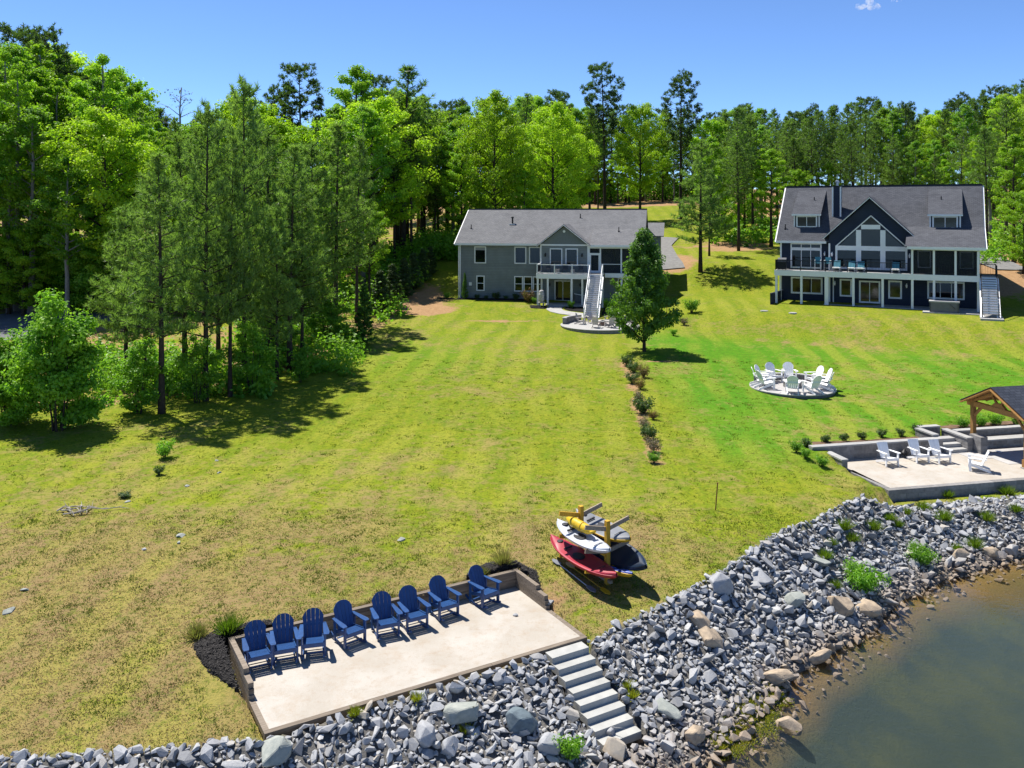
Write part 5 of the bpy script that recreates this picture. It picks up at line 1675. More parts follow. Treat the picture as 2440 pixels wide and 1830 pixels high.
# deck, porch, posts
MB().box(-2.40, 9.55, 0.06, V0 - 0.62, 2.97, 3.08).build('deck_floor', M['deck_board'], g2)
MB().box(9.55, 14.95, 0.06, V0, 2.97, 3.08).build('porch_floor', M['deck_board'], g2)
MB().box(-2.42, 14.97, 0.0, 0.055, 2.58, 3.10).build('rim_beam', WH, g2)
MB().box(-2.47, -2.42, 0.0, V0, 2.58, 3.10).build('rim_beam', WH, g2)
for x in (-2.40, -0.08, 4.55, 7.05, 9.52, 11.28, 13.0, 14.76):
    MB().box(x, x + 0.20, 0.06, 0.26, -0.6, 2.58).build('post', WH, g2)
MB().box(2.12, 2.46, 0.06, 0.40, -0.6, 2.58).build('post', WH, g2)
MB().box(-2.40, -2.22, 2.4, 2.58, -0.6, 2.58).build('post', WH, g2)
MB().bar((2.62, 2.5, 2.5), (2.62, 2.5, -0.1), 0.09, 0.09, (0, 1, 0)).build('downspout', WH, g2)
for x in (9.52, 11.28, 13.0, 14.76):
    MB().box(x, x + 0.18, 0.02, 0.20, 3.102, 5.40).build('porch_post', WH, g2)
MB().box(9.5, 14.96, 0.02, 0.18, 5.28, 5.48).build('porch_beam', WH, g2)
for x0, x1 in ((9.70, 11.28), (11.46, 13.0), (13.18, 14.76)):
    MB().box(x0, x1, 0.10, 0.108, 3.10, 5.28).build('screen', M['screen'], g2)
    mb = MB()
    n = int((x1 - x0) / 0.12)
    for i in range(1, n):
        x = x0 + (x1 - x0) * i / n
        mb.box(x - 0.01, x + 0.01, 0.07, 0.09, 3.12, 4.0)
    tag(mb.build('balusters', M['black'], g2), kind='stuff')
    window(g2, x0 + 0.25, x1 - 0.2, 3.5, 5.1, V0 - 0.01, trim=0.1) if x0 != 11.46 else None
MB().box(14.76, 14.80, 0.2, V0, 3.1, 5.28).build('screen', M['screen'], g2)
railing(g2, (-2.36, 0.10), (9.45, 0.10), 3.10, 0.95, [0.0, 0.195, 0.385, 0.55, 0.69, 0.86, 1.0], M['black'], M['black'], 0.12, 0.07, 0.05)
railing(g2, (-2.36, 0.10), (-2.36, 3.1), 3.10, 0.95, [0.0, 1.0], M['black'], M['black'], 0.12, 0.07, 0.05)
# side stair at the right end
s2 = bpy.data.objects.new('stair', None); COL.objects.link(s2); s2.parent = g2
MB().box(15.02, 16.30, 0.35, 2.0, 2.95, 3.08).build('landing', M['deck_board'], s2)
NS, run, drop = 15, 4.0, 3.0
for k in range(NS):
    z = 3.05 - drop * (k + 1) / (NS + 1)
    y = 0.35 - run * (k + 0.5) / NS
    MB().box(15.10, 16.24, y - 0.15, y + 0.15, z - 0.05, z).build('tread', M['deck_board'], s2)
    MB().box(15.10, 16.24, y + 0.11, y + 0.13, z - 0.05, z + drop / (NS + 1) - 0.055).build('riser', WH, s2)
for x in (15.06, 16.28):
    MB().bar((x, 0.35, 2.92), (x, 0.35 - run, 2.92 - drop), 0.05, 0.28, (1, 0, 0)).build('stringer', WH, s2)
    MB().bar((x, 0.35, 4.0), (x, 0.35 - run, 4.0 - drop), 0.05, 0.06, (1, 0, 0)).build('handrail', M['black'], s2)
    for f in (0.0, 0.5, 1.0):
        y, z = 0.35 - run * f, 3.05 - drop * f
        MB().box(x - 0.04, x + 0.04, y - 0.04, y + 0.04, z - 0.1, z + 1.0).build('newel', M['black'], s2)
    MB().box(x - 0.05, x + 0.05, 1.8, 1.9, -0.6, 2.95).build('post', WH, s2)
railing(s2, (15.1, 1.95), (16.25, 1.95), 3.08, 0.95, [0.0, 1.0], M['black'], M['black'], 0.12, 0.06, 0.05)
railing(s2, (16.25, 0.4), (16.25, 1.95), 3.08, 0.95, [0.0, 1.0], M['black'], M['black'], 0.12, 0.06, 0.05)
# floor slab below, with paler edge strips
sheet('patio_slab', [P2(2.0, 0.1, -0.02), P2(14.95, -0.1, -0.02), P2(14.95, 2.55, -0.02), P2(2.0, 2.58, -0.02)], M['concrete'], 0.0, 0.8)
sheet('patio_slab', [P2(10.5, -1.75, -0.06), P2(16.5, -4.0, -0.06) if False else P2(16.5, -1.75, -0.06), P2(16.5, -0.12, -0.06), P2(10.5, -0.12, -0.06)], M['concrete'], 0.0, 0.9)
sheet('patio_slab', [P2(14.9, -4.4, -0.10), P2(16.6, -4.4, -0.10), P2(16.6, -1.77, -0.10), P2(14.9, -1.77, -0.10)], M['concrete'], 0.0, 1.1)
# dark privacy wall at the left
t = thing('privacy_wall', (26.1, 84.4, 5.15), math.atan2(4.4, 2.8), 'low dark panel wall standing at the left corner of the navy house', 'wall')
MB().box(-2.6, 2.6, -0.05, 0.05, -0.9, 1.05).build('panel', M['navy_siding'], t)
MB().box(-2.62, 2.62, -0.07, 0.07, 1.05, 1.09).build('coping', M['dk'], t)
# hot tub
t = thing('hot_tub', P2(12.2, -0.9, -0.055), -R(H2[3]), 'square grey hot tub with pale padded cover below the screened porch', 'hot tub')
MB().box(-1.15, 1.15, -0.62, 0.66, 0, 0.86).build('cabinet', M['tub'], t)
MB().box(-1.20, 1.20, -0.67, 0.02, 0.86, 0.97).build('cover', M['tub_lid'], t)
MB().box(-1.20, 1.20, 0.03, 0.71, 0.86, 0.965).build('cover', M['tub_lid'], t)
for x in (-1.13, 1.05):
    MB().box(x, x + 0.08, -0.66, -0.622, 0, 0.86).build('corner_trim', M['dk'], t)
MB().bar((0.45, -0.66, 0.72), (0.85, -0.66, 0.36), 0.03, 0.03).build('cover_strap', M['black'], t)
# grill
t = thing('gas_grill', P2(-1.85, 0.75, 3.085), -R(H2[3]), 'black gas grill at the left end of the navy house deck', 'grill')
MB().box(-0.38, 0.38, -0.26, 0.26, 0.10, 0.78).build('cabinet', M['black'], t)
MB().prism([(-0.40, -0.28, 0.78), (-0.40, 0.28, 0.78), (-0.40, 0.22, 1.10), (-0.40, 0.02, 1.18), (-0.40, -0.22, 1.02)], (0.8, 0, 0)).build('hood', M['dk'], t)
for x in (-0.62, 0.40):
    MB().box(x, x + 0.22, -0.22, 0.22, 0.76, 0.80).build('side_shelf', M['black'], t)
for x in (-0.34, 0.30):
    MB().lathe([(0.05, -0.02), (0.05, 0.02)], 10).build('wheel', M['black'], t).matrix_local = Matrix.Translation((x, -0.2, 0.05)) @ Matrix.Rotation(PI / 2, 4, 'Y')
    MB().box(x, x + 0.04, 0.16, 0.2, 0, 0.1).build('leg', M['black'], t)
# bar chairs and loungers
def bar_chair(loc, rz, label):
    t = thing('bar_chair', loc, rz, label, 'chair', 'teal bar chairs on the navy house deck')
    MB().box(-0.26, 0.26, -0.24, 0.24, 0.70, 0.75).build('seat', M['teal'], t)
    MB().prism([(-0.26, 0.22, 0.78), (0.26, 0.22, 0.78), (0.26, 0.32, 1.30), (-0.26, 0.32, 1.30)], (0, 0.03, 0)).build('backrest', M['teal'], t)
    for x in (-0.28, 0.24):
        MB().bar((x + 0.02, -0.24, 0.98), (x + 0.02, -0.30, 0), 0.045, 0.045).build('leg', WH, t)
        MB().bar((x + 0.02, 0.26, 0.98), (x + 0.02, 0.32, 0), 0.045, 0.045).build('leg', WH, t)
        MB().box(x - 0.01, x + 0.05, -0.30, 0.32, 0.98, 1.02).build('arm', WH, t)
    MB().box(-0.26, 0.26, -0.29, -0.25, 0.28, 0.32).build('foot_rail', WH, t)
bar_chair(P2(1.40, 0.95, 3.085), -R(H2[3]) + 0.1, 'teal sling bar chair with white legs, left one of two')
bar_chair(P2(2.28, 0.95, 3.085), -R(H2[3]) - 0.1, 'teal sling bar chair with white legs, right one of two')
def lounger(loc, rz, label):
    t = thing('sun_lounger', loc, rz, label, 'sun lounger', 'teal sun loungers on the navy house deck')
    MB().box(-0.31, 0.31, -0.75, 0.15, 0.30, 0.35).build('bed', M['white_plastic'], t)
    MB().prism([(-0.30, 0.12, 0.34), (0.30, 0.12, 0.34), (0.30, 0.50, 0.98), (-0.30, 0.50, 0.98)], (0, 0.04, 0)).build('backrest', M['teal'], t)
    MB().tube([(-0.30, -0.72, 0.36), (0.30, -0.72, 0.36)], [0.09, 0.09], 8).build('roll_cushion', M['white_plastic'], t)
    for x in (-0.33, 0.29):
        for y in (-0.7, 0.3):
            MB().box(x, x + 0.045, y, y + 0.045, 0, 0.32).build('leg', WH, t)
        MB().box(x, x + 0.045, -0.78, 0.34, 0.30, 0.36).build('side_rail', WH, t)
for u, w in ((3.1, 'leftmost, next to the bar chairs'), (4.4, 'second from the bar chairs'), (5.2, 'third from the bar chairs'), (8.2, 'last, nearest the screened porch')):
    lounger(P2(u, 1.05, 3.085), -R(H2[3]), 'teal sun lounger on the navy house deck, ' + w)
# flush covers in the lawn
for px, py, w in ((1821, 741, 'left'), (1889, 746, 'right')):
    p = G(px, py)
    t = thing('access_cover', p, 0, 'flat round pale access cover in the lawn below the navy house, ' + w + ' one', 'access cover', 'access covers in the lawn')
    MB().lathe([(0.36, -0.2), (0.36, 0.03)], 18).build('rim', M['concrete'], t)
    MB().lathe([(0.30, 0.03), (0.30, 0.05), (0.26, 0.06)], 18).build('lid', M['cap'], t)

# ------------------------------------------------------------------ roads
def ribbon(name, L, Rr, mat, dz=0.05):
    V, Fs = [], []
    for l, r_ in zip(L, Rr):
        for k in range(9):
            f = k / 8
            x, y = l[0] + (r_[0] - l[0]) * f, l[1] + (r_[1] - l[1]) * f
            V.append((x, y, TZ(x, y) + dz))
    for i in range(len(L) - 1):
        for k in range(8):
            Fs.append((i * 9 + k, i * 9 + k + 1, (i + 1) * 9 + k + 1, (i + 1) * 9 + k))
    mb = MB(); mb.add(V, Fs)
    o = mb.build(name, mat); tag(o, kind='structure')
ribbon('road', [(-90, 76), (-60, 77), (-50, 78), (-46, 84), (-44, 95), (-42, 110), (-40, 130)], [(-90, 66), (-60, 67), (-42, 67.5), (-36, 76), (-34, 92), (-33, 110), (-32, 130)], M['asphalt'], 0.10)
def arcd(pts, n=6):
    out = []
    for a, b_ in zip(pts[:-1], pts[1:]):
        for k in range(n):
            out.append((a[0] + (b_[0] - a[0]) * k / n, a[1] + (b_[1] - a[1]) * k / n))
    return out + [pts[-1]]
ribbon('driveway', arcd([(14.6, 103.0), (15.6, 109), (17.5, 118), (20, 128)]), arcd([(20.2, 100.5), (20.6, 107), (21.5, 116), (24, 124)]), M['gravel_drive'], 0.12)
ribbon('driveway', arcd([(49.5, 88), (50.5, 95), (52, 104)]), arcd([(52.2, 86.5), (54, 94), (56, 103)]), M['gravel_drive'], 0.10)

# ------------------------------------------------------------------ plants
def unit(v):
    return v / np.maximum(np.linalg.norm(v, axis=1, keepdims=True), 1e-9)

def leaf_quads(C, N, a, b_, rng):
    """diamond shaped leaves at C facing N with half sizes a, b"""
    n = len(C)
    t = unit(np.cross(N, rng.normal(size=(n, 3))))
    s = unit(np.cross(N, t))
    a = np.asarray(a).reshape(-1, 1); b_ = np.asarray(b_).reshape(-1, 1)
    fold = N * (a * 0.25)
    V = np.stack([C - t * a, C - s * b_ + fold, C + t * a, C + s * b_ + fold], 1).reshape(-1, 3)
    Fq = np.arange(4 * n).reshape(n, 4)
    return V, Fq

def spikes(C, D, ln, wd, k, rng, spread=0.9):
    """needle tufts: k thin blades from each C around direction D"""
    n = len(C)
    C2 = np.repeat(C, k, 0); D2 = np.repeat(D, k, 0)
    d = unit(D2 + rng.normal(size=(n * k, 3)) * spread)
    s = unit(np.cross(d, rng.normal(size=(n * k, 3))))
    l = (ln * rng.uniform(0.7, 1.15, n * k))[:, None]
    w = wd
    V = np.stack([C2 - s * w * 0.5, C2 + s * w * 0.5, C2 + d * l * 0.65 + s * w * 0.5, C2 + d * l], 1).reshape(-1, 3)
    return V, np.arange(4 * n * k).reshape(-1, 4)

def tree_thing(name, trunk_mb, crown_me, bark, leaf, cat='tree'):
    t = thing(name, (0, 0, -500), 0, 'tree', cat)
    trunk_mb.build('trunk', bark, t, True)
    if crown_me is not None:
        obj('crown', crown_me, leaf, t)
    return Proto(t)

def broadleaf(name, H, base, Rm, seed, bark, leaf, nl=9000, leafs=0.22, limbs=20, shape='egg', stems=1, clr=0.10):
    rng = np.random.default_rng(seed); r = random.Random(seed)
    mb = MB()
    tips = []
    def env(f):
        if shape == 'egg': return math.sin(PI * min(1, max(0, f)) ** 0.75) ** 0.6 * (1.0 if f < 0.4 else 1 - 0.25 * (f - 0.4))
        if shape == 'cone': return (1 - f) ** 0.85 * 0.95 + 0.06
        if shape == 'oval': return math.sin(PI * (0.10 + 0.86 * f)) ** 0.7
        if shape == 'pyr': return min(1, f * 5 + 0.55) * (1 - f) ** 0.85 + 0.06
        return 1
    for sidx in range(stems):
        ang = 2 * PI * sidx / max(stems, 1) + seed
        off = (0.0, 0.0) if stems == 1 else (math.cos(ang) * 0.25 * Rm, math.sin(ang) * 0.25 * Rm)
        hh = H * (1 if stems == 1 else r.uniform(0.72, 1.0))
        pts, rad = [], []
        r0 = 0.016 * H if stems == 1 else 0.007 * H
        for i in range(9):
            f = i / 8
            pts.append((off[0] * (0.3 + f) + r.gauss(0, 0.006 * H) * f, off[1] * (0.3 + f) + r.gauss(0, 0.006 * H) * f, hh * 0.96 * f - (0.4 if i == 0 else 0)))
            rad.append(r0 * (1 - 0.86 * f) * (1.35 if i == 0 else 1))
        mb.tube(pts, rad, 7)
        nb = limbs // stems
        for k in range(nb):
            f = (k + r.random()) / nb
            z = hh * (base + (0.95 - base) * f)
            L = Rm * env(f) * r.uniform(0.75, 1.12) / (1 if stems == 1 else 1.5)
            az = k * 2.4 + r.uniform(-0.4, 0.4) + seed
            up = r.uniform(0.25, 0.75) * L
            i = min(7, int(z / (hh * 0.96) * 8))
            g_ = z / (hh * 0.96) * 8 - i
            p0 = Vector(pts[i]).lerp(Vector(pts[i + 1]), min(1, g_))
            p0.z = z - up * 0.45
            p1 = p0 + Vector((math.cos(az) * L * 0.55, math.sin(az) * L * 0.55, up * 0.7))
            p2 = p0 + Vector((math.cos(az) * L, math.sin(az) * L, up))
            rb = max(0.02, r0 * (1 - 0.8 * f) * 0.38)
            mb.tube([p0, p1, p2], [rb, rb * 0.6, rb * 0.2], 4)
            for q in (0.35, 0.6, 0.82, 1.0):
                c = p0.lerp(p1, q / 0.6) if q < 0.6 else p1.lerp(p2, (q - 0.6) / 0.4)
                tips.append((c.x, c.y, c.z, 0.6 + 0.4 * q))
                if q > 0.5:
                    a2 = az + r.choice((-1, 1)) * r.uniform(0.5, 1.1)
                    e = c + Vector((math.cos(a2), math.sin(a2), r.uniform(0.0, 0.7))) * (L * 0.28)
                    mb.tube([c, e], [rb * 0.35, rb * 0.12], 3)
                    tips.append((e.x, e.y, e.z, 1.0))
        tips.append((pts[-1][0], pts[-1][1], pts[-1][2], 0.9))
        tips.append((pts[-1][0], pts[-1][1], pts[-1][2] - 0.05 * H, 0.9))
    T = np.array(tips)
    # drop some clumps so the sky shows through, weight the rest
    wts = rng.uniform(0.25, 1.0, len(T)) * T[:, 3]
    wts[rng.random(len(T)) < clr] = 0
    wts /= wts.sum()
    idx = rng.choice(len(T), nl, p=wts)
    cr = Rm * (0.17 if stems == 1 else 0.20) * rng.uniform(0.55, 1.25, len(T))
    off = rng.normal(size=(nl, 3))
    off = unit(off) * (rng.random(nl) ** 0.45)[:, None] * cr[idx][:, None] * np.array([1.15, 1.15, 0.8])
    C = T[idx, :3] + off
    ctr = np.array([0, 0, H * 0.55])
    N = unit(unit(off) * 0.7 + unit(C - ctr) * 0.35 + np.array([0, 0, 0.45]) + rng.normal(size=(nl, 3)) * 0.45)
    s = leafs * rng.uniform(0.6, 1.25, nl)
    V, Fq = leaf_quads(C, N, s * 0.5, s * 0.38, rng)
    clump_t = rng.random(len(T))
    tint = np.clip(clump_t[idx] * 0.6 + rng.random(nl) * 0.5, 0, 1)
    return tree_thing(name, mb, mesh_np('crown', V, Fq, tint), bark, leaf)

def pine(name, H, base, Rm, seed, bark, leaf, shape='mature', ln=0.42, wd=0.05, dens=1.0, k=10):
    rng = np.random.default_rng(seed); r = random.Random(seed)
    mb = MB()
    pts, rad = [], []
    r0 = 0.011 * H + 0.03
    bend = (r.gauss(0, 0.015 * H), r.gauss(0, 0.015 * H))
    for i in range(9):
        f = i / 8
        pts.append((bend[0] * f * f, bend[1] * f * f, H * 0.985 * f - (0.4 if i == 0 else 0)))
        rad.append(r0 * (1 - 0.9 * f ** 1.1) * (1.3 if i == 0 else 1))
    mb.tube(pts, rad, 7)
    TC, TD = [], []
    z = H * base
    while z < H * 0.985:
        f = (z - H * base) / (H * (1 - base))
        if shape == 'mature':
            e = math.sin(PI * (0.18 + 0.80 * f)) ** 0.8
            step = 0.042 * H
        elif shape == 'stand':
            e = (0.55 + 0.45 * math.sin(PI * f)) * (1 - f ** 2.2) + 0.06
            step = 0.034 * H
        else:
            e = (1 - f) ** 0.75 * (0.75 + 0.25 * min(1, f * 6)) + 0.05
            step = 0.050 * H
        nb = r.choice((3, 4, 4, 5))
        a0 = r.uniform(0, 6.28)
        for q in range(nb):
            az = a0 + 2 * PI * q / nb + r.uniform(-0.4, 0.4)
            L = Rm * e * r.uniform(0.65, 1.15)
            zz = z + r.uniform(-0.5, 0.5) * step
            g_ = max(0, min(0.999, zz / (H * 0.985)))
            i = int(g_ * 8)
            p0 = Vector(pts[i]).lerp(Vector(pts[i + 1]), g_ * 8 - i)
            rise = (0.15 + 0.65 * f) * L if shape != 'young' else (0.28 + 0.5 * f) * L
            d = Vector((math.cos(az), math.sin(az), 0))
            p1 = p0 + d * L * 0.5 + Vector((0, 0, rise * 0.35))
            p2 = p0 + d * L + Vector((0, 0, rise))
            rb = max(0.018, r0 * 0.24 * (1 - 0.6 * f))
            mb.tube([p0, p1, p2], [rb, rb * 0.65, rb * 0.25], 4)
            if shape == 'mature':
                p1 = p0 + d * L * 0.5 + Vector((0, 0, rise * 0.25 + 0.12 * L)); p2 = p0 + d * L + Vector((0, 0, rise * 0.7 + 0.45 * L))
            m = max(3, int(L * 3.4 * dens))
            for t_ in range(m):
                u = 0.30 + 0.70 * (t_ + r.random()) / m
                c = p0.lerp(p1, u * 2) if u < 0.5 else p1.lerp(p2, u * 2 - 1)
                if shape == 'mature':
                    pc = r.choice(((0.62, 0.28), (0.82, -0.22), (1.0, 0.0), (0.9, 0.18)))
                    c = (p1.lerp(p2, max(0, pc[0] * 2 - 1))) + Vector((-math.sin(az), math.cos(az), 0)) * pc[1] * L + Vector((r.gauss(0, 0.22), r.gauss(0, 0.22), r.gauss(0, 0.16)))
                    TC.append(c[:]); TD.append((d.x * 0.3, d.y * 0.3, 0.6)); continue
                side = r.choice((-1, 1)) * r.uniform(0.1, 0.42) * L * (1.1 - u * 0.7)
                c = c + Vector((-math.sin(az), math.cos(az), 0)) * side + Vector((0, 0, r.uniform(-0.05, 0.18) * L * 0.5))
                TC.append(c[:]); TD.append((d.x * 0.5, d.y * 0.5, 0.85))
        z += step * r.uniform(0.8, 1.25)
    top = Vector(pts[-1])
    for q in range(10):
        TC.append((top.x + r.gauss(0, 0.06), top.y + r.gauss(0, 0.06), top.z - r.uniform(0, 0.08) * H)); TD.append((r.gauss(0, 0.4), r.gauss(0, 0.4), 1))
    C, D = np.array(TC), np.array(TD)
    V, Fq = spikes(C, D, ln, wd, k, rng)
    tint = np.clip(np.repeat(rng.random(len(C)), k) * 0.7 + rng.random(len(C) * k) * 0.4, 0, 1)
    return tree_thing(name, mb, mesh_np('crown', V, Fq, tint), bark, leaf)

def shrub(name, H, Rm, seed, leaf, nl=700, leafs=0.09, cat='shrub', stems=9, gap=0.25):
    rng = np.random.default_rng(seed); r = random.Random(seed)
    t = thing(name, (0, 0, -500), 0, 'shrub', cat)
    mb = MB(); T = []
    for k in range(stems):
        a = k * 2.4
        rr = Rm * r.uniform(0.3, 0.85)
        e = Vector((math.cos(a) * rr, math.sin(a) * rr, H * r.uniform(0.5, 0.92)))
        mb.tube([(0, 0, -0.1), e * 0.5 + Vector((0, 0, 0.1 * H)), e], [0.014 * H + 0.006, 0.009 * H + 0.004, 0.003], 4)
        T += [e[:], (e * 0.7)[:], (e * 0.45 + Vector((0, 0, 0.05)))[:]]
    mb.build('stems', M['bark'], t)
    T = np.array(T)
    w = rng.uniform(gap, 1, len(T)); w /= w.sum()
    idx = rng.choice(len(T), nl, p=w)
    off = unit(rng.normal(size=(nl, 3))) * (rng.random(nl) ** 0.5)[:, None] * Rm * 0.36
    C = T[idx] + off
    C[:, 2] = np.maximum(C[:, 2], 0.03)
    N = unit(unit(off) + np.array([0, 0, 0.5]) + rng.normal(size=(nl, 3)) * 0.4)
    s = leafs * rng.uniform(0.6, 1.3, nl)
    V, Fq = leaf_quads(C, N, s * 0.5, s * 0.33, rng)
    obj('foliage', mesh_np('foliage', V, Fq, rng.random(nl)), leaf, t)
    return Proto(t)

def tuft(name, H, Rm, seed, leaf, n=130, cat='grass clump', wd=0.02):
    rng = np.random.default_rng(seed)
    t = thing(name, (0, 0, -500), 0, 'grass', cat)
    C = np.stack([rng.normal(0, Rm * 0.25, n), rng.normal(0, Rm * 0.25, n), np.zeros(n)], 1)
    D = np.stack([C[:, 0] / Rm * 1.5, C[:, 1] / Rm * 1.5, np.ones(n)], 1)
    V, Fq = spikes(C, D, H, wd, 2, rng, 0.28)
    obj('blades', mesh_np('blades', V, Fq, rng.random(len(Fq))), leaf, t)
    return Proto(t)

# ---- prototypes
B1 = broadleaf('tulip_tree', 24, 0.30, 4.3, 1, M['bark'], M['leaf_bright'], 15000, 0.29, 34, 'egg', clr=0.18)
B2 = broadleaf('tulip_tree', 22, 0.22, 5.6, 2, M['bark'], M['leaf_tulip'], 24000, 0.30, 44, 'oval')
B3 = broadleaf('hardwood_tree', 23, 0.32, 4.0, 3, M['pale_bark'], M['leaf_mid'], 13000, 0.28, 32, 'egg', clr=0.25)
B4 = broadleaf('hardwood_tree', 18, 0.10, 4.6, 4, M['bark'], M['leaf_bright'], 16000, 0.30, 34, 'oval')
B5 = broadleaf('hardwood_tree', 24, 0.40, 3.4, 5, M['pale_bark'], M['leaf_bright'], 7500, 0.27, 28, 'egg', clr=0.3)
MAP = broadleaf('maple_tree', 9.2, 0.10, 2.95, 6, M['bark'], M['leaf_dark'], 26000, 0.21, 56, 'pyr', clr=0.04)
SAP = broadleaf('sapling', 8.0, 0.06, 3.0, 7, M['bark'], M['leaf_mid'], 22000, 0.20, 56, 'pyr', stems=6, clr=0.03)
SA2 = broadleaf('sapling', 6.0, 0.06, 2.2, 8, M['bark'], M['leaf_mid'], 8000, 0.17, 40, 'oval', stems=5, clr=0.2)
SA3 = broadleaf('sapling', 4.0, 0.05, 1.2, 9, M['bark'], M['leaf_mid'], 4500, 0.15, 24, 'pyr', stems=2, clr=0.10)
CED = broadleaf('red_cedar', 6.0, 0.01, 1.05, 10, M['bark'], M['leaf_dark'], 12000, 0.16, 60, 'cone', clr=0.0)
CE2 = broadleaf('red_cedar', 6.0, 0.01, 1.35, 11, M['bark'], M['shrub'], 12000, 0.16, 60, 'cone', clr=0.0)
P1a = pine('tall_pine', 26, 0.54, 3.5, 21, M['bark'], M['needle_far'], 'mature', 0.44, 0.085, 3.4, 11)
P1b = pine('tall_pine', 27, 0.48, 3.3, 22, M['bark'], M['needle_far'], 'mature', 0.44, 0.085, 3.4, 11)
P2a = pine('pine', 20, 0.34, 3.3, 23, M['bark'], M['needle'], 'stand', 0.50, 0.075, 1.15, 10)
P2b = pine('pine', 19, 0.42, 2.9, 24, M['bark'], M['needle'], 'stand', 0.50, 0.075, 1.2, 10)
P2c = pine('pine', 21, 0.28, 3.8, 25, M['bark'], M['needle_y'], 'stand', 0.50, 0.075, 1.1, 10)
P3a = pine('young_pine', 14, 0.22, 3.1, 26, M['bark'], M['needle_y'], 'young', 0.40, 0.046, 2.1, 18)
P3b = pine('young_pine', 15, 0.30, 2.9, 27, M['bark'], M['needle_y'], 'young', 0.40, 0.046, 2.1, 18)
BARE = broadleaf('bare_tree', 22, 0.45, 3.6, 31, M['pale_bark'], M['shrub_grey'], 500, 0.22, 26, 'egg', clr=0.5)

def tree(proto, H0, px, py, top, label, group=None, wide=1.0, y=None):
    """plant so that the foot stands on the ground at photo point px, py and the tree is as tall as there"""
    if y is None:
        p = G(px, py)
    else:
        x = (px - 1220) / FPX * y
        p = Vector((x, y, TZ(x, y)))
    zt = CAMZ - (top - ROW0) / FPX * p.y
    h = max(1.0, zt - p.z)
    s = h / H0
    w = s * wide
    return proto.put(p, random.uniform(0, 6.28), (w, w, s), label, group)

# ---- single trees one can name
tree(MAP, 9.2, 1535, 838, 541, 'lone dark green maple tree on the lawn in front of the grey house', wide=0.80)
tree(SAP, 8.0, 140, 1025, 672, 'bushy light green sapling clump near the left picture edge', wide=1.05)
tree(SAP, 8.0, 20, 1012, 770, 'lower leafy sapling clump cut by the left picture edge', wide=1.3)
tree(SA2, 6.0, 330, 985, 800, 'leafy sapling clump under the pines, right of the light green one', wide=1.2)
tree(SA2, 6.0, 470, 960, 790, 'thin leafy saplings between the pine trunks', wide=1.0)
tree(SA2, 6.0, 600, 935, 760, 'sapling thicket at the foot of the twin pine trunks', wide=1.2)
tree(SA3, 4.0, 716, 912, 815, 'small round leafy sapling at the edge of the pine strip', wide=1.1)
tree(CED, 6.0, 868, 822, 676, 'slim conical cedar standing at the lawn edge before the wood', wide=1.0)
tree(SA2, 6.0, 780, 815, 690, 'dark leafy thicket left of the slim cedar', wide=1.4)
tree(SA2, 6.0, 650, 850, 700, 'shaded thicket inside the pine strip', wide=1.4)
for i, (px, py, top) in enumerate(((905, 752, 640), (935, 730, 625), (962, 710, 612), (985, 690, 600), (1008, 672, 590), (1025, 655, 585))):
    tree(CE2, 6.0, px, py, top, 'dark evergreen in the row behind the slim cedar, ' + ORD[i] + ' from it', 'evergreens in the row beside the lawn', wide=1.15)
# pine strip on the left
PS = [(P3b, 15, 385, 985, 372, 'wide young pine with grey green needles, leftmost of the strip', 1.0), (P3a, 14, 490, 955, 235, 'tall young pine with dense dark top in the middle of the strip', 0.72),
      (P3b, 15, 548, 945, 330, 'slender pine just right of the tall dense one', 0.65), (P3a, 14, 582, 915, 175, 'tallest pine of the strip with a spire top', 0.66), (P3b, 15, 690, 880, 350, 'light green young pine at the right end of the strip', 1.0),
      (P3a, 14, 640, 860, 300, 'dark pine behind the light green one in the strip', 0.9), (P3a, 14, 745, 800, 330, 'pine with feathery light needles near the lawn corner', 0.95), (P3b, 15, 800, 790, 300, 'dark dense pine right of the feathery one', 1.0),
      (P3b, 15, 440, 900, 330, 'pine behind the sapling thicket in the strip', 0.95), (P3a, 14, 300, 905, 480, 'low young pine behind the bushy sapling', 1.0),
      (P3a, 14, 345, 930, 420, 'slim dark pine behind the leftmost wide one', 0.75), (P3b, 15, 520, 870, 300, 'slim pine deep in the strip behind the sapling thicket', 0.75), (P3a, 14, 610, 820, 280, 'slim pine at the back of the strip left of the light green one', 0.8),
      (P3a, 14, 720, 860, 420, 'short slim pine at the lawn side of the strip', 0.8), (P3b, 15, 850, 770, 330, 'slim pine behind the slim conical cedar', 0.8), (P3a, 14, 660, 905, 480, 'small pine beside the round leafy sapling', 0.8)]
for pr, h0, px, py, top, lb, wd in PS:
    tree(pr, h0, px, py, top, lb, 'pines of the strip left of the lawn', wide=wd)
# tall edge trees, far left
tree(B5, 24, 22, 742, 330, 'pale trunked hardwood, left one of two by the road', y=82, wide=0.9)
tree(B5, 24, 42, 742, 150, 'pale trunked hardwood, right one of two by the road', y=83, wide=0.9)
tree(B5, 24, 245, 740, 112, 'tall thin crowned hardwood standing free of the wood on the left', y=88, wide=0.95)
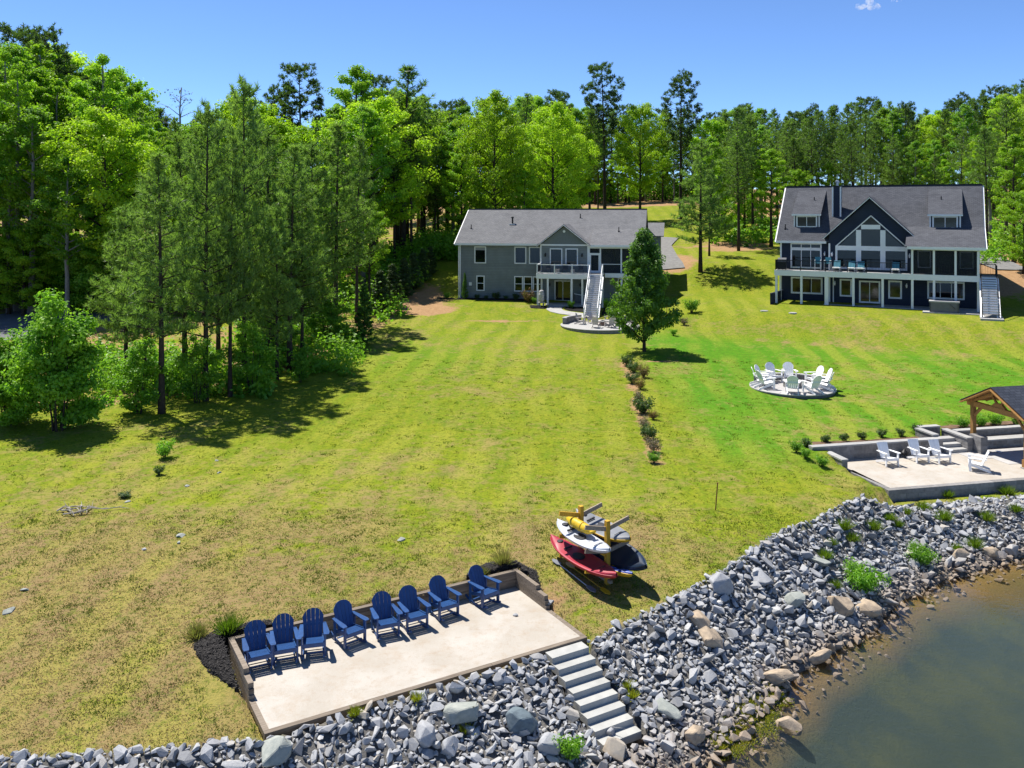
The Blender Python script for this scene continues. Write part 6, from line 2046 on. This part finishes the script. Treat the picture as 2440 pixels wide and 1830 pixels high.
# behind the grey house
tree(B2, 22, 1179, 0, 212, 'bright green tulip tree behind the left half of the grey roof', y=112, wide=0.80)
tree(B2, 22, 1318, 0, 240, 'broad yellow green tulip tree behind the middle of the grey roof', y=113, wide=0.88)
tree(B1, 24, 1100, 0, 330, 'bright leafy tree left of the tulip trees behind the grey roof', y=114, wide=0.9)
tree(B1, 24, 1250, 0, 400, 'light green understorey tree between the two tulip trees', y=110, wide=1.0)
tree(B2, 22, 1525, 0, 240, 'loose yellow green tree behind the right end of the grey roof', y=150, wide=0.80)
tree(P1a, 26, 1441, 0, 160, 'tall dark pine with round top rising behind the grey house', y=150, wide=1.0)
tree(P1b, 27, 1425, 0, 260, 'slimmer pine right beside the tall dark one behind the grey house', y=152, wide=0.7)
tree(P1b, 27, 1622, 0, 176, 'tall dark pine between the two houses', y=150, wide=1.05)
tree(P3a, 14, 1669, 648, 330, 'young pine standing in front of the wood between the houses', wide=1.15)
tree(P3b, 15, 1690, 610, 400, 'second young pine close behind the one between the houses', wide=0.9)
tree(P2a, 20, 960, 0, 150, 'big dark pine left of the bright tulip trees', y=112, wide=1.45)
tree(B1, 24, 850, 0, 142, 'bright green tall tree left of the big dark pine', y=112, wide=0.95)
tree(P1a, 26, 718, 0, 163, 'open crowned pine against the sky on the left', y=128, wide=1.1)
tree(P1b, 27, 655, 0, 208, 'smaller open crowned pine left of the other against the sky', y=132, wide=0.8)
tree(BARE, 22, 432, 0, 190, 'nearly leafless tree against the sky on the left', y=112, wide=1.0)
tree(B1, 24, 2416, 620, 312, 'bright green leafy tree right of the navy house', wide=0.9, y=92)
tree(B4, 18, 2440, 0, 450, 'lower bright tree at the right picture edge', wide=1.0, y=86)
tree(P2b, 19, 1760, 598, 330, 'pine at the front of the wood left of the navy house', wide=1.0)
tree(P2b, 19, 2352, 600, 300, 'pine with long bare trunk right behind the navy house corner', y=100, wide=0.9)

# ---- the wood in rows; trees of one kind and place are alike
SKX = [-100, 0, 60, 120, 170, 230, 300, 345, 380, 430, 470, 520, 590, 650, 720, 780, 850, 930, 990, 1050, 1120, 1180, 1250, 1320, 1380, 1440, 1500, 1560, 1620, 1680, 1750, 1830, 1880, 1950, 2030, 2100, 2190, 2260, 2310, 2375, 2440, 2540]
SKY = [90, 75, 62, 78, 135, 140, 160, 190, 265, 275, 270, 245, 190, 270, 280, 250, 175, 190, 215, 255, 220, 230, 205, 212, 240, 255, 250, 265, 255, 275, 250, 245, 262, 248, 236, 230, 258, 250, 215, 206, 195, 190]
def skyline(px): return float(np.interp(px, SKX, SKY))
LAB = {
 ('h', 'l'): ('leafy spring green hardwood in the dense wood on the left', 'hardwoods of the left wood'),
 ('p', 'l'): ('dark pine in the dense wood on the left', 'pines of the left wood'),
 ('h', 'm'): ('leafy green tree in the wood behind the grey house', 'hardwoods behind the grey house'),
 ('p', 'm'): ('dark pine in the wood behind the grey house', 'pines behind the grey house'),
 ('h', 'r'): ('light green leafy tree among the pines behind the navy house', 'hardwoods behind the navy house'),
 ('p', 'r'): ('slender pine in the close stand behind the navy house', 'pines behind the navy house')}
def region(px): return 'l' if px < 880 else ('m' if px < 1700 else 'r')
fr = random.Random(77)
HARD = [(B1, 24), (B2, 22), (B3, 23), (B4, 18)]
PINE = [(P2a, 20), (P2b, 19), (P2c, 21)]
TALL = [(P1a, 26), (P1b, 27)]
ONES = ['', 'first', 'second', 'third', 'fourth', 'fifth', 'sixth', 'seventh', 'eighth', 'ninth', 'tenth', 'eleventh', 'twelfth', 'thirteenth', 'fourteenth', 'fifteenth', 'sixteenth', 'seventeenth', 'eighteenth', 'nineteenth']
def ordinal(n):
    if n < 20: return ONES[n]
    t_ = {2: 'twent', 3: 'thirt', 4: 'fort'}[n // 10]
    return t_ + 'ieth' if n % 10 == 0 else t_ + 'y-' + ONES[n % 10]
KIND = {('h', 'l'): 'leafy hardwood', ('p', 'l'): 'dark pine', ('h', 'm'): 'leafy green tree', ('p', 'm'): 'dark pine', ('h', 'r'): 'leafy tree', ('p', 'r'): 'slender pine'}
def rows(px0, px1, y0, step, drop, pp, tall=0.0, jit=5.0, wide=1.0, rank='', hard=None):
    px = px0
    cnt = {}
    while px < px1:
        q = px + fr.uniform(-0.35, 0.35) * step
        y = y0 + fr.uniform(-jit, jit)
        px += step
        g = region(q)
        u = fr.random()
        if u < tall: pr, h0, kd = *fr.choice(TALL), 'p'
        elif fr.random() < pp: pr, h0, kd = *fr.choice(PINE), 'p'
        else: pr, h0, kd = *fr.choice(hard or HARD), 'h'
        kn = KIND[(kd, g)]
        cnt[kn] = cnt.get(kn, 0) + 1
        lb = '%s, %s from the left in %s' % (kn, ordinal(cnt[kn]), rank)
        top = skyline(q) + fr.uniform(0, 1) * drop + (0 if kd == 'p' else drop * 0.25)
        tree(pr, h0, q, 0, top, lb, LAB[(kd, g)][1], wide * fr.uniform(0.85, 1.15), y)
# left wood
SLIM = [(B1, 24), (B3, 23), (B5, 24), (B5, 24)]
rows(-90, 430, 92, 44, 70, 0.06, 0, 4, 0.85, hard=SLIM, rank='the front rank of the left wood')
rows(-60, 480, 104, 48, 30, 0.15, 0.05, 5, 0.9, hard=SLIM, rank='the second rank of the left wood')
rows(-80, 500, 118, 50, 12, 0.3, 0.15, rank='the back rank of the left wood')
rows(-90, 300, 84, 80, 260, 0.05, rank='the low rank along the road')
rows(400, 900, 100, 58, 110, 0.25, rank='the front rank behind the pine strip')
rows(420, 960, 116, 52, 50, 0.35, 0.1, rank='the second rank behind the pine strip')
rows(440, 980, 132, 46, 16, 0.4, 0.2, rank='the back rank behind the pine strip')
rows(380, 880, 86, 80, 240, 0.35, rank='the low rank behind the pine strip')
UNDER = [(B4, 18), (SAP, 8.0), (B4, 18)]
for i, px in enumerate(range(-60, 760, 42)):
    pr, h0 = UNDER[i % 3]
    q = px + fr.uniform(-14, 14)
    tree(pr, h0, q, 0, fr.uniform(500, 610), 'low bright green understorey tree at the foot of the left wood, ' + ordinal(i + 1) + ' from the left', 'understorey trees of the left wood', fr.uniform(1.1, 1.5), fr.uniform(80, 86))
# behind the grey house
rows(890, 1010, 108, 48, 110, 0.5, rank='the group left of the grey house')
rows(1000, 1110, 120, 38, 140, 0.25, 0, 3, rank='the group at the grey house corner')
rows(980, 1340, 130, 44, 50, 0.5, 0.15, rank='the front rank behind the grey house')
rows(900, 1380, 164, 40, 60, 0.4, 0.1, rank='the farthest rank behind the grey house')
rows(960, 1420, 142, 40, 14, 0.7, 0.35, rank='the back rank behind the grey house')
rows(1060, 1360, 124, 50, 240, 0.15, 0, 2, rank='the low rank behind the grey house')
rows(1340, 1720, 192, 34, 150, 0.25, 0, 3, rank='the lowest rank beyond the back lawn')
rows(1340, 1720, 196, 36, 60, 0.5, 0.2, 4, rank='the front rank beyond the back lawn')
rows(1340, 1720, 204, 30, 190, 0.1, 0, 3, rank='the middle rank beyond the back lawn')
rows(1330, 1740, 212, 30, 10, 0.75, 0.3, 6, rank='the back rank beyond the back lawn')
# wood left of and behind the navy house
rows(1690, 1900, 118, 34, 110, 0.75, 0, 8, rank='the front rank left of the navy house')
rows(1720, 1930, 134, 32, 60, 0.6, 0, 6, rank='the second rank left of the navy house')
rows(1900, 2350, 118, 36, 120, 0.72, 0, 5, 0.9, rank='the front rank behind the navy house')
rows(1880, 2480, 132, 34, 60, 0.7, 0, 5, 0.9, rank='the second rank behind the navy house')
rows(1700, 2520, 150, 32, 22, 0.75, 0.12, 6, rank='the third rank behind the navy house')
rows(1700, 2540, 170, 30, 6, 0.8, 0.25, 6, rank='the back rank behind the navy house')
rows(2360, 2560, 108, 44, 120, 0.5, rank='the group right of the navy house')

# ---- undergrowth along and inside the wood
def undergrowth():
    rng = np.random.default_rng(99)
    C = []
    def strip(px0, px1, y0, y1, n, h0, h1):
        px = rng.uniform(px0, px1, n); y = rng.uniform(y0, y1, n)
        x = (px - 1220) / FPX * y
        C.append(np.stack([x, y, rng.uniform(h0, h1, n)], 1))
    strip(-60, 480, 84, 112, 420, 0.3, 3.0)
    strip(380, 960, 78, 118, 420, 0.3, 3.0)
    strip(880, 1000, 96, 118, 160, 0.4, 3.0)
    strip(990, 1110, 107, 118, 200, 0.8, 4.0)
    strip(1000, 1400, 112, 140, 200, 0.4, 3.5)
    strip(1330, 1740, 192, 214, 420, 1.0, 7.0)
    strip(1700, 1900, 112, 140, 120, 0.3, 2.0)
    strip(1900, 2540, 120, 165, 420, 0.4, 3.0)
    strip(2330, 2520, 92, 118, 120, 0.3, 2.2)
    # inside the pine strip
    strip(230, 640, 52, 60, 190, 0.2, 1.5)
    strip(560, 850, 58, 74, 220, 0.2, 1.7)
    strip(0, 520, 58, 66, 160, 0.2, 1.6)
    K = np.concatenate(C)
    g = terrain(K[:, 0], K[:, 1])
    per = 30
    idx = np.repeat(np.arange(len(K)), per)
    big = np.clip(K[:, 2] * 0.7, 0.3, 1.8)
    off = unit(rng.normal(size=(len(idx), 3))) * (rng.random(len(idx)) ** 0.5)[:, None] * big[idx][:, None]
    P = np.stack([K[idx, 0], K[idx, 1], g[idx] + K[idx, 2] * 0.6], 1) + off * np.array([1.3, 1.3, 1])
    P[:, 2] = np.maximum(P[:, 2], g[idx] + 0.05)
    N = unit(unit(off) + np.array([0, -0.2, 0.6]) + rng.normal(size=off.shape) * 0.4)
    s = np.clip(0.17 + K[idx, 1] * 0.0022, 0.15, 0.6) * rng.uniform(0.6, 1.2, len(idx))
    V, Fq = leaf_quads(P, N, s * 0.5, s * 0.4, rng)
    tint = np.clip(rng.random(len(K))[idx] * 0.7 + rng.random(len(idx)) * 0.3, 0, 1)
    o = obj('undergrowth', mesh_np('undergrowth', V, Fq, tint), M['leaf_mid'])
    tag(o, 'low green undergrowth on the floor of the woods', 'undergrowth', kind='stuff')
undergrowth()

# ------------------------------------------------------------------ garden plants
SH = shrub('shrub', 0.9, 0.75, 41, M['shrub'], 1100, 0.11)
SHs = shrub('shrub', 0.5, 0.35, 42, M['shrub'], 500, 0.08)
SHg = shrub('shrub', 0.8, 0.6, 43, M['leaf_mid'], 900, 0.10)
SHr = shrub('russet_shrub', 1.2, 0.8, 44, M['shrub_red'], 1000, 0.10, gap=0.05)
SHd = shrub('dry_shrub', 0.8, 0.65, 45, M['shrub_grey'], 900, 0.08)
SHb = shrub('waterside_shrub', 0.75, 0.8, 46, M['leaf_mid'], 2200, 0.09)
def plant(pr, px, py, s, label, group=None, dz=0.0):
    p = G(px, py); p.z += dz
    return pr.put(p, random.uniform(0, 6.28), s if isinstance(s, tuple) else (s, s, s), label, group)
# row of shrubs on the boundary
row = [(SH, 1494, 872, 1.0, 'dark evergreen shrub at the far end of the boundary row by the maple'), (SH, 1512, 888, 0.95, 'dark evergreen shrub, second from the maple in the boundary row'), (SHr, 1534, 900, 0.95, 'russet upright shrub in the boundary row'),
       (SH, 1506, 914, 0.9, 'evergreen shrub left of the russet one in the boundary row'), (SHr, 1526, 928, 0.8, 'broad russet shrub below the taller russet one in the boundary row'), (SHd, 1523, 958, 0.95, 'pale twiggy shrub in the middle of the boundary row'),
       (SH, 1535, 985, 1.2, 'largest evergreen shrub in the middle of the boundary row'), (SHr, 1556, 1000, 0.55, 'small russet shrub at the right flank of the boundary row'), (SHd, 1535, 1022, 0.9, 'dry twiggy shrub below the largest evergreen in the boundary row'),
       (SH, 1543, 1046, 0.95, 'evergreen shrub just above the brown twiggy one'), (SHd, 1558, 1078, 1.0, 'brown twiggy shrub near the lake end of the boundary row'), (SHg, 1558, 1104, 0.75, 'low green shrub at the lake end of the boundary row')]
for pr, px, py, s, lb in row:
    plant(pr, px, py, s * 0.85, lb, 'shrubs of the boundary row')
plant(SHg, 391, 1092, 1.0, 'round green bush alone on the left lawn')
plant(SHs, 378, 1132, 0.9, 'small dark bush below the round one on the left lawn')
plant(SHs, 297, 1186, (1.0, 1.0, 0.5), 'low flat bush near the pile of dead branches')
plant(SHg, 1648, 745, 1.6, 'light green bush right of the maple tree')
plant(SHd, 1630, 775, 0.9, 'pale weedy shrub below the light green bush')
plant(SHg, 1605, 800, 0.7, 'low weedy bush between the maple and the mown slope')
# by the grey house wall
def hplant(pr, u, v, s, label, P=P1):
    q = P(u, v); q.z = TZ(q.x, q.y)
    pr.put(q, random.uniform(0, 6), s if isinstance(s, tuple) else (s, s, s), label, 'plants along the grey house')
hplant(CED, 0.75, -0.7, (0.33, 0.33, 0.48), 'narrow dark juniper at the left corner of the grey house')
for u, s, w in ((2.1, 0.75, 'first'), (3.1, 0.6, 'second'), (4.15, 1.15, 'third and tallest'), (5.25, 0.65, 'fourth'), (6.35, 1.0, 'fifth')):
    hplant(SHs, u, -0.7, s * 1.5, 'small dark shrub against the grey house wall, ' + w + ' from the juniper')
hplant(SHr, 7.9, -2.2, 1.25, 'spreading russet shrub left of the white deck posts')
hplant(SHg, 8.7, -2.6, 0.8, 'green shrub beside the russet one at the deck')
hplant(SHg, 12.6, -4.3, 0.9, 'yellow green shrub in the mulch before the sliding door')
hplant(SHg, -1.2, -0.8, 0.8, 'round bush left of the grey house corner')
hplant(SHg, 16.6, -5.2, 1.5, 'light green bush right of the white stair')
# along the lakeside patio
for i, (px, py) in enumerate(((1922, 1065), (1966, 1056), (2010, 1052), (2054, 1048), (2100, 1042), (2147, 1040), (2184, 1034))):
    plant(SHs, px, py, 0.95, 'young dark shrub in the mulch strip above the block wall, ' + ORD[i] + ' from the left', 'young shrubs above the block wall')
plant(SHg, 1898, 1078, 0.7, 'leafy plant left of the block wall on the slope')
plant(SHg, 1920, 1092, 0.6, 'light weedy plant by the end of the low block wall')
plant(SHg, 1960, 1112, 0.6, 'green plant below the low block wall')
for px, py, s, w in ((2296, 1030, 0.8, 'left of the pavilion post'), (2338, 1026, 0.8, 'right of the pavilion post'), (2372, 1022, 0.9, 'second right of the pavilion post')):
    plant(SHg, px, py, s, 'yellow green plant in the bed ' + w, 'plants in the pavilion bed')
q = G(2422, 1026)
CED.put(q, 0.3, (0.20, 0.20, 0.22), 'small dark columnar evergreen behind the pavilion bench')
mulch_bed('mulch_bed', [tuple(qat(-0.6, 5.0))[:2] + (0,), tuple(qat(6.0, 5.0))[:2] + (0,), tuple(qat(6.1, 5.9))[:2] + (0,), tuple(qat(-0.2, 5.8))[:2] + (0,)], 'brown mulch strip behind the block wall of the lakeside patio', M['brown_mulch'], 0.06, seed=12)
mulch_bed('mulch_bed', [tuple(qat(8.1, 6.0))[:2] + (0,), tuple(qat(13, 6.0))[:2] + (0,), tuple(qat(13, 7.2))[:2] + (0,), tuple(qat(8.3, 7.2))[:2] + (0,)], 'brown mulch bed behind the pavilion bench', M['brown_mulch'], 0.06, seed=13)
# in the bank
plant(SHb, 2060, 1408, 1.0, 'dense bright green bush among the stones, larger one')
plant(SHb, 2196, 1345, 0.8, 'dense bright green bush among the stones near the far waterline')
plant(SHg, 1357, 1812, 0.75, 'small bright leafy plant in the stones left of the step foot')
TG = tuft('grass_clump', 0.55, 0.35, 51, M['blade'], 150)
TD_ = tuft('dry_grass_clump', 0.5, 0.3, 52, M['blade_dry'], 150)
TY = tuft('weed_clump', 0.22, 0.2, 53, M['blade_yel'], 80)
plant(TG, 545, 1508, 1.0, 'green ornamental grass behind the left timber wall corner')
plant(TD_, 470, 1520, 0.9, 'dry ornamental grass in the left black mulch bed')
plant(TD_, 1200, 1350, 1.0, 'dry ornamental grass in the right black mulch bed', dz=0.08)
plant(TD_, 1150, 1372, 0.6, 'small dry grass tuft behind the rightmost blue chair')
bw = [(2226, 1176), (2258, 1184), (2300, 1170), (2360, 1172), (2400, 1178), (1980, 1300), (2030, 1290), (2080, 1262), (2010, 1262), (2120, 1240), (2160, 1225), (1965, 1330), (2280, 1310), (2320, 1305), (2140, 1255), (2200, 1215), (1990, 1400), (2250, 1240), (2350, 1240), (2420, 1220)]
bw.sort()
for px, py in bw:
    plant(TG, px, py, random.uniform(0.5, 0.95), 'green grass clump among the stones below the lakeside patio, ' + ordinal(bw.index((px, py)) + 1) + ' from the left', 'grass clumps in the far bank')
for px, py, w in ((845, 1705, 'by the patio edge, left'), (991, 1668, 'by the patio edge, right'), (1305, 1560, 'left of the top concrete step'), (1498, 1640, 'right of the middle concrete steps'), (1505, 1662, 'right of the lower concrete steps'), (1420, 1700, 'left of the steps'), (1110, 1745, 'under the broad pale boulder')):
    plant(TY, px, py, 1.0, 'yellow weed tuft in the stones ' + w, 'yellow weeds in the near bank')

# ------------------------------------------------------------------ yellow-green algae and weeds at the waterline
def weeds(name, spots, n, ln, mat, label, seed):
    rng = np.random.default_rng(seed)
    C = []
    for px, py, rx, ry in spots:
        p = G(px, py)
        a = rng.normal(size=(n, 2)) * np.array([rx, ry])
        C.append(np.stack([p.x + a[:, 0], p.y + a[:, 1]], 1))
    C = np.concatenate(C)
    z = np.maximum(terrain(C[:, 0], C[:, 1]), -0.02)
    P = np.stack([C[:, 0], C[:, 1], z], 1)
    V, Fq = spikes(P, np.tile(np.array([[0, 0, 0.5]]), (len(P), 1)), ln, 0.02, 3, rng, 0.8)
    o = obj(name, mesh_np(name, V, Fq, rng.random(len(Fq))), mat)
    tag(o, label, 'weeds', kind='stuff')
weeds('waterside_weeds', [(1800, 1715, 0.30, 0.30), (1815, 1690, 0.22, 0.22), (1730, 1775, 0.22, 0.2), (1760, 1750, 0.2, 0.2), (1850, 1655, 0.15, 0.15)], 900, 0.07, M['blade_yel'], 'yellow green waterside weeds between the stones and the lake', 61)

# ------------------------------------------------------------------ grass: tufts standing in the lawn
def turf_mat():
    t = NT('turf_blades')
    cr = t.n("ShaderNodeValToRGB")
    t.L(t.attr('tint').outputs['Fac'], cr.inputs[0])
    el = cr.color_ramp.elements
    el[0].position, el[0].color = 0.0, (0.055, 0.110, 0.012, 1)
    el[1].position, el[1].color = 1.0, (0.380, 0.290, 0.150, 1)
    for p_, c_ in ((0.33, (0.120, 0.180, 0.012, 1)), (0.36, (0.190, 0.225, 0.014, 1)), (0.62, (0.270, 0.270, 0.030, 1)), (0.66, (0.240, 0.165, 0.070, 1))):
        e = el.new(p_); e.color = c_
    d = t.n("ShaderNodeBsdfDiffuse"); tr = t.n("ShaderNodeBsdfTranslucent"); ms = t.n("ShaderNodeMixShader")
    t.L(cr.outputs[0], d.inputs[0]); t.L(cr.outputs[0], tr.inputs[0])
    ms.inputs[0].default_value = 0.3
    t.L(d.outputs[0], ms.inputs[1]); t.L(tr.outputs[0], ms.inputs[2]); t.L(ms.outputs[0], t.out.inputs[0])
    return t.m
M['turf'] = turf_mat()
def grass():
    rng = np.random.default_rng(5)
    N = 60000
    # denser near the camera
    u = rng.random(N)
    y = 19.5 * (64 / 19.5) ** (u ** 0.9)
    px = rng.uniform(-30, 2470, N)
    x = (px - 1220) / FPX * y
    s = sdist(x, y, TOP)
    ok = s < -0.12
    a = (x - PO[0]) * PA[0] + (y - PO[1]) * PA[1]; b_ = (x - PO[0]) * PB[0] + (y - PO[1]) * PB[1]
    ok &= ~((a > -0.12) & (a < PL + 0.12) & (b_ > -0.12) & (b_ < PD + 0.12))
    ok &= ~((a > -0.95) & (a < 1.35) & (b_ > 1.75) & (b_ < 4.8)) & ~((a > 7.5) & (a < 9.85) & (b_ > 2.4) & (b_ < 4.85))
    qa = (x - QO[0]) * QA[0] + (y - QO[1]) * QA[1]; qb = (x - QO[0]) * QB[0] + (y - QO[1]) * QB[1]
    ok &= ~((qa > -0.4) & (qb > -0.1) & (qb < 6.0)) & ~((qa > 5.8) & (qb > -0.1) & (qb < 7.4))
    ok &= np.hypot(x - FC.x, y - FC.y) > 2.95
    edge = np.interp(y, [40, 45, 50, 54, 60, 66, 72, 80, 92], [-30, -26.5, -22, -16.5, -14.2, -12.0, -10.6, -9.6, -8.6])
    ok &= ~((x < edge - 0.3) & (y > 50))
    x, y = x[ok], y[ok]
    n = len(x)
    pat_ = np.sin(x * 1.9 + 2 * np.sin(y * 0.7)) * np.sin(y * 1.6 + 1.5 * np.sin(x * 0.8)) + 0.6 * np.sin(x * 5.1 + 1) * np.sin(y * 4.3)
    dryness = np.clip(sstep(36, 22, y + 0.3 * x) * 0.85 + 0.08 + 0.7 * np.exp(-((x - 4.2) / 3.8) ** 2 - ((y - 32.0) / 2.6) ** 2), 0, 1)
    # two habits: compact green tufts, and wide thin patches of straw coloured blades
    green = rng.random(n) < np.clip(0.16 + 0.30 * pat_, 0.02, 0.9)
    drop = rng.random(n) < np.where(y < 34, 0.0, 0.70)
    x, y, green, dryness = x[~drop], y[~drop], green[~drop], dryness[~drop]
    n = len(x)
    z = terrain(x, y)
    size = rng.uniform(0.5, 1.35, n) * np.interp(y, [20, 40, 64], [1, 0.9, 1.0])
    k = 12
    R0 = np.repeat(np.where(green, 0.095, 0.12) * size, k)
    C = np.repeat(np.stack([x, y, z - 0.006], 1), k, 0)
    off = rng.normal(size=(len(C), 2)) * R0[:, None]
    C[:, :2] += off
    up = np.repeat(np.where(green, 0.85, 0.25), k)
    D = np.stack([off[:, 0] * 6, off[:, 1] * 6, up], 1)
    d = unit(D + rng.normal(size=D.shape) * 0.4)
    d[:, 2] = np.abs(d[:, 2])
    sd = unit(np.cross(d, rng.normal(size=d.shape)))
    ln = (np.repeat(np.where(green, 0.085, 0.06) * size, k) * rng.uniform(0.6, 1.2, len(C)))[:, None]
    w = 0.011 * np.repeat(np.interp(y, [20, 40, 64], [1, 1.6, 2.4]), k)[:, None]
    V = np.stack([C - sd * w, C + sd * w, C + d * ln], 1).reshape(-1, 3)
    Fq = np.arange(len(V)).reshape(-1, 3)
    base = np.where(green, rng.uniform(0.0, 0.34, n) * 0.5 + 0.17 * sstep(30, 42, y) + rng.uniform(0.0, 0.17, n) * (y < 36), np.where(rng.random(n) < dryness, rng.uniform(0.66, 1.0, n), rng.uniform(0.36, 0.62, n)))
    tint = np.clip(np.repeat(base, k) + rng.normal(0, 0.04, len(C)), 0, 1)
    o = obj('grass', mesh_np('grass', V, Fq, tint), M['turf'])
    tag(o, 'uneven tufts of short grass in the lawns', 'grass', kind='stuff')
grass()

# ------------------------------------------------------------------ dead branches and field stones on the left lawn
p = G(195, 1222)
bp = thing('branch_pile', p, 0, 'pile of bleached dead branches lying on the left lawn', 'branches')
r = random.Random(3)
base = [((-0.9, 0.1), (0.2, -0.2), 0.035), ((-0.5, -0.35), (1.75, 0.35), 0.03), ((-0.2, -0.3), (1.3, 0.5), 0.022), ((-0.8, 0.35), (-0.1, -0.45), 0.045), ((-0.7, 0.5), (0.5, 0.3), 0.03), ((-0.3, 0.5), (0.1, -0.3), 0.04), ((-1.0, 0.0), (-0.3, 0.4), 0.03), ((0.1, 0.45), (0.25, -0.2), 0.04)]
for (a, b_, rad) in base:
    pts, rd = [], []
    for i in range(6):
        f = i / 5
        pts.append((a[0] + (b_[0] - a[0]) * f + r.gauss(0, 0.04), a[1] + (b_[1] - a[1]) * f + r.gauss(0, 0.04), 0.06 + 0.16 * math.sin(PI * f) * r.uniform(0.3, 1.2)))
        rd.append(rad * (1.1 - 0.8 * f))
    mb = MB(); mb.tube(pts, rd, 6)
    for j in (2, 3, 4):
        q = Vector(pts[j]); e = q + Vector((r.gauss(0, 0.18), r.gauss(0, 0.18), r.uniform(0.0, 0.18)))
        mb.tube([q, e], [rd[j] * 0.6, 0.004], 4)
    mb.build('branch', M['dead_wood'], bp)
FS = [(433, 1278, 0.22, 'pale flat field stone in the middle of the left lawn'), (428, 1294, 0.14, 'smaller pale stone just below the flat one'), (58, 1408, 0.17, 'round pale stone near the left picture edge'), (20, 1458, 0.24, 'flat pale stone at the lower left picture edge'),
      (516, 1098, 0.13, 'small pale stone in the upper left lawn'), (523, 1127, 0.13, 'small pale stone below the other in the upper left lawn'), (446, 1159, 0.15, 'flat pale stone right of the small bushes'), (955, 1287, 0.22, 'flat light stone behind the row of blue chairs'),
      (305, 1196, 0.14, 'grey stone beside the low flat bush'), (343, 1310, 0.13, 'grey green stone in the dry lawn'), (1310, 1437, 0.18, 'grey stone outside the right timber wall'), (1298, 1452, 0.14, 'small grey stone at the end of the right timber wall')]
for i, (px, py, s, lb) in enumerate(FS):
    V, Fx = rock_mesh(400 + i, 14, (1, 0.75, 0.4))
    o = obj('field_stone', mesh_np('field_stone', V, Fx, tint=np.full(len(Fx), 0.9)), M['stone_pale'] if i < 9 else M['stone'])
    q = G(px, py)
    o.location = (q.x, q.y, q.z + 0.015)
    o.scale = (s, s, s)
    o.rotation_euler = (0, 0, i * 1.3)
    tag(o, lb, 'stone', 'stones lying in the lawn')

# ------------------------------------------------------------------ small fair-weather clouds, far off
def cloud(cx, cz, y, w, h, n, seed, label):
    rng = np.random.default_rng(seed)
    bm = bmesh.new()
    for i in range(n):
        u = rng.uniform(-1, 1); s = (1 - abs(u)) ** 0.5
        rad = h * rng.uniform(0.18, 0.42) * (0.4 + 0.7 * s)
        m = Matrix.Translation((cx + u * w, y + rng.uniform(-0.3, 0.3) * w, cz + rng.uniform(-0.4, 0.6) * h * s)) @ Matrix.Diagonal((rad * 1.25, rad, rad * 0.8, 1))
        bmesh.ops.create_icosphere(bm, subdivisions=3, radius=1.0, matrix=m)
    me = bpy.data.meshes.new('cloud')
    bm.to_mesh(me); bm.free()
    for p_ in me.polygons: p_.use_smooth = True
    o = obj('cloud', me, M['cloud'])
    tag(o, label, 'cloud', kind='structure')
def cloud_mat():
    t = NT('cloud_vapour')
    t.t.nodes.remove(t.b)
    v = t.n("ShaderNodeVolumePrincipled")
    v.inputs['Color'].default_value = (1, 1, 1, 1)
    f = t.noise(0.035, 5, 0.65)
    t.L(t.rng(f, 0.42, 0.62, 0.0, 0.06), v.inputs['Density'])
    t.L(v.outputs[0], t.out.inputs['Volume'])
    return t.m
M['cloud'] = cloud_mat()
def sky_at(px, py, y):
    return ((px - 1220) / FPX * y, CAMZ + (ROW0 - py) / FPX * y)
for px, py, w, h, n, sd, lb in ((2068, 16, 30, 20, 22, 1, 'small white cloud at the top right of the sky'), (2132, 2, 16, 6, 10, 2, 'thin cloud wisp right of the small white cloud'), (1915, 32, 11, 4, 7, 3, 'faint cloud fleck left of the small white cloud')):
    y = 2600.0
    cx, cz = sky_at(px, py, y)
    cloud(cx, cz, y, w * y / FPX, h * y / FPX, n, sd, lb)
# tools: drop any prototype that was never planted
for o in [o for o in SC.objects if o.parent is None and o.location.z < -400]:
    for c in list(o.children_recursive): bpy.data.objects.remove(c)
    bpy.data.objects.remove(o)
